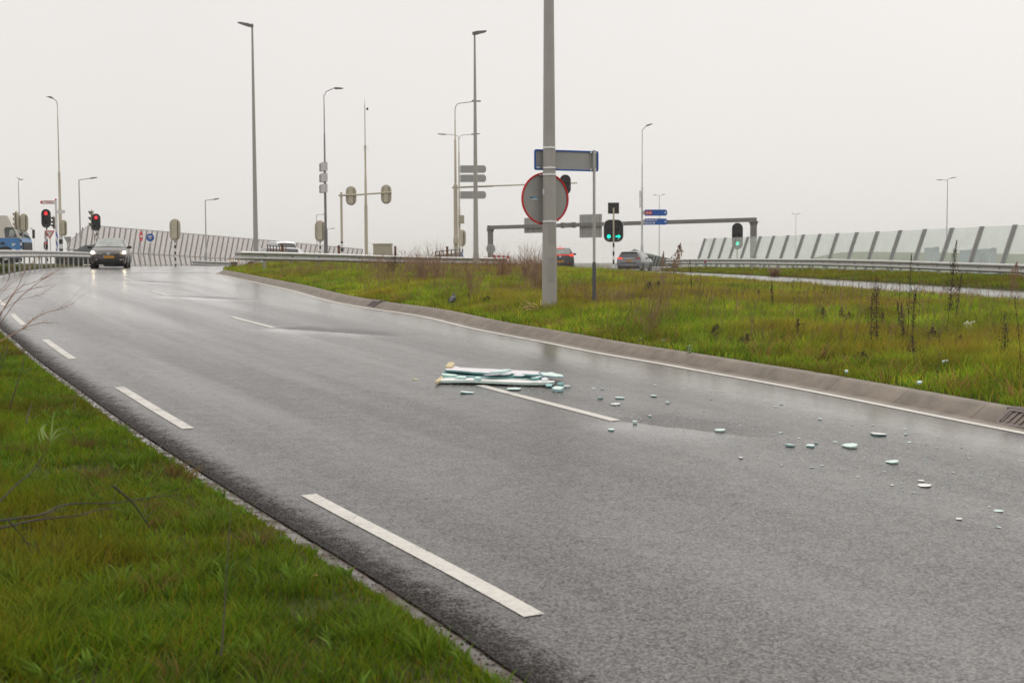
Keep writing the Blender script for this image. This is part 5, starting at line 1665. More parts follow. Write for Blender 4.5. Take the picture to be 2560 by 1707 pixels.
# hazy low sheds beyond the glass
for px, py, w, h, D, lab in ((2341, 622, 14, 12, 225, 'small hazy blue grey shed seen through the glass barrier, alone left of the pair'),
                            (2436, 627, 26, 9, 228, 'long low hazy blue shed seen through the glass barrier'),
                            (2483, 625, 18, 13, 226, 'taller hazy grey blue shed at the right, seen through the glass barrier')):
    c = W(px, py, D); W_, H_ = M(w, D), M(h, D)
    z0 = -6.2 - (c.z - H_ / 2)
    r = root('shed', (c.x, D, c.z - H_ / 2), 0, lab, 'shed', 'sheds beyond the glass barrier')
    mb = MB(); mb.add([(-W_ / 2, 0, z0), (W_ / 2, 0, z0), (W_ / 2, 5, z0), (-W_ / 2, 5, z0), (-W_ / 2, 0, H_ * .7), (W_ / 2, 0, H_ * .7), (W_ / 2, 5, H_ * .7), (-W_ / 2, 5, H_ * .7)],
                      [(0, 1, 5, 4), (1, 2, 6, 5), (2, 3, 7, 6), (3, 0, 4, 7)]); mb.build('wall', mat('shed_blue', (.40, .46, .54), .6, 0, .1, 1), r, smooth=False)
    mb = MB(); mb.prism([(-W_ / 2 - .1, H_ * .7), (W_ / 2 + .1, H_ * .7), (0, H_)], 5.2, Matrix.Translation((0, -.1, 0))); mb.build('roof', mat('shed_roof', (.42, .45, .48), .6, 0, .1, 1), r, smooth=False)
# ------------------------------------------------------------------ vehicles (local: front faces -y)
def ringset(kind):
    # f, zb, wb, wm, zm, wt, zt, wr, zr, zc   (widths as half widths of a 1.68 m car, heights of a 1.46 m car)
    if kind == 'hatch':
        return [(0.0, .30, .56, .66, .44, .60, .60, .46, .63, .645), (.02, .22, .70, .775, .46, .715, .67, .52, .70, .72), (.06, .20, .765, .825, .50, .765, .76, .56, .80, .83),
                (.14, .19, .79, .835, .52, .785, .86, .60, .90, .93), (.25, .19, .79, .84, .52, .79, .93, .70, .97, .995), (.44, .19, .79, .84, .52, .80, .955, .585, 1.39, 1.43),
                (.58, .19, .79, .84, .52, .80, .97, .585, 1.42, 1.46), (.80, .19, .79, .84, .52, .80, .99, .575, 1.40, 1.445), (.90, .19, .785, .835, .55, .79, 1.0, .55, 1.37, 1.405),
                (.965, .20, .77, .815, .60, .77, .98, .66, 1.02, 1.04), (.99, .24, .74, .79, .60, .745, .86, .64, .90, .91), (1.0, .32, .66, .74, .58, .70, .80, .60, .83, .84)]
    if kind == 'suv':
        return [(0.0, .32, .60, .68, .50, .64, .72, .5, .76, .77), (.03, .25, .74, .80, .52, .76, .82, .58, .86, .87), (.20, .22, .79, .84, .55, .80, .97, .66, 1.0, 1.02),
                (.27, .22, .80, .84, .55, .80, .98, .70, 1.02, 1.04), (.44, .22, .80, .84, .55, .80, .99, .60, 1.39, 1.42), (.60, .22, .80, .84, .55, .80, 1.0, .60, 1.43, 1.46),
                (.85, .22, .80, .84, .55, .80, 1.01, .59, 1.40, 1.43), (.945, .24, .79, .835, .58, .79, 1.02, .57, 1.36, 1.385), (.985, .26, .77, .82, .60, .775, .99, .66, 1.02, 1.03), (1.0, .30, .72, .79, .58, .745, .82, .64, .86, .87)]
    if kind == 'van':
        return [(0.0, .26, .62, .72, .40, .68, .55, .54, .58, .585), (.03, .20, .76, .82, .42, .78, .62, .62, .66, .67), (.12, .18, .80, .84, .45, .82, .74, .72, .77, .78),
                (.17, .18, .80, .84, .45, .82, .78, .74, .80, .81), (.32, .18, .80, .84, .45, .82, .80, .71, 1.33, 1.37), (.40, .18, .80, .84, .45, .82, .80, .71, 1.42, 1.46),
                (.98, .18, .80, .84, .45, .82, .80, .71, 1.42, 1.46), (1.0, .2, .79, .83, .45, .81, .80, .69, 1.40, 1.43)]

class Car:
    def __init__(s, kind, L, Wd, H, paint_m, parent):
        s.L, s.kw, s.kh, s.r = L, Wd / 1.68, H / 1.46, parent
        s.S = ringset(kind); s.pm = paint_m; s.Wd = Wd; s.H = H
        s.shell()
    def row(s, q):
        f, zb, wb, wm, zm, wt, zt, wr, zr_, zc = q
        k, h = s.kw, s.kh
        half = [(wb * .5, zb), (wb, zb), (wm, zm), (wm * .5 + wt * .5 + .012, zm * .4 + zt * .6), (wt, zt), (wr, zr_), (wr * .6, zr_ * .25 + zc * .75), (0, zc)]
        y = (f - .5) * s.L
        R_ = [Vector((a * k, y, b * h)) for a, b in half]
        Lf = [Vector((-p.x, p.y, p.z)) for p in R_[:-1]][::-1]
        return R_ + Lf          # right bottom -> top centre -> left bottom
    def at(s, f):
        S = s.S
        for i in range(len(S) - 1):
            if f <= S[i + 1][0] or i == len(S) - 2:
                a, b = S[i], S[i + 1]; t = (f - a[0]) / (b[0] - a[0])
                return s.row(tuple(u + (v - u) * t for u, v in zip(a, b)))
    def shell(s):
        fs = sorted(set([q[0] for q in s.S] + [.10, .35, .5, .7, .75]))
        rows = [s.at(f) for f in fs]; n = len(rows[0])
        V = [p for r_ in rows for p in r_]
        F = []
        for i in range(len(rows) - 1):
            for k in range(n - 1):
                F.append((i * n + k, i * n + k + 1, (i + 1) * n + k + 1, (i + 1) * n + k))
            F.append((i * n + n - 1, i * n, (i + 1) * n, (i + 1) * n + n - 1))
        F.append(tuple(range(n))); F.append(tuple((len(rows) - 1) * n + k for k in range(n)))
        mb = MB(); mb.add(V, F); s.body = mb.build('body', s.pm, s.r, ang=32)
    def patch(s, name, f0, f1, k0, k1, m, parent=None, off=.008, nf=6, nk=6, wrap=False):
        """glass panel on the shell: fractions f0..f1 along the car, ring parameter k0..k1"""
        g = []
        for i in range(nf + 1):
            r_ = s.at(f0 + (f1 - f0) * i / nf)
            line = []
            for j in range(nk + 1):
                k = k0 + (k1 - k0) * j / nk; a = int(min(math.floor(k), len(r_) - 2)); line.append(r_[a].lerp(r_[a + 1], k - a))
            g.append(line)
        mid = sum((p for l_ in g for p in l_), Vector()) / ((nf + 1) * (nk + 1))
        nrm = (g[nf][0] - g[0][0]).cross(g[0][nk] - g[0][0]).normalized()
        if nrm.dot(mid - Vector((0, mid.y * .7, s.H * .55))) < 0: nrm = -nrm
        V = [p + nrm * off for l_ in g for p in l_]; w = nk + 1
        F = [(i * w + j, i * w + j + 1, (i + 1) * w + j + 1, (i + 1) * w + j) for i in range(nf) for j in range(nk)]
        mb = MB(); mb.add(V, F); return mb.build(name, m, parent or s.r, fixn=False)
    def wheels(s, rad, f0, f1, tw=.19):
        for f in (f0, f1):
            for sx in (-1, 1):
                y = (f - .5) * s.L; x = sx * (s.Wd / 2 * .985 - tw / 2)
                mb = MB(); n = 22
                mb.tube([(sx * (s.Wd / 2 * .80), y, rad + .02), (sx * (s.Wd / 2 * 1.004), y, rad + .02)], rad * 1.14, n); mb.build('wheel_arch', black, s.r)
                mb = MB(); mb.tube([(x - tw / 2, y, rad), (x - tw / 2 + .02, y, rad), (x + tw / 2 - .02, y, rad), (x + tw / 2, y, rad)], [rad * .94, rad, rad, rad * .94], n)
                w = mb.build('wheel', rubber, s.r)
                mb = MB(); e = x + sx * (tw / 2 + .006)
                mb.tube([(e - sx * .03, y, rad), (e, y, rad)], [rad * .66, rad * .62], 16)
                for a in range(5):
                    t = 2 * PI * a / 5
                    mb.box((e + sx * .004, y + math.cos(t) * rad * .34, rad + math.sin(t) * rad * .34), (.012, rad * .56, .06), 0, mx=Matrix.Rotation(t, 4, 'X'))
                mb.build('rim', alloy, w)
    def mirror(s, f, z, sx, m):
        y = (f - .5) * s.L; x = s.Wd / 2 * .93
        mb = MB(); mb.ball((sx * (x + .13), y - .02, z), (.115, .06, .075), 10, 6); mb.tube([(sx * (x - .03), y, z - .05), (sx * (x + .08), y - .01, z - .03)], .022, 6)
        mb.build('wing_mirror', m, s.r)
    def plate(s, txt, y, z, w, facing, tilt=0):
        mb = MB(); mb.box((0, 0, 0), (w, .012, w * .215), 0); mb.box((-facing * 0 - w / 2 + .022, -.008, 0), (.042, .004, w * .212), 1)
        o = mb.build('licence_plate', [plate_y, sign_blue], s.r, smooth=False)
        o.location = (0, y, z); o.rotation_euler = (0, 0, 0 if facing < 0 else PI)
        text('plate_text', txt, w * .185, black, o, Matrix.Translation((.02, -.009, -w * .065)), 'CENTER', .002)
    def door_lines(s, fs):
        for f in fs:
            for sx in (0, 1):
                mb = MB()
                r_ = s.at(f); pts = r_[1:5] if not sx else r_[-5:-1]
                mb.tube([p * 1 + Vector(((.002 if p.x > 0 else -.002), 0, 0)) for p in pts], .005, 4); mb.build('door_seam', black, s.r)

def paint_mat(name, col, rough=.25, metal=.35):
    return mat(name, col, rough, metal, .10, 1.5, 0, 60, .5, .6)

def wet_car(name, label, kind, L, Wd, H, col, loc, heading):
    """heading: world direction the front points to"""
    rz = math.atan2(heading[1], heading[0]) + PI / 2
    r = root(name, loc, rz, label, 'van' if kind == 'van' else 'car')
    return r, Car(kind, L, Wd, H, paint_mat(name + '_paint' + str(len(MATS)), col), r)

# --- dark brown hatchback coming towards the viewer
def polo():
    q = hit_profile(274, 671)
    Dc = q[1] + 2.0; x = W(277, 640, Dc).x
    hd = Vector((.236, -.972, 0)).normalized()
    r, c = wet_car('hatchback_car', 'dark brown hatchback with lit headlights driving towards the viewer', 'hatch', 3.97, 1.70, 1.47, (.045, .034, .031), (x, Dc, float(G(x, Dc))), hd)
    yF = -c.L / 2
    c.patch('windscreen', .262, .432, 5.06, 8.94, glass_pale, nk=12)
    c.patch('rear_window', .912, .958, 5.15, 8.85, glass_car, nk=8)
    for k0, k1 in ((4.12, 4.9), (9.1, 9.88)):
        c.patch('side_window', .335, .575, k0, k1, glass_car); c.patch('side_window', .60, .86, k0, k1, glass_car)
    # headlights wrap round the corners
    for sx in (-1, 1):
        mb = MB(); z = .735
        P = [(.50, -.035), (.60, -.075), (.76, -.085), (.82, .0), (.80, .085), (.70, .065), (.56, .015)]
        n = len(P)
        def yy(px): return yF + .03 + max(0, (px - .45)) ** 2 * 1.35
        V = [(sx * p, yy(p) - .02, z + q) for p, q in P] + [(sx * p, yy(p) + .12, z + q) for p, q in P]
        F = [tuple(range(n)), tuple(range(n, 2 * n))[::-1]] + [(i, n + i, n + (i + 1) % n, (i + 1) % n) for i in range(n)]
        mb.add(V, F); h = mb.build('headlight', glow_glass, r, smooth=False)
        mb = MB(); cx = .71
        mb.prism([(sx * cx + .075 * math.cos(2 * PI * i / 14), z + .065 * math.sin(2 * PI * i / 14)) for i in range(14)], .03, Matrix.Translation((0, yy(cx) - .045, 0))); mb.build('bulb', head_lit, h, smooth=False)
    mb = MB(); mb.box((0, yF - .002, .685), (1.0, .05, .06)); mb.box((0, yF - .028, .66), (1.0, .012, .010), 1); mb.box((0, yF - .028, .712), (.98, .01, .008), 1); mb.build('grille', [black, chrome], r, smooth=False)
    mb = MB(); mb.box((-.39, yF - .032, .69), (.14, .006, .018)); mb.build('badge', white, r, smooth=False)
    mb = MB(); n = 20
    mb.prism([(.072 * math.cos(2 * PI * k / n), .072 * math.sin(2 * PI * k / n)) for k in range(n)], .02, Matrix.Translation((0, yF - .05, .69)))
    e = mb.build('emblem', mat('emblem_silver', (.75, .75, .75), .3, .4), r, smooth=False)
    mb = MB()
    for seg in (((-.035, .05), (-.014, .006)), ((-.014, .006), (0, .04)), ((0, .04), (.014, .006)), ((.014, .006), (.035, .05)), ((-.05, .01), (-.022, -.05)), ((-.022, -.05), (0, -.012)), ((0, -.012), (.022, -.05)), ((.022, -.05), (.05, .01))):
        mb.tube([(seg[0][0], yF - .053, .69 + seg[0][1]), (seg[1][0], yF - .053, .69 + seg[1][1])], .007, 4)
    mb.build('monogram', blackg, e, smooth=False)
    mb = MB()   # lower bumper with dark intake
    V = []
    for z, w, y in ((.20, .70, .10), (.34, .74, -.01), (.44, .72, -.015)):
        V += [(-w, yF + y + .17, z), (-w * .8, yF + y, z), (0, yF + y - .035, z), (w * .8, yF + y, z), (w, yF + y + .17, z)]
    mb.add(V, [(i * 5 + j, i * 5 + j + 1, (i + 1) * 5 + j + 1, (i + 1) * 5 + j) for i in range(2) for j in range(4)]); mb.build('bumper', mat('bumper_dark', (.022, .020, .020), .4, 0, .2), r)
    mb = MB(); mb.box((0, yF - .06, .36), (.86, .03, .10)); mb.box((0, yF - .06, .255), (1.1, .03, .03)); mb.build('air_intake', black, r, smooth=False)
    for sx in (-1, 1):
        mb = MB(); mb.box((sx * .60, yF + .03, .40), (.20, .06, .055), 0, sx * .35); mb.build('fog_lamp', chrome, r, smooth=False)
        mb = MB(); mb.tube([(sx * .05 - .3, yF + .245 * c.L, .985), (sx * .28 - .02, yF + .29 * c.L, 1.085)], .010, 5); mb.build('wiper', black, r)
        c.mirror(.30, 1.0, sx, black)
    c.plate('ST-313-X', yF - .065, .525, .52, -1)
    c.wheels(.30, .175, .80); c.door_lines((.33, .59))
    mb = MB(); mb.box((0, 0, .20), (1.3, 3.4, .06)); mb.build('underbody', black, r, smooth=False)
    mb = MB(); mb.ball((-.34, -.25, 1.12), (.11, .11, .14)); mb.build('headrest', black, r)
polo()

def rear_details(c, r, plate_txt, zl, lit, name_z, lw=.34, lh=.12, wrap=.20, emblem=False):
    yR = c.L / 2
    for sx in (-1, 1):
        mb = MB(); x = c.Wd / 2
        P = [(x - .03 - lw, -.25 * lh), (x - .10, -.75 * lh), (x - .055, .1 * lh), (x - .08, .65 * lh), (x - .06 - lw, .35 * lh)]
        n = len(P)
        def yy(p): return yR - .06 - max(0, p - (x - .25)) ** 2 * 1.2
        V = [(sx * p, yy(p) + .055, zl + q) for p, q in P] + [(sx * p, yy(p) - .22, zl + q) for p, q in P]
        mb.add(V, [tuple(range(n)), tuple(range(n, 2 * n))] + [(i, n + i, n + (i + 1) % n, (i + 1) % n) for i in range(n)])
        mb.build('tail_light', red_tail if lit == 'both' or (lit == 'left' and sx > 0) else red_dark, r, smooth=False)
    c.plate(plate_txt, yR + .012, name_z, .52, 1)

def suv():
    D = 87.0; p = W(1403, 673, D)
    x = p.x; z = float(G(x, D))
    zroof = zat(1403, 618, D); H = 1.60
    loc = (x, D + 2.1, zroof - H)
    loc = (x, D + 2.1, float(G(x, D)))
    H = zroof - loc[2]
    r, c = wet_car('dark_suv', 'black SUV seen from behind with lit red light bar, partly hidden by the lamp post', 'suv', 4.3, 1.85, min(max(H, 1.5), 1.75), (.03, .03, .033), loc, Vector((.03, 1, 0)))
    yR = c.L / 2; k = c.kh
    c.patch('rear_window', .948, .983, 5.1, 8.9, glass_pale, nk=8)
    c.patch('windscreen', .28, .43, 5.1, 8.9, glass_car, nk=8)
    for k0, k1 in ((4.12, 4.9), (9.1, 9.88)):
        c.patch('side_window', .34, .58, k0, k1, glass_car); c.patch('side_window', .60, .90, k0, k1, glass_car)
    rear_details(c, r, 'K-402-LR', .97 * k, 'both', .60 * k, .26, .16)
    mb = MB(); mb.box((0, yR - .03, .985 * k), (1.45, .05, .035)); mb.build('light_bar', red_tail, r, smooth=False)
    mb = MB(); mb.box((0, yR - .28, 1.40 * k), (.42, .06, .04)); mb.build('brake_light', red_lit, r, smooth=False)
    mb = MB(); mb.prism([(.07 * math.cos(2 * PI * q / 16), .07 * math.sin(2 * PI * q / 16)) for q in range(16)], .03, Matrix.Translation((0, yR - .01, .90 * k))); mb.build('emblem', chrome, r, smooth=False)
    mb = MB(); mb.box((0, yR - .02, .34 * k), (1.5, .14, .22)); mb.build('bumper', black, r, smooth=False)
    for sx in (-1, 1):
        c.mirror(.33, 1.05 * k, sx, black)
        mb = MB(); mb.box((sx * .62, yR + .01, .46 * k), (.2, .05, .05)); mb.build('reflector', red_dark, r, smooth=False)
        mb = MB(); mb.tube([(sx * .62, -.6, 1.435 * k), (sx * .62, -.4, 1.475 * k), (sx * .60, 1.3, 1.47 * k), (sx * .60, 1.5, 1.43 * k)], .02, 6); mb.build('roof_rail', galv, r)
    mb = MB(); mb.tube([(0, 1.1, 1.45 * k), (0, 1.25, 1.56 * k)], .012, 5); mb.build('aerial', black, r)
    c.wheels(.34, .19, .80)
suv()

def scala():
    D = 94.0; p = W(1572, 681, D)
    ang = R(17.5); hd = Vector((math.sin(ang), math.cos(ang), 0))
    x = W(1572, 681, D).x
    loc = Vector((x, D, 0)) + hd * 2.1; loc.z = float(G(loc.x, loc.y)) - .03
    r, c = wet_car('grey_estate_car', 'grey hatchback seen from behind and its right side, near the double traffic light', 'suv', 4.36, 1.80, 1.50, (.20, .20, .215), loc, hd)
    yR = c.L / 2; k = c.kh
    c.patch('rear_window', .948, .984, 5.05, 8.95, glass_car, nk=8)
    c.patch('windscreen', .28, .43, 5.1, 8.9, glass_car, nk=8)
    for k0, k1 in ((4.12, 4.9), (9.1, 9.88)):
        c.patch('side_window', .35, .57, k0, k1, glass_pale); c.patch('side_window', .59, .86, k0, k1, glass_pale)
    rear_details(c, r, 'R-870-TZ', .93 * k, 'left', .79 * k, .40, .16)
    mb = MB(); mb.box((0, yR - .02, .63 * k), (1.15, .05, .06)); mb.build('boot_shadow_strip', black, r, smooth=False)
    for i in range(5):
        mb = MB(); mb.box((-.18 + i * .09, yR + .004, .915 * k), (.05, .012, .035)); mb.build('badge', chrome, r, smooth=False)
    mb = MB(); mb.box((0, yR - .02, .33 * k), (1.55, .12, .20)); mb.build('bumper', black, r, smooth=False)
    mb = MB(); mb.box((0, yR - .26, 1.385 * k), (1.1, .22, .05)); mb.build('spoiler', blackg, r, smooth=False)
    for sx in (-1, 1):
        c.mirror(.34, 1.02 * k, sx, black)
    mb = MB(); mb.tube([(0, 1.3, 1.44 * k), (0, 1.4, 1.52 * k)], .012, 5); mb.build('aerial', black, r)
    for sx in (-1, 1):
        mb = MB(); mb.box((sx * .895, .35, .90 * k), (.03, .22, .035)); mb.build('door_handle', c.pm, r, smooth=False)
    c.wheels(.33, .19, .80); c.door_lines((.33, .58, .80))
scala()

def far_cars():
    D = 84.0
    x0 = W(152, 620, D).x
    loc = Vector((x0 + 2.05, D, 0)); loc.z = zat(200, 610.5, D) - 1.50
    r, c = wet_car('dark_estate_car', 'dark grey car passing behind the left guardrail, roof and windows showing', 'suv', 4.4, 1.8, 1.50, (.07, .07, .075), loc, Vector((-1, .05, 0)))
    c.patch('windscreen', .285, .43, 5.1, 8.9, glass_car, nk=8); c.patch('rear_window', .948, .984, 5.05, 8.95, glass_car, nk=8)
    for k0, k1 in ((4.12, 4.9), (9.1, 9.88)):
        c.patch('side_window', .35, .56, k0, k1, glass_car); c.patch('side_window', .60, .86, k0, k1, glass_pale)
    c.wheels(.33, .19, .80)
    for sx in (-1, 1): c.mirror(.33, 1.03, sx, black)
    # white car nose behind the end of the middle guardrail
    D = 74.0
    ang = R(-150); hd = Vector((math.cos(ang), math.sin(ang), 0))
    p = W(592, 650, D)
    loc = Vector((p.x, D, 0)) - hd * 1.9; loc.z = zat(600, 645, D) - .86
    r, c = wet_car('white_car', 'white car nose with a lit headlight under the left end of the middle guardrail', 'hatch', 4.1, 1.75, 1.46, (.72, .72, .72), loc, hd)
    c.patch('windscreen', .262, .432, 5.06, 8.94, glass_car, nk=10)
    for k0, k1 in ((4.12, 4.9), (9.1, 9.88)):
        c.patch('side_window', .335, .575, k0, k1, glass_car); c.patch('side_window', .60, .86, k0, k1, glass_car)
    yF = -c.L / 2
    mb = MB(); mb.box((0, yF - .02, .56), (.95, .06, .16)); mb.build('grille', black, r, smooth=False)
    for sx in (-1, 1):
        mb = MB(); mb.box((sx * .62, yF + .06, .70), (.26, .12, .13)); mb.build('headlight', glow_glass, r, smooth=False)
        c.mirror(.30, 1.0, sx, white)
    c.plate('H-719-NB', yF - .06, .42, .52, -1); c.wheels(.31, .18, .8)
    # white van
    D = 124.0
    ang = R(-90 + 26); hd = Vector((math.cos(ang), math.sin(ang), 0))
    p = W(729, 640, D)
    loc = Vector((p.x, D, 0)) - hd * 2.7; loc.z = zat(740, 602, D) - 2.65
    r, c = wet_car('white_van', 'white delivery van facing the viewer beyond the middle guardrail', 'van', 5.6, 2.05, 2.65, (.74, .77, .80), loc, hd)
    r['category'] = 'van'
    c.patch('windscreen', .178, .318, 5.06, 8.94, glass_car, nk=10)
    for k0, k1 in ((4.1, 4.8), (9.2, 9.9)):
        c.patch('side_window', .25, .38, k0, k1, glass_car)
    yF = -c.L / 2
    mb = MB(); mb.box((0, yF - .02, .95), (1.2, .06, .2)); mb.build('grille', black, r, smooth=False)
    for sx in (-1, 1):
        mb = MB(); mb.box((sx * .80, yF + .12, 1.0), (.3, .2, .25)); mb.build('headlight', glow_glass, r, smooth=False)
        c.mirror(.27, 1.5, sx, black)
    mb = MB()
    for i in range(7): mb.box((c.Wd / 2 - .13, yF + 2.55 + i * .22, 1.92), (.012, .14, .22), 0, mx=Matrix.Rotation(R(11), 4, 'Y'))
    mb.build('side_lettering', mat('van_letter', (.38, .45, .55), .5), r, smooth=False)
    mb = MB(); mb.box((c.Wd / 2 - .115, yF + 4.4, 1.85), (.012, .34, .5), 0, mx=Matrix.Rotation(R(11), 4, 'Y')); mb.build('red_logo', mat('van_red', (.6, .12, .12), .5), r, smooth=False)
    c.wheels(.35, .17, .78)
far_cars()

# --- blue truck at the left edge
def truck():
    D = 112.0
    f = W(66, 600, D); zb = zat(40, 540, D) - 3.95
    r = root('truck', (f.x, D, zb), 0, 'blue and cream truck cab cut by the left picture edge', 'truck')
    # local: front at x=0 pointing +x, cab from -2.35 to 0, width 2.5 along y (near side y=-1.25)
    blue = paint_mat('truck_blue', (.03, .19, .46), .35, 0); cream = paint_mat('truck_cream', (.66, .61, .53), .4, 0)
    def side_prism(name, poly, y0, y1, m):
        mb = MB(); mb.prism(poly, y1 - y0, Matrix.Translation((0, y0, 0))); return mb.build(name, m, r, smooth=False)
    side_prism('cab', [(-2.4, .55), (-.05, .55), (.06, .9), (.03, 1.75), (-.06, 2.08), (-2.4, 2.08)], -1.25, 1.25, blue)
    side_prism('cab_upper', [(-2.4, 2.083), (-.07, 2.083), (-.55, 3.02), (-.72, 3.12), (-2.4, 3.12)], -1.23, 1.23, cream)
    side_prism('roof_fairing', [(-2.4, 3.123), (-.75, 3.123), (-.92, 3.55), (-1.12, 3.95), (-2.4, 3.95)], -1.18, 1.18, cream)
    mb = MB(); mb.prism([(-1.32, 2.12), (-.30, 2.12), (-.62, 2.95), (-1.25, 2.98), (-1.38, 2.8)], .02, Matrix.Translation((0, -1.256, 0))); mb.build('side_window', glass_car, r, smooth=False)
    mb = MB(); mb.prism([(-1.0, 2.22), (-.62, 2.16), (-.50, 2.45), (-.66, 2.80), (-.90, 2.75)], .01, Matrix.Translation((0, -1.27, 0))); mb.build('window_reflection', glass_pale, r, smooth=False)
    mb = MB(); mb.add([(-.045, -1.1, 2.12), (-.045, 1.1, 2.12), (-.545, 1.05, 3.02), (-.545, -1.05, 3.02)], [(0, 1, 2, 3)])
    mb.X = Matrix.Translation((.02, 0, 0)); mb.build('windscreen', glass_car, r, smooth=False)
    mb = MB(); mb.box((-1.55, -1.262, 1.62), (.34, .03, .20)); mb.build('door_handle', black, r, smooth=False)
    mb = MB(); mb.box((-.62, -1.258, 1.55), (.28, .02, .13)); mb.box((-.70, -1.258, 1.45), (.12, .02, .12)); mb.box((-.66, -1.258, 1.1), (.4, .02, .09)); mb.build('logo_mark', white, r, smooth=False)
    for y in (-1.45, 1.45):
        mb = MB(); mb.box((.10, y, 2.45), (.16, .22, .75)); mb.tube([(.08, y * .9, 2.9), (-.1, y * .84, 2.95)], .03, 6); mb.build('wing_mirror', black, r, smooth=False)
    mb = MB(); mb.box((.08, 0, 1.3), (.08, 2.0, .8)); mb.build('grille', black, r, smooth=False)
    for y in (-1.0, 1.0):
        mb = MB(); mb.box((.06, y, .95), (.1, .4, .25)); mb.build('headlight', glow_glass, r, smooth=False)
    mb = MB()
    for x in (-1.35,): mb.tube([(x, -1.27, .62), (x, -.5, .62)], .78, 20)
    mb.build('wheel_arch', black, r)
    for x in (-1.35, -4.6):
        for y in (-1.1, 1.1):
            mb = MB(); mb.tube([(x, y - .17, .5), (x, y + .17, .5)], .5, 20); w = mb.build('wheel', rubber, r)
            mb = MB(); mb.tube([(x, y - .18, .5), (x, y - .175, .5)], .3, 14); mb.build('rim', alloy, w)
    mb = MB(); mb.box((-5.0, 0, .8), (5.2, .9, .35)); mb.build('chassis', black, r, smooth=False)
    mb = MB(); mb.box((-9.6, 0, 2.45), (13.4, 2.5, 2.8)); mb.build('trailer', cream, r, smooth=False)
    mb = MB(); mb.box((-1.2, -1.25, .5), (2.0, .06, .2)); mb.build('side_skirt', blue, r, smooth=False)
truck()
# ------------------------------------------------------------------ foam boards and fragments on the road
foam_w = mat('foam_white_skin', (.72, .71, .68), .6, 0, .08, 7, .3, 40)
foam_l = mat('foam_lilac_skin', (.66, .635, .665), .6, 0, .06, 6, .3, 40)
foam_t = mat('foam_turquoise', (.36, .58, .58), .75, 0, .14, 30, .5, 120)
foam_td = mat('foam_deep_turquoise', (.15, .33, .345), .75, 0, .15, 25, .5, 120)
foam_p = mat('foam_pale_green', (.62, .75, .71), .7, 0, .08, 14, .4, 90)
foam_y = mat('foam_yellowed', (.56, .47, .27), .75, 0, .12, 14, .4, 60)

def from_crop(pts):
    """points measured on an enlargement of the photograph (1060,890 origin, 6.357x)"""
    return [(1060 + x / 6.357, 890 + y / 6.357) for x, y in pts]

def ragged(poly, amp, seg):
    out = []
    for a, b in zip(poly, poly[1:] + poly[:1]):
        k = max(1, int((Vector(b) - Vector(a)).length / seg))
        for i in range(k):
            p = Vector(a).lerp(Vector(b), i / k)
            out.append((p.x + random.uniform(-amp, amp), p.y + random.uniform(-amp, amp)))
    return out

def board(name, px, top, thick, mt, ms, label, cat, tilt=0.0, amp=.006, seg=.09, extra=None, group=None, z_lift=0.0):
    """slab whose upper outline was measured in the photo at height top above the road"""
    P = [on_road(x, y, top) for x, y in px]
    cx = sum(p.x for p in P) / len(P); cy = sum(p.y for p in P) / len(P)
    loc = Vector((cx, cy, float(G(cx, cy)) + z_lift))
    poly = ragged([(p.x - cx, p.y - cy) for p in P], amp, seg)
    r = root(name, loc, 0, label, cat, group)
    def zt(x, y): return top - z_lift + tilt * y + .006 * math.sin(x * 9 + y * 14)
    mb = MB()
    T = [(x, y, zt(x, y)) for x, y in poly]
    B = [(x * .995 + random.uniform(-.003, .003), y * .985, zt(x, y) - thick) for x, y in poly]
    mb.slab(T, B, 0, 1, 1)
    mb.build('slab', [mt, ms], r, smooth=False)
    if extra: extra(r, loc)
    return r, loc

lilac = from_crop([(335, 205), (352, 165), (400, 120), (480, 122), (620, 170), (850, 182), (1080, 188), (1300, 222), (1640, 240), (1780, 244), (1870, 262), (1800, 276), (1880, 292),
                   (1800, 296), (1740, 314), (1700, 312), (1520, 285), (1380, 285), (1100, 292), (780, 268), (520, 228)])
def yellow_end(px, top):
    def f(r, loc):
        P = [on_road(x, y, top) - loc for x, y in from_crop(px)]
        mb = MB(); mb.slab([(p.x, p.y, p.z) for p in P], [(p.x, p.y, p.z - .022) for p in P], 0, 0, 0); mb.build('yellowed_end', foam_y, r, smooth=False)
    return f
board('foam_board', lilac, .092, .02, foam_l, foam_td, 'largest foam board, lilac white skin with turquoise broken edge, rearmost of the heap', 'foam board',
      extra=yellow_end([(345, 165), (385, 97), (470, 92), (486, 124), (440, 168)], .098), z_lift=.04)
board('foam_board', from_crop([(300, 222), (560, 232), (800, 272), (1100, 296), (1400, 292), (1700, 318), (1880, 322), (1860, 350), (1600, 352), (1300, 340), (900, 312), (620, 280), (300, 240)]), .058, .042, foam_td, foam_td,
      'deep turquoise foam board sandwiched under the lilac one', 'foam board', z_lift=.02)
board('foam_strip', from_crop([(668, 302), (1560, 306), (1590, 322), (1560, 332), (1000, 326), (668, 318)]), .066, .04, foam_t, foam_td, 'long turquoise foam batten lying between the two pale boards', 'foam strip', amp=.003)
board('foam_strip', from_crop([(285, 272), (520, 296), (526, 308), (420, 306), (285, 290)]), .062, .04, foam_p, foam_t, 'short pale foam strip sticking out left between the boards', 'foam strip', amp=.003)
board('foam_board', from_crop([(290, 322), (560, 322), (840, 330), (1020, 345), (1200, 360), (1600, 378), (1960, 388), (2060, 392), (2085, 425), (2000, 432), (1400, 422), (900, 402), (248, 388)]), .040, .026, foam_w, foam_p,
      'long white foam board with a pale green edge, nearest of the heap', 'foam board', extra=yellow_end([(172, 414), (225, 352), (290, 314), (305, 345), (250, 392)], .043))
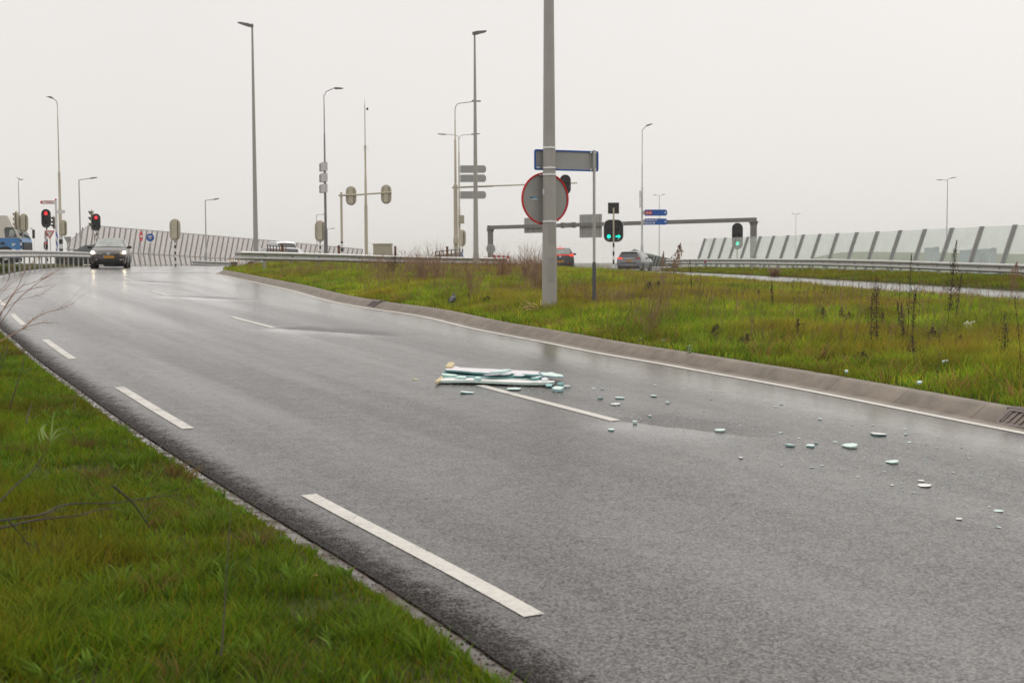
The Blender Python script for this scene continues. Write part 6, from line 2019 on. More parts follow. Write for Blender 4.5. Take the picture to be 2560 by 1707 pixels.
board('foam_splinter', from_crop([(1045, 248), (1180, 222), (1385, 190), (1380, 222), (1270, 240), (1100, 262)]), .106, .014, foam_p, foam_t, 'pointed pale foam splinter lying on top of the lilac board', 'foam piece', amp=.004)
board('foam_splinter', from_crop([(1830, 250), (2010, 254), (2090, 264), (2060, 276), (2170, 296), (2234, 322), (2120, 318), (2080, 327), (1985, 304), (1900, 300), (1850, 280)]), .075, .016, foam_p, foam_t, 'pale green pointed tail of the heap, reaching farthest right', 'foam piece', amp=.01, seg=.05)
board('foam_splinter', from_crop([(520, 308), (670, 320), (660, 338), (560, 332)]), .068, .03, foam_p, foam_t, 'small foam chip wedged between the short strip and the white board', 'foam piece', amp=.003)
board('foam_splinter', from_crop([(790, 340), (840, 328), (915, 344), (880, 352)]), .075, .03, foam_p, foam_t, 'small foam chip on the back edge of the white board', 'foam piece', amp=.003)
board('foam_splinter', from_crop([(1690, 322), (1850, 300), (1890, 318), (1800, 345), (1720, 345)]), .075, .03, foam_p, foam_td, 'jagged turquoise foam chunk at the broken right end of the lilac board', 'foam piece')
board('foam_splinter', from_crop([(1870, 350), (1930, 335), (1975, 372), (1890, 382)]), .06, .035, foam_l, foam_t, 'upright lilac foam shard between the right ends of the boards', 'foam piece')
o = MB().ball((0, 0, 0), (.022, .02, .022), 8, 6).build('foam_splinter', foam_p); o.location = on_road(1060 + 1665 / 6.357, 890 + 372 / 6.357, .03) + Vector((0, 0, .03))
tag(o, 'round foam crumb on the turquoise batten end', 'foam piece')

# shattered skins and shards in and around the heap
def shard(cx, cy, wpx, hpx, top, th, mt, ms, label, name='foam_shard'):
    n = random.randint(6, 9); P = []
    for i in range(n):
        a = 2 * PI * i / n; k = random.uniform(.55, 1.1)
        P.append((cx + wpx / 2 * math.cos(a) * k, cy + hpx / 2 * math.sin(a) * k))
    r, l_ = board(name, P, top, th, mt, ms, label, 'foam piece', tilt=random.uniform(-.08, .08), amp=.006, seg=.05, group='shards of the broken foam boards')
    return r
for q in ((1092, 291, 330, 16, .096, .006, foam_l, foam_l, 'torn strip of lilac skin hanging along the middle of the lilac board'),
          (1260, 284, 260, 18, .096, .006, foam_l, foam_t, 'torn lilac flap at the right half of the lilac board'),
          (1560, 292, 300, 22, .094, .008, foam_l, foam_t, 'curling lilac flap near the broken right end'),
          (1780, 300, 240, 20, .085, .008, foam_w, foam_td, 'pale torn skin over the turquoise break'),
          (2120, 300, 190, 26, .055, .018, foam_p, foam_t, 'pale green point at the far right tip of the lilac board'),
          (2010, 258, 130, 14, .07, .014, foam_p, foam_td, 'thin turquoise sliver behind the right tip'),
          (1400, 372, 700, 16, .048, .005, foam_w, foam_l, 'long wrinkled white skin along the white board'),
          (760, 352, 520, 18, .048, .005, foam_w, foam_l, 'wrinkled white skin on the left half of the white board'),
          (1820, 408, 360, 22, .048, .006, foam_w, foam_l, 'white skin lifted at the right end of the white board'),
          (1990, 455, 130, 26, .03, .014, foam_t, foam_td, 'turquoise crumbling corner under the white board'),
          (2170, 432, 130, 40, .045, .030, foam_td, foam_td, 'dark turquoise broken lump right of the white board'),
          (2240, 470, 190, 22, .02, .012, foam_w, foam_t, 'flat white shard lying right of the white board'),
          (2120, 500, 200, 40, .04, .026, foam_p, foam_t, 'wedge shaped pale shard pointing right from the heap'),
          (560, 338, 160, 14, .06, .01, foam_p, foam_t, 'small pale shard at the left of the white board')):
    (x0, y0), = from_crop([(q[0], q[1])])
    shard(x0, y0, q[2] / 6.357, q[3] / 6.357, *q[4:])
# single fragments: (pixel x, pixel y of the base, pixel width, thickness m, label)
FRAG = [
 (1167, 985, 41, .028, 'curved pale foam fragment on the asphalt left of the centre line, below the boards'),
 (1283, 977, 44, .03, 'ribbed pale foam fragment lying just above the centre line start'),
 (1484, 972, 13, .008, 'tiny thin foam flake beyond the heap, left of its neighbour'),
 (1506, 974, 10, .02, 'tiny foam flake beyond the heap, right of its neighbour'),
 (1502, 998, 18, .03, 'small bright foam block left of the flat piece above the centre line'),
 (1551, 998, 32, .022, 'long flat foam piece above the middle of the centre line'),
 (1540, 1014, 28, .02, 'flat pale foam piece just above the centre line'),
 (1529, 1078, 19, .026, 'peaked foam piece alone below the end of the centre line'),
 (1637, 965, 10, .012, 'tiny foam flake near the kerb line above all others'),
 (1636, 993, 19, .026, 'foam piece nearest the white kerb line, above its smaller twin'),
 (1670, 1009, 14, .034, 'square foam chunk with dark underside right of the centre line'),
 (1626, 1043, 11, .034, 'small upright foam cube right of the centre line end'),
 (1588, 1060, 14, .05, 'tilted foam wedge at the end of the centre line'),
 (1804, 1081, 32, .032, 'oval thick foam slice alone in the right lane'),
 (1978, 1118, 27, .03, 'rectangular foam block with turquoise side, left of two small ones'),
 (2030, 1119, 24, .03, 'broken foam block with a spike, middle of the right group'),
 (2042, 1110, 11, .02, 'small foam bit behind the spiked block'),
 (2131, 1122, 40, .036, 'largest foam slice in the right lane'),
 (2052, 1050, 12, .022, 'small roundish foam bit near the kerb, far right lane'),
 (2202, 1091, 42, .026, 'long narrow foam stick parallel to the kerb'),
 (2235, 1160, 37, .026, 'long foam piece with torn ends in the right lane'),
 (2318, 1219, 36, .016, 'flat leaf shaped foam piece in the right lane'),
 (2306, 1204, 19, .008, 'thin pale flake above the leaf shaped piece'),
 (2500, 1280, 29, .006, 'thin white sliver near the right edge'),
 (2400, 1300, 17, .012, 'thin white flake low in the right lane'),
 (1854, 1147, 13, .018, 'small triangular foam flake left of the right group'),
 (2266, 1088, 10, .02, 'small triangular foam bit right of the narrow stick'),
]
def fragment(px, py, wpx, th, label, name='foam_fragment', group='foam fragments on the road'):
    b = on_road(px, py); D = b.y
    w = M(wpx, D); d = w * random.uniform(1.1, 1.6); th = th * .5
    n = random.randint(7, 10)
    a0 = random.random() * 6.28
    P = []
    for i in range(n):
        a = 2 * PI * i / n; k = random.uniform(.72, 1.08)
        P.append((w / 2 * math.cos(a) * k, d / 2 * math.sin(a) * k))
    if wpx > 30 and th > .02: P = ragged(P, w * .02, w * .12)
    tx, ty = random.uniform(-.12, .12), random.uniform(-.08, .08)
    T = [(x, y, th + x * tx + y * ty + random.uniform(-.08, .08) * th) for x, y in P]
    B = [(x * random.uniform(.82, .97), y * random.uniform(.82, .97), .002) for x, y in P]
    mb = MB(); mb.slab(T, B, 0, 1, 1)
    o = mb.build(name, [random.choice((foam_p, foam_p, foam_w)), random.choice((foam_t, foam_p, foam_t))], smooth=False)
    o.location = (b.x, b.y + d * .4, float(G(b.x, b.y + d * .4)))
    o.rotation_euler = (0, 0, random.uniform(-.25, .25))
    return tag(o, label, 'foam fragment', group)
for q in FRAG: fragment(*q)
o = fragment(1038, 949, 17, .008, 'flat yellowish foam flake alone left of the boards'); o.data.materials[0] = foam_y; o.data.materials[1] = foam_y
tiny = [(953, 899, 8), (1191, 973, 4), (1390, 982, 4), (1446, 998, 4), (1470, 978, 5), (1580, 1043, 5), (1600, 995, 5), (1675, 1034, 4), (1729, 1046, 6), (1779, 1000, 7), (1826, 1060, 6), (1850, 1064, 6), (1940, 1018, 11), (1955, 1012, 9), (1934, 1088, 6),
        (1953, 1083, 11), (1998, 1097, 9), (1989, 1143, 5), (2031, 1170, 10), (2056, 1165, 10), (2145, 1193, 9), (2183, 1064, 9), (2263, 1074, 9), (2212, 1180, 7), (2232, 1214, 9), (2255, 1209, 6), (2285, 1233, 9), (2316, 1111, 7), (2342, 1120, 8),
        (2347, 1092, 6), (2405, 1120, 7), (2423, 1147, 9), (2385, 1183, 9), (2259, 1228, 6), (1955, 1164, 6), (2080, 1045, 5), (2133, 1063, 8), (1760, 1030, 4), (1699, 1040, 5), (1602, 1048, 5), (2090, 1106, 12), (2275, 1107, 10), (2500, 1320, 12), (2475, 1268, 7)]
for x, y, w in tiny:
    fragment(x, y, w, .008, 'tiny pale foam crumb scattered on the wet road', 'foam_crumb', 'tiny foam crumbs on the road')
def foam_dust():
    mb = MB()
    for i in range(420):
        t = random.random() ** .8
        px = 1330 + 1230 * t + random.gauss(0, 60); py = 960 + 260 * t + random.gauss(0, 14 + 52 * t)
        if i < 120: px, py = random.gauss(1300, 130), random.gauss(962, 10)
        if not (1050 < px < 2600 and 925 < py < 1420): continue
        b = on_road(px, py); s_ = random.uniform(.003, .009)
        if b.x > float(XK(b.y)) - .1: continue
        P = [(b.x + s_ * random.uniform(.4, 1) * math.cos(a), b.y + s_ * random.uniform(.4, 1.3) * math.sin(a)) for a in (0.2, 1.7, 3.0, 4.4)]
        z = float(G(b.x, b.y)); mb.slab([(x, y, z + random.uniform(.002, .006)) for x, y in P], [(x, y, z + .0005) for x, y in P], 0, 0, 0)
    tag(mb.build('foam_dust', foam_p, smooth=False, fixn=False), 'fine pale foam grit sprinkled along the right lane', 'grit', kind='stuff')
foam_dust()
def grass_bit(px, py, wpx, label):
    p = gnd(px, py); w = M(wpx, p.y)
    mb = MB(); P = [(-w / 2, -.03), (0, -.06), (w / 2, -.01), (w * .35, .06), (-w * .3, .05)]
    mb.slab([(x, y, .02 + x * .2) for x, y in P], [(x * .9, y * .9, 0 + x * .2) for x, y in P], 0, 1, 1)
    o = mb.build('foam_fragment', [foam_p, foam_t], smooth=False); o.location = p + Vector((0, .08, .075)); tag(o, label, 'foam fragment', 'foam fragments in the grass')
grass_bit(2368, 925, 17, 'turquoise foam fragment caught in the grass above the kerb')
grass_bit(2305, 980, 13, 'pale foam sliver lying on the grass edge at the kerb top')
grass_bit(2121, 950, 7, 'small white foam bit on the grass edge near the kerb')

# ------------------------------------------------------------------ plants
stem_br = mat('stem_brown', (.29, .185, .12), .8, 0, .35, 6)
stem_dk = mat('stem_dark', (.040, .027, .020), .8, 0, .35, 9)
stem_red = mat('stem_reddish', (.27, .145, .092), .8, 0, .3, 5)
seed_dk = mat('seed_dark', (.050, .030, .020), .85, 0, .4, 20)
straw = mat('straw_leaf', (.42, .29, .13), .7, 0, .25, 8)
leafg = mat('young_leaf', (.13, .22, .03), .5, 0, .3, 8)

def twig(mb, p, d, L, r, n=5, curl=.25, mi=0, taper=.35, side=3):
    pts = [Vector(p)]; d = Vector(d).normalized(); rad = [r]
    for i in range(n):
        d = (d + Vector((random.gauss(0, curl * .4), random.gauss(0, curl * .4), random.gauss(0, curl * .25)))).normalized()
        pts.append(pts[-1] + d * (L / n)); rad.append(r * (1 - (1 - taper) * (i + 1) / n))
    mb.tube(pts, rad, side, mi=mi, caps=False)
    return pts, d

def bush(name, px, py, hpx, spread, label, m, n=30, D=None, sub=2, lean=(0, 0), thick=1.0, cat='dead shrub', group=None, up=1.0):
    n = int(n * 1.15)
    b = gnd(px, py) if D is None else None
    h = M(hpx, b.y)
    r = root(name, b - Vector((0, 0, .03)), random.random() * 6, label, cat, group)
    r.rotation_euler = (0, 0, 0)
    mb = MB()
    rb = max(.0018, .00013 * b.y) * thick
    for i in range(n):
        a = random.random() * 2 * PI; s_ = spread * math.sqrt(random.random())
        d = Vector((math.cos(a) * s_ + lean[0], math.sin(a) * s_ + lean[1], up))
        L = h * random.uniform(.55, 1.1)
        pts, dd = twig(mb, (random.gauss(0, .06 * h), random.gauss(0, .06 * h), 0), d, L, rb * random.uniform(.7, 1.2), 5, .22)
        for k in range(sub):
            q = random.choice(pts[2:5]); e = (dd + Vector((random.gauss(0, .55), random.gauss(0, .55), random.gauss(.1, .3)))).normalized()
            twig(mb, q, e, L * random.uniform(.15, .4), rb * .6, 3, .3)
    mb.build('branches', m, r, fixn=False)
    return r

def dock(px, py, tx, ty, label, lumps=60, wid=.022, m=stem_dk, frac=(.25, 1.0), multi=1, sz=.0042, group='dead dock stalks on the grass island'):
    b = gnd(px, py); D = b.y
    t = W(tx, ty, D)
    r = root('dead_stalk', b - Vector((0, 0, .03)), 0, label, 'dead plant', group)
    h = t.z - b.z + .03; lean = t.x - b.x
    k = max(1.0, D / 14)
    ms, sd = MB(), MB()
    for q in range(multi):
        ox = random.gauss(0, .05) if q else 0; hh = h * (random.uniform(.6, .95) if q else 1)
        P = [Vector((ox + lean * (z ** 1.2) + .012 * math.sin(z * 5 + q), random.gauss(0, .006), hh * z)) for z in np.linspace(0, 1, 9)]
        ms.tube(P, [.0042 * k * (1 - .6 * i / 8) for i in range(9)], 5)
        for i in range(int(lumps * 4.2) // multi):
            z = frac[0] + (frac[1] - frac[0]) * random.random()
            i0 = min(int(z * 8), 7); p = P[i0].lerp(P[i0 + 1], z * 8 - i0)
            w = wid * k * math.sin(PI * min(1, (z - frac[0]) / (frac[1] - frac[0]) * .85 + .15)) 
            c = p + Vector((random.gauss(0, w), random.gauss(0, w), random.gauss(0, .01)))
            s_ = sz * k * random.uniform(.5, 1.2)
            sd.ball(c, (s_ * random.uniform(.5, 1.1), s_ * random.uniform(.5, 1.1), s_ * random.uniform(1.0, 2.4)), 5, 4)
    sm_ = seed_dk if m is stem_dk else m
    o_ = len(ms.v); ms.v += sd.v; ms.f += [tuple(i + o_ for i in f) for f in sd.f]; ms.m += [1] * len(sd.f)
    ms.build('stem', [m, sm_], r, fixn=False)
    return r
dock(2186, 878, 2193, 682, 'dense dark seed stalk with a forked brown crown, tallest left of the two slender stalks', 150, .03, frac=(.22, .98), multi=3)
dock(2265, 863, 2281, 634, 'tall slender dark stalk rising just past the guardrail, second tallest', 80, .016, frac=(.35, 1), multi=2)
dock(2256, 866, 2256, 758, 'short dark stalk left of the second tallest stalk', 60, .016)
dock(2250, 835, 2246, 757, 'thin dark stalk set farther back left of the short one', 30, .014)
dock(2363, 846, 2394, 603, 'tallest dark stalk with a leafy seed plume above the guardrail', 140, .030, frac=(.3, 1))
dock(2382, 825, 2408, 681, 'thin stalk leaning right beside the tallest stalk', 28, .012)
dock(2509, 902, 2515, 783, 'branching dark stalk near the right edge', 55, .03, multi=2)
dock(2550, 938, 2541, 738, 'bare tall stalk at the right edge, closest to the kerb', 22, .02)
dock(2528, 745, 2543, 656, 'rust brown seed plume at the right edge in front of the guardrail', 80, .035, m=stem_red)
dock(2058, 824, 2059, 766, 'low stout seed spike, leftmost of three in the middle of the slope', 40, .022)
dock(2104, 818, 2105, 770, 'low seed spike, middle of three on the slope', 36, .022)
dock(2129, 818, 2124, 781, 'low seed spike, right of three on the slope', 34, .026)
dock(1988, 848, 1999, 796, 'leaning seed spike left of the three low spikes', 40, .022)
dock(1930, 787, 1931, 708, 'thin dark spike near the far grass edge', 30, .014)
dock(1897, 762, 1898, 722, 'short thin spike close to the far grass edge', 16, .014)
dock(2208, 832, 2208, 778, 'dark spike behind the dense forked stalk', 30, .02)
dock(2281, 910, 2283, 842, 'bushy low dark dock close to the kerb', 55, .03)
dock(2337, 866, 2334, 818, 'squat dark seed clump left of the tallest stalk', 60, .045)
dock(2156, 908, 2162, 880, 'squat curled dark clump near the kerb', 50, .06)
dock(2398, 872, 2405, 838, 'drooping dark plant below the white flower head', 40, .03)
dock(1977, 866, 1980, 858, 'brown tangled clump low on the slope', 70, .07)
dock(1764, 860, 1797, 812, 'leaning dark leaf clump left on the slope', 70, .04)
dock(1845, 874, 1872, 835, 'leaning dark leaf clump right of its similar neighbour', 70, .045)
dock(1727, 745, 1727, 648, 'single thin upright stalk before the start of the glass barrier', 12, .01)
dock(1660, 790, 1703, 610, 'tall feathery brown plume left of the glass barrier', 70, .032, m=stem_br, frac=(.62, 1), sz=.006)
dock(1652, 800, 1660, 630, 'tall wispy brown plume left of the feathery one', 36, .026, m=stem_br, frac=(.55, 1), sz=.006)
dock(1618, 743, 1626, 705, 'blackened leaf pair on the slope, left one', 60, .03)
dock(1634, 738, 1648, 703, 'blackened leaf pair on the slope, right one', 60, .03)
dock(1174, 752, 1174, 680, 'dark red seed spike among the brown weeds left of the main post', 60, .022, m=stem_red)
dock(1172, 757, 1173, 737, 'short black stub below the dark red spike', 25, .012)
dock(1022, 722, 1022, 702, 'short dark stub among yellow grass left of the weeds', 20, .012)
dock(1215, 765, 1219, 742, 'dark curled clump between the pigeon and the main post', 50, .04)
dock(1238, 788, 1237, 772, 'small black stub near the kerb left of the main post', 14, .008)

bush('dead_shrub', 1622, 844, 128, .55, 'fan shaped reddish dead shrub near the kerb on the right slope', stem_red, 34, sub=4, lean=(.15, 0))
bush('dead_shrub', 1640, 800, 140, .35, 'tall pale straw coloured stems behind the fan shaped shrub', mat('stem_straw', (.26, .17, .09), .8, 0, .3), 22, sub=3, lean=(.1, 0))
bush('dead_shrub', 1310, 712, 112, .55, 'dense brown thicket left of the main lamp post', stem_br, 90, sub=4, lean=(.35, 0))
bush('dead_shrub', 1335, 735, 110, .5, 'brown thicket touching the main lamp post', stem_br, 70, sub=4, lean=(.25, 0))
bush('dead_shrub', 1255, 705, 80, .5, 'reddish brown thicket left of the dense thicket', stem_red, 70, sub=3, lean=(.2, 0))
bush('dead_shrub', 1050, 712, 95, .35, 'upright sheaf of brown stems before the weathered board fence', stem_br, 70, sub=3, lean=(.12, 0))
bush('dead_shrub', 1085, 708, 100, .35, 'taller loose sheaf of brown stems right of the upright sheaf', stem_br, 40, sub=3, lean=(.22, 0))
bush('dead_shrub', 1020, 700, 85, .3, 'wispy plume stems before the guardrail, right of the cabinet', stem_br, 26, sub=4, lean=(.15, 0))
bush('dead_shrub', 968, 697, 75, .3, 'dark leaning stems in front of the beige cabinet', stem_dk, 20, sub=3, lean=(.35, 0))
bush('dead_shrub', 705, 699, 30, .7, 'small forked dark shrub on the grass near the nose of the island', stem_dk, 10, sub=2)
bush('dead_shrub', 940, 690, 55, .35, 'sparse brown stems left of the leaning dark ones', stem_br, 22, sub=2)
bush('dead_shrub', 1935, 691, 30, .8, 'round brown bush under the guardrail beside the side road', stem_br, 130, sub=3)
bush('dead_shrub', 1440, 800, 62, 1.6, 'low spreading dead branches around the small sign post', stem_dk, 16, sub=3, lean=(.5, 0), up=.5)
bush('dead_shrub', 1480, 770, 60, .9, 'fine brown weeds right of the small sign post', stem_br, 70, sub=3, lean=(.2, 0))
bush('dead_shrub', 1540, 780, 75, .8, 'fine brown weeds left of the fan shaped shrub', stem_br, 70, sub=3, lean=(.1, 0))
bush('dead_shrub', 1590, 690, 26, .5, 'small twigs at the grass edge behind the small sign post', stem_br, 14, sub=2)
def straw_tuft(px, py, hpx, label):
    b = gnd(px, py); h = M(hpx, b.y)
    r = root('straw_tuft', b, 0, label, 'dry plant', 'dry straw coloured plants by the main post')
    mb = MB()
    for i in range(26):
        a = random.random() * 6.28; d = Vector((math.cos(a) * .8, math.sin(a) * .8, .9))
        pts = [Vector((0, 0, 0))]; 
        for k in range(5):
            d = (d + Vector((random.gauss(0, .25), random.gauss(0, .25), -.22 + random.gauss(0, .15)))).normalized(); pts.append(pts[-1] + d * h * .28)
        mb.tube(pts, [.006, .008, .009, .008, .006, .002], 3, caps=False)
    mb.build('leaves', straw, r, fixn=False)
straw_tuft(1345, 785, 42, 'straw coloured dry plant at the left foot of the main lamp post')
straw_tuft(1410, 762, 36, 'straw coloured dry plant just right of the main lamp post')
straw_tuft(1315, 730, 30, 'straw coloured dry plant under the thicket left of the main lamp post')
straw_tuft(992, 700, 26, 'pale curled dry plant before the cabinet')

def leafy(px, py, hpx, label, n=40):
    b = gnd(px, py); h = M(hpx, b.y)
    r = root('leafy_weed', b, 0, label, 'weed', 'green weeds on the island')
    mb = MB()
    for i in range(n):
        a = random.random() * 6.28; z = random.random(); L = h * random.uniform(.25, .45); w = L * .3
        p = Vector((math.cos(a) * h * .25 * (1 - z), math.sin(a) * h * .25 * (1 - z), h * z * .9)); d = Vector((math.cos(a), math.sin(a), .5)).normalized(); s_ = Vector((-math.sin(a), math.cos(a), 0)) * w / 2
        mb.add([p, p + d * L * .5 + s_, p + d * L, p + d * L * .5 - s_], [(0, 1, 2, 3)])
    mb.build('leaves', leafg, r, fixn=False, smooth=False)
leafy(1994, 722, 26, 'fresh green plant standing against the side road')
leafy(1480, 772, 24, 'broad green weed right of the sign post foot', 50); leafy(1622, 772, 30, 'pale green weed behind the fan shaped shrub', 50)
leafy(1660, 868, 22, 'bright green weed patch along the kerb below the fan shaped shrub', 60); leafy(1725, 890, 24, 'bright green weed patch along the kerb right of its neighbour', 60)
leafy(1600, 860, 18, 'bright green weed patch along the kerb left of the fan shaped shrub', 50)
leafy(1430, 845, 14, 'small weed on the kerb edge under the main post', 30)

# brown weeds as ground cover across the island
def brown_weeds():
    n = 17000
    Y = 14 + RNG.random(n) ** .8 * 48
    a, b = XK(Y) + .8, XS(Y) - .4
    X = a + RNG.random(n) * (b - a)
    f = vn(X, Y, .28, 61) * .6 + vn(X, Y, 1.1, 62) * .4
    sx = 1280 + X / Y * FP
    boost = np.where((sx > 900) & (sx < 1350) & (Y > 27), .52, 0) + np.where((sx > 560) & (sx < 900) & (Y > 40), .35, 0) + np.where((sx > 1380) & (sx < 2600) & (Y > 15) & (Y < 34), np.where(sx < 1800, .36, .24), 0)
    keep = island_mask(X, Y) & (RNG.random(n) < np.clip((f - .52) * 1.6 + boost, 0.03, .95)) & (X > -.44 * Y - 2) & (X < .44 * Y + 2)
    X, Y, boost = X[keep], Y[keep], boost[keep]
    mb = MB()
    for x, y, bo in zip(X, Y, boost):
        z = gz(x, y); h = random.uniform(.18, .42) + bo * random.uniform(.05, .5)
        r_ = .0010 + .00010 * y
        pts, dd = twig(mb, (x, y, z - .02), (random.gauss(.15, .3), random.gauss(0, .25), 1), h, r_, 4, .25)
        for k in range(4):
            q = random.choice(pts[2:]); twig(mb, q, dd + Vector((random.gauss(0, .6), random.gauss(0, .6), .2)), h * random.uniform(.12, .35), r_ * .7, 2, .3)
    for i in range(1000):                      # thin upright dead stalks on the right slope
        y = random.uniform(13, 33); x = random.uniform(float(XK(y)) + 1.0, float(XS(y)) - .3)
        if not island_mask(x, y) or x < 1 or vn(x, y, .5, 66) < .38: continue
        h = random.uniform(.18, .62); r_ = .0012 + .00011 * y
        pts, dd = twig(mb, (x, y, gz(x, y) - .02), (random.gauss(.05, .14), random.gauss(0, .14), 1), h, r_, 5, .16, mi=1)
        for k in range(5): twig(mb, random.choice(pts[2:]), dd + Vector((random.gauss(0, .5), random.gauss(0, .5), .3)), h * random.uniform(.06, .2), r_ * .8, 2, .3, mi=1)
    o = mb.build('brown_weeds', [stem_red, mat('stalk_grey_brown', (.11, .075, .055), .8, 0, .3)], fixn=False, smooth=False)
    tag(o, 'fine reddish brown dead weeds spread over the grass island', 'weeds', kind='stuff')
brown_weeds()

# ------------------------------------------------------------------ near left: bare twigs, grass plant, stalks
def px_twigs(name, polys, D, label, m, r0, cat='bare shrub', jit=.25, twigs=5, group=None, mats2=None):
    P0 = W(*polys[0][0], D)
    b = Vector((P0.x, P0.y, gz(P0.x, P0.y)))
    r = root(name, b, 0, label, cat, group)
    mb = MB()
    for i, pl in enumerate(polys):
        k = len(pl); dd = random.uniform(-jit, jit)
        pts = [W(x, y, D + dd + .12 * jj) - b for jj, (x, y) in enumerate(pl)]
        # smooth the polyline
        Q = []
        for a, c in zip(pts, pts[1:]):
            for t in (0, .33, .66): Q.append(a.lerp(c, t))
        Q.append(pts[-1])
        for _ in range(2): Q = [Q[0]] + [(Q[j - 1] + Q[j] * 2 + Q[j + 1]) / 4 for j in range(1, len(Q) - 1)] + [Q[-1]]
        mb.tube(Q, [r0 * (1 - .72 * j / (len(Q) - 1)) * (1 if i < 3 else .7) for j in range(len(Q))], 5)
        for t in range(twigs):
            j = random.randint(len(Q) // 4, len(Q) - 2); d = (Q[j + 1] - Q[j]).normalized()
            twig(mb, Q[j], d + Vector((random.gauss(0, .35), random.gauss(0, .2), random.gauss(.1, .35))), (Q[-1] - Q[0]).length * random.uniform(.12, .32), r0 * .30, 4, .25, side=4)
    mb.build('branches', m, r, fixn=False)
    return r
px_twigs('bare_shrub', [[(-40, 880), (15, 755), (50, 712), (62, 670), (90, 655), (103, 632)], [(-40, 850), (30, 740), (50, 715), (90, 705), (120, 688), (151, 675)], [(-40, 870), (38, 752), (70, 725), (105, 700), (135, 678)],
                          [(-60, 790), (0, 735), (25, 712), (45, 697), (65, 680)], [(-60, 760), (5, 730), (25, 690), (32, 660)], [(-40, 800), (10, 745), (55, 728), (90, 720), (120, 714)], [(-50, 830), (20, 762), (60, 745), (85, 742), (110, 735)]],
         13.0, 'bare reddish twigs reaching over the road at the left edge', stem_red, .0042, twigs=12)
px_twigs('bare_shrub', [[(-40, 880), (0, 852), (60, 822), (82, 796), (120, 780), (150, 772), (188, 757)], [(-10, 858), (45, 828), (78, 812), (110, 806), (145, 806)], [(60, 822), (76, 800), (90, 795), (105, 785)]],
         11.5, 'single bare branch reaching right over the left road edge', stem_br, .0052, twigs=12)
px_twigs('bare_shrub', [[(-30, 980), (8, 905), (16, 880), (22, 850)], [(24, 1022), (42, 960), (55, 925), (62, 895)], [(-20, 960), (0, 900), (12, 860)]], 9.0, 'thin dark upright twigs in the verge grass at the left edge', stem_dk, .0042, twigs=5)
px_twigs('fallen_branch', [[(-60, 1310), (0, 1300), (75, 1292), (118, 1282), (150, 1262), (200, 1257), (285, 1258), (330, 1250), (400, 1240), (455, 1236)], [(-60, 1330), (0, 1320), (80, 1300), (150, 1292), (205, 1288), (230, 1276), (300, 1268)],
                           [(282, 1214), (312, 1238), (335, 1258), (355, 1290), (374, 1318)], [(20, 1300), (48, 1330), (72, 1364)], [(-20, 1275), (40, 1210), (80, 1180), (100, 1150)]],
         4.7, 'forked grey branch hanging low over the near verge grass', mat('branch_grey', (.05, .038, .03), .75, 0, .3, 12), .0050, 'fallen branch', jit=.08, twigs=4)
px_twigs('dead_stalk', [[(553, 1640), (560, 1540), (566, 1440), (572, 1350), (577, 1275)]], 3.9, 'upright brown stalk in the nearest grass', stem_dk, .0028, 'dead plant', twigs=2)
px_twigs('dead_stalk', [[(402, 1118), (410, 1098), (413, 1078), (417, 1068)], [(411, 1095), (405, 1085), (403, 1076)]], 7.6, 'small black forked twig at the grass edge by the second dash', stem_dk, .0036, 'dead plant', jit=.02, twigs=0)
px_twigs('dead_stalk', [[(66, 1058), (70, 1035), (76, 1018), (80, 1005)]], 7.6, 'short dark stalk in the verge left of the pale grass plant', stem_dk, .0040, 'dead plant', twigs=1)
px_twigs('dead_stalk', [[(184, 1030), (188, 1000), (192, 975)]], 9, 'thin dark stalk at the puddle edge in the verge', stem_dk, .0030, 'dead plant', twigs=0)
px_twigs('dead_stalk', [[(703, 1342), (700, 1325), (697, 1308)]], 5.8, 'tiny dark twig at the asphalt edge by the nearest dash', stem_dk, .0028, 'dead plant', twigs=1)

def grass_plant():
    D = 6.6
    b = gnd(128, 1118, y0=2.0)
    D = b.y
    r = root('grass_plant', b, 0, 'pale arching grass plant in the verge at the left', 'grass plant')
    mb = MB()
    def ribbon(px, w):
        pts = [W(x, y, D + .03 * i) - b for i, (x, y) in enumerate(px)]
        Q = []
        for a, c in zip(pts, pts[1:]):
            for t in (0, .25, .5, .75): Q.append(a.lerp(c, t))
        Q.append(pts[-1])
        for _ in range(2): Q = [Q[0]] + [(Q[j - 1] + Q[j] * 2 + Q[j + 1]) / 4 for j in range(1, len(Q) - 1)] + [Q[-1]]
        V = []
        for j, q in enumerate(Q):
            k = j / (len(Q) - 1); ww = w * (.6 + .4 * math.sin(PI * min(k * 1.4, 1))) * (1 - .8 * k ** 3)
            t = (Q[min(j + 1, len(Q) - 1)] - Q[max(j - 1, 0)]); s_ = t.cross(Vector((0, 1, 0))).normalized() * ww / 2
            V += [q - s_, q + s_ + Vector((0, -.004, 0))]
        mb.add(V, [(2 * j, 2 * j + 1, 2 * j + 3, 2 * j + 2) for j in range(len(Q) - 1)])
    for px in ([(120, 1135), (127, 1100), (131, 1060), (134, 1028)], [(128, 1108), (104, 1072), (112, 1062), (122, 1058)], [(110, 1100), (104, 1080), (101, 1068)], [(128, 1100), (140, 1075), (165, 1068), (185, 1076), (200, 1084)],
               [(125, 1115), (140, 1090), (160, 1082), (170, 1080)], [(150, 1070), (175, 1078), (190, 1095), (205, 1122)], [(0, 1102), (28, 1104), (50, 1112), (62, 1128), (80, 1140)], [(112, 1128), (100, 1100), (96, 1075)]):
        ribbon(px, .013)
    m = mat('pale_blade', (.24, .33, .09), .5, 0, .15, 6)
    mb.build('blades', m, r, fixn=False)
grass_plant()
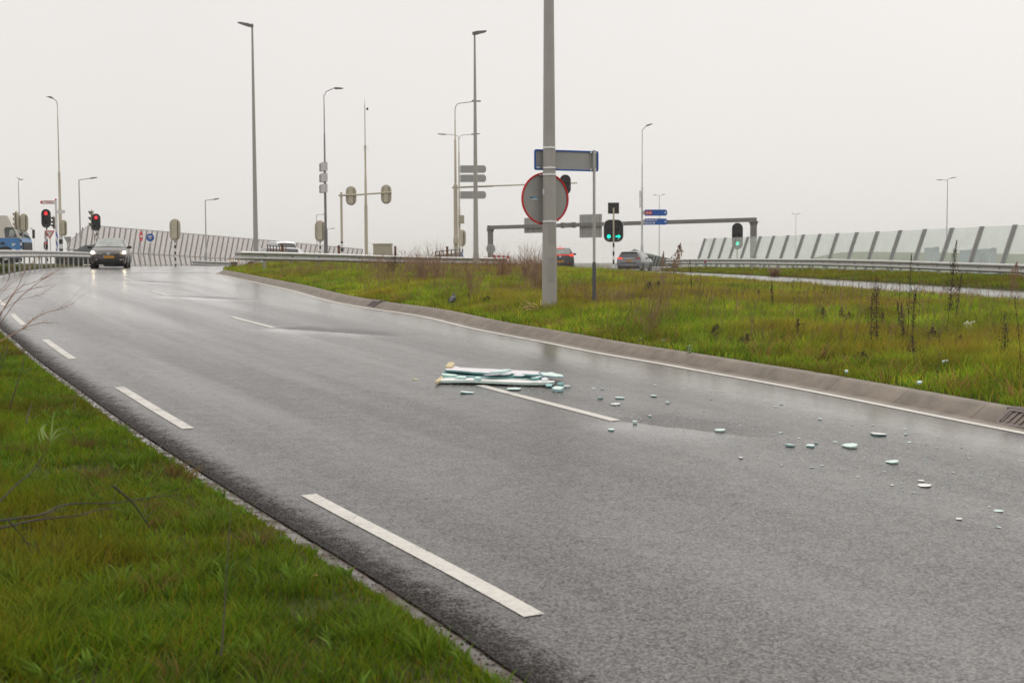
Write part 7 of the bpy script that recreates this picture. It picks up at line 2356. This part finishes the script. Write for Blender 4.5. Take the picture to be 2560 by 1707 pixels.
for px, py, lab in ((788, 1452, 'small orange fallen leaf by the puddle at the near verge'), (722, 1322, 'small orange fallen leaf on the asphalt edge beside the nearest dash')):
    p = gnd(px, py); mb = MB(); mb.slab([(-.014, -.008, .012), (.0, -.012, .016), (.016, -.002, .013), (.004, .012, .017), (-.012, .008, .013)], [(-.014, -.008, .009), (.0, -.012, .012), (.016, -.002, .01), (.004, .012, .013), (-.012, .008, .01)], 0, 0, 0)
    o = mb.build('fallen_leaf', mat('leaf_orange', (.40, .14, .03), .6, 0, .2, 30), smooth=False); o.location = p + Vector((0, 0, .015)); tag(o, lab, 'leaf', 'fallen leaves on the near verge')
# white flower head on the right slope
p = gnd(2421, 836); mb = MB()
for i in range(26):
    mb.ball((random.gauss(0, .035), random.gauss(0, .03), random.gauss(.12, .022)), .016, 5, 4)
o = mb.build('flower_head', mat('flower_cream', (.72, .66, .52), .7, 0, .1, 20), fixn=False); o.location = p; tag(o, 'cream white dry flower head on the right slope', 'flower')

# ------------------------------------------------------------------ pigeon on the grass edge
def pigeon():
    b = gnd(1131, 771)
    r = root('pigeon', b, R(72), 'dark grey pigeon standing in the grass behind the kerb', 'bird')
    m = mat('feather_grey', (.060, .062, .075), .6, 0, .35, 18); m2 = mat('feather_dark', (.03, .03, .036), .6, 0, .3, 20)
    mb = MB()
    # lofted body along a spine: tail to head
    sp = [((-.17, .05), .012), ((-.12, .062), .030), ((-.06, .085), .052), ((.0, .10), .064), ((.045, .125), .058), ((.07, .155), .040), ((.078, .18), .028), ((.085, .20), .027), ((.095, .21), .018)]
    mb.tube([(x, 0, z + .02) for (x, z), q in sp], [q for p_, q in sp], 12)
    mb.ball((.086, 0, .222), (.028, .024, .025), 10, 8)
    mb.build('body', m, r)
    mb = MB(); mb.tube([(.108, 0, .222), (.134, 0, .214)], [.007, .002], 6); mb.build('beak', black, r)
    for s_ in (-1, 1):
        mb = MB(); mb.add([(.05, s_ * .05, .16), (.0, s_ * .069, .13), (-.08, s_ * .055, .10), (-.17, s_ * .02, .075), (-.10, s_ * .045, .135), (.0, s_ * .055, .168)], [(0, 1, 2, 3, 4, 5)]); mb.build('wing', m2, r, fixn=False)
        mb = MB(); mb.ball((.098, s_ * .021, .228), .004, 6, 4); mb.build('eye', mat('eye_orange', (.5, .15, .03), .2), r)
        mb = MB(); mb.tube([(.0, s_ * .02, .07), (.005, s_ * .022, .008)], .005, 5)
        for a in (-.5, 0, .5): mb.tube([(.005, s_ * .022, .008), (.035 * math.cos(a) + .005, s_ * .022 + .035 * math.sin(a), .003)], .003, 4)
        mb.build('leg', mat('bird_leg', (.3, .1, .1), .6), r)
    r.location.z += .05
pigeon()

# ------------------------------------------------------------------ haze in the air
def haze():
    me = bpy.data.meshes.new('haze'); x, y0, y1, z0, z1 = 2600, -2500, 2600, -8.5, 26
    V = [(-x, y0, z0), (x, y0, z0), (x, y1, z0), (-x, y1, z0), (-x, y0, z1), (x, y0, z1), (x, y1, z1), (-x, y1, z1)]
    me.from_pydata(V, [], [(0, 3, 2, 1), (4, 5, 6, 7), (0, 1, 5, 4), (1, 2, 6, 5), (2, 3, 7, 6), (3, 0, 4, 7)])
    o = bpy.data.objects.new('haze', me); COL.objects.link(o); tag(o, kind='stuff')
    o['label'] = 'thin pale drizzle haze filling the air over the whole junction'
    m = bpy.data.materials.new('haze_air'); m.use_nodes = True
    nt = m.node_tree; nt.nodes.clear()
    out = nt.nodes.new('ShaderNodeOutputMaterial'); pv = nt.nodes.new('ShaderNodeVolumePrincipled')
    pv.inputs['Color'].default_value = (.97, .965, .955, 1); pv.inputs['Density'].default_value = HAZE; pv.inputs['Anisotropy'].default_value = .2
    nt.links.new(pv.outputs['Volume'], out.inputs['Volume'])
    me.materials.append(m)
HAZE = .00032
haze()
cy = sc.cycles
cy.use_denoising = True; cy.use_adaptive_sampling = False
cy.max_bounces = 8; cy.transparent_max_bounces = 16; cy.volume_bounces = 2; cy.diffuse_bounces = 3; cy.glossy_bounces = 3
cy.sample_clamp_indirect = 8
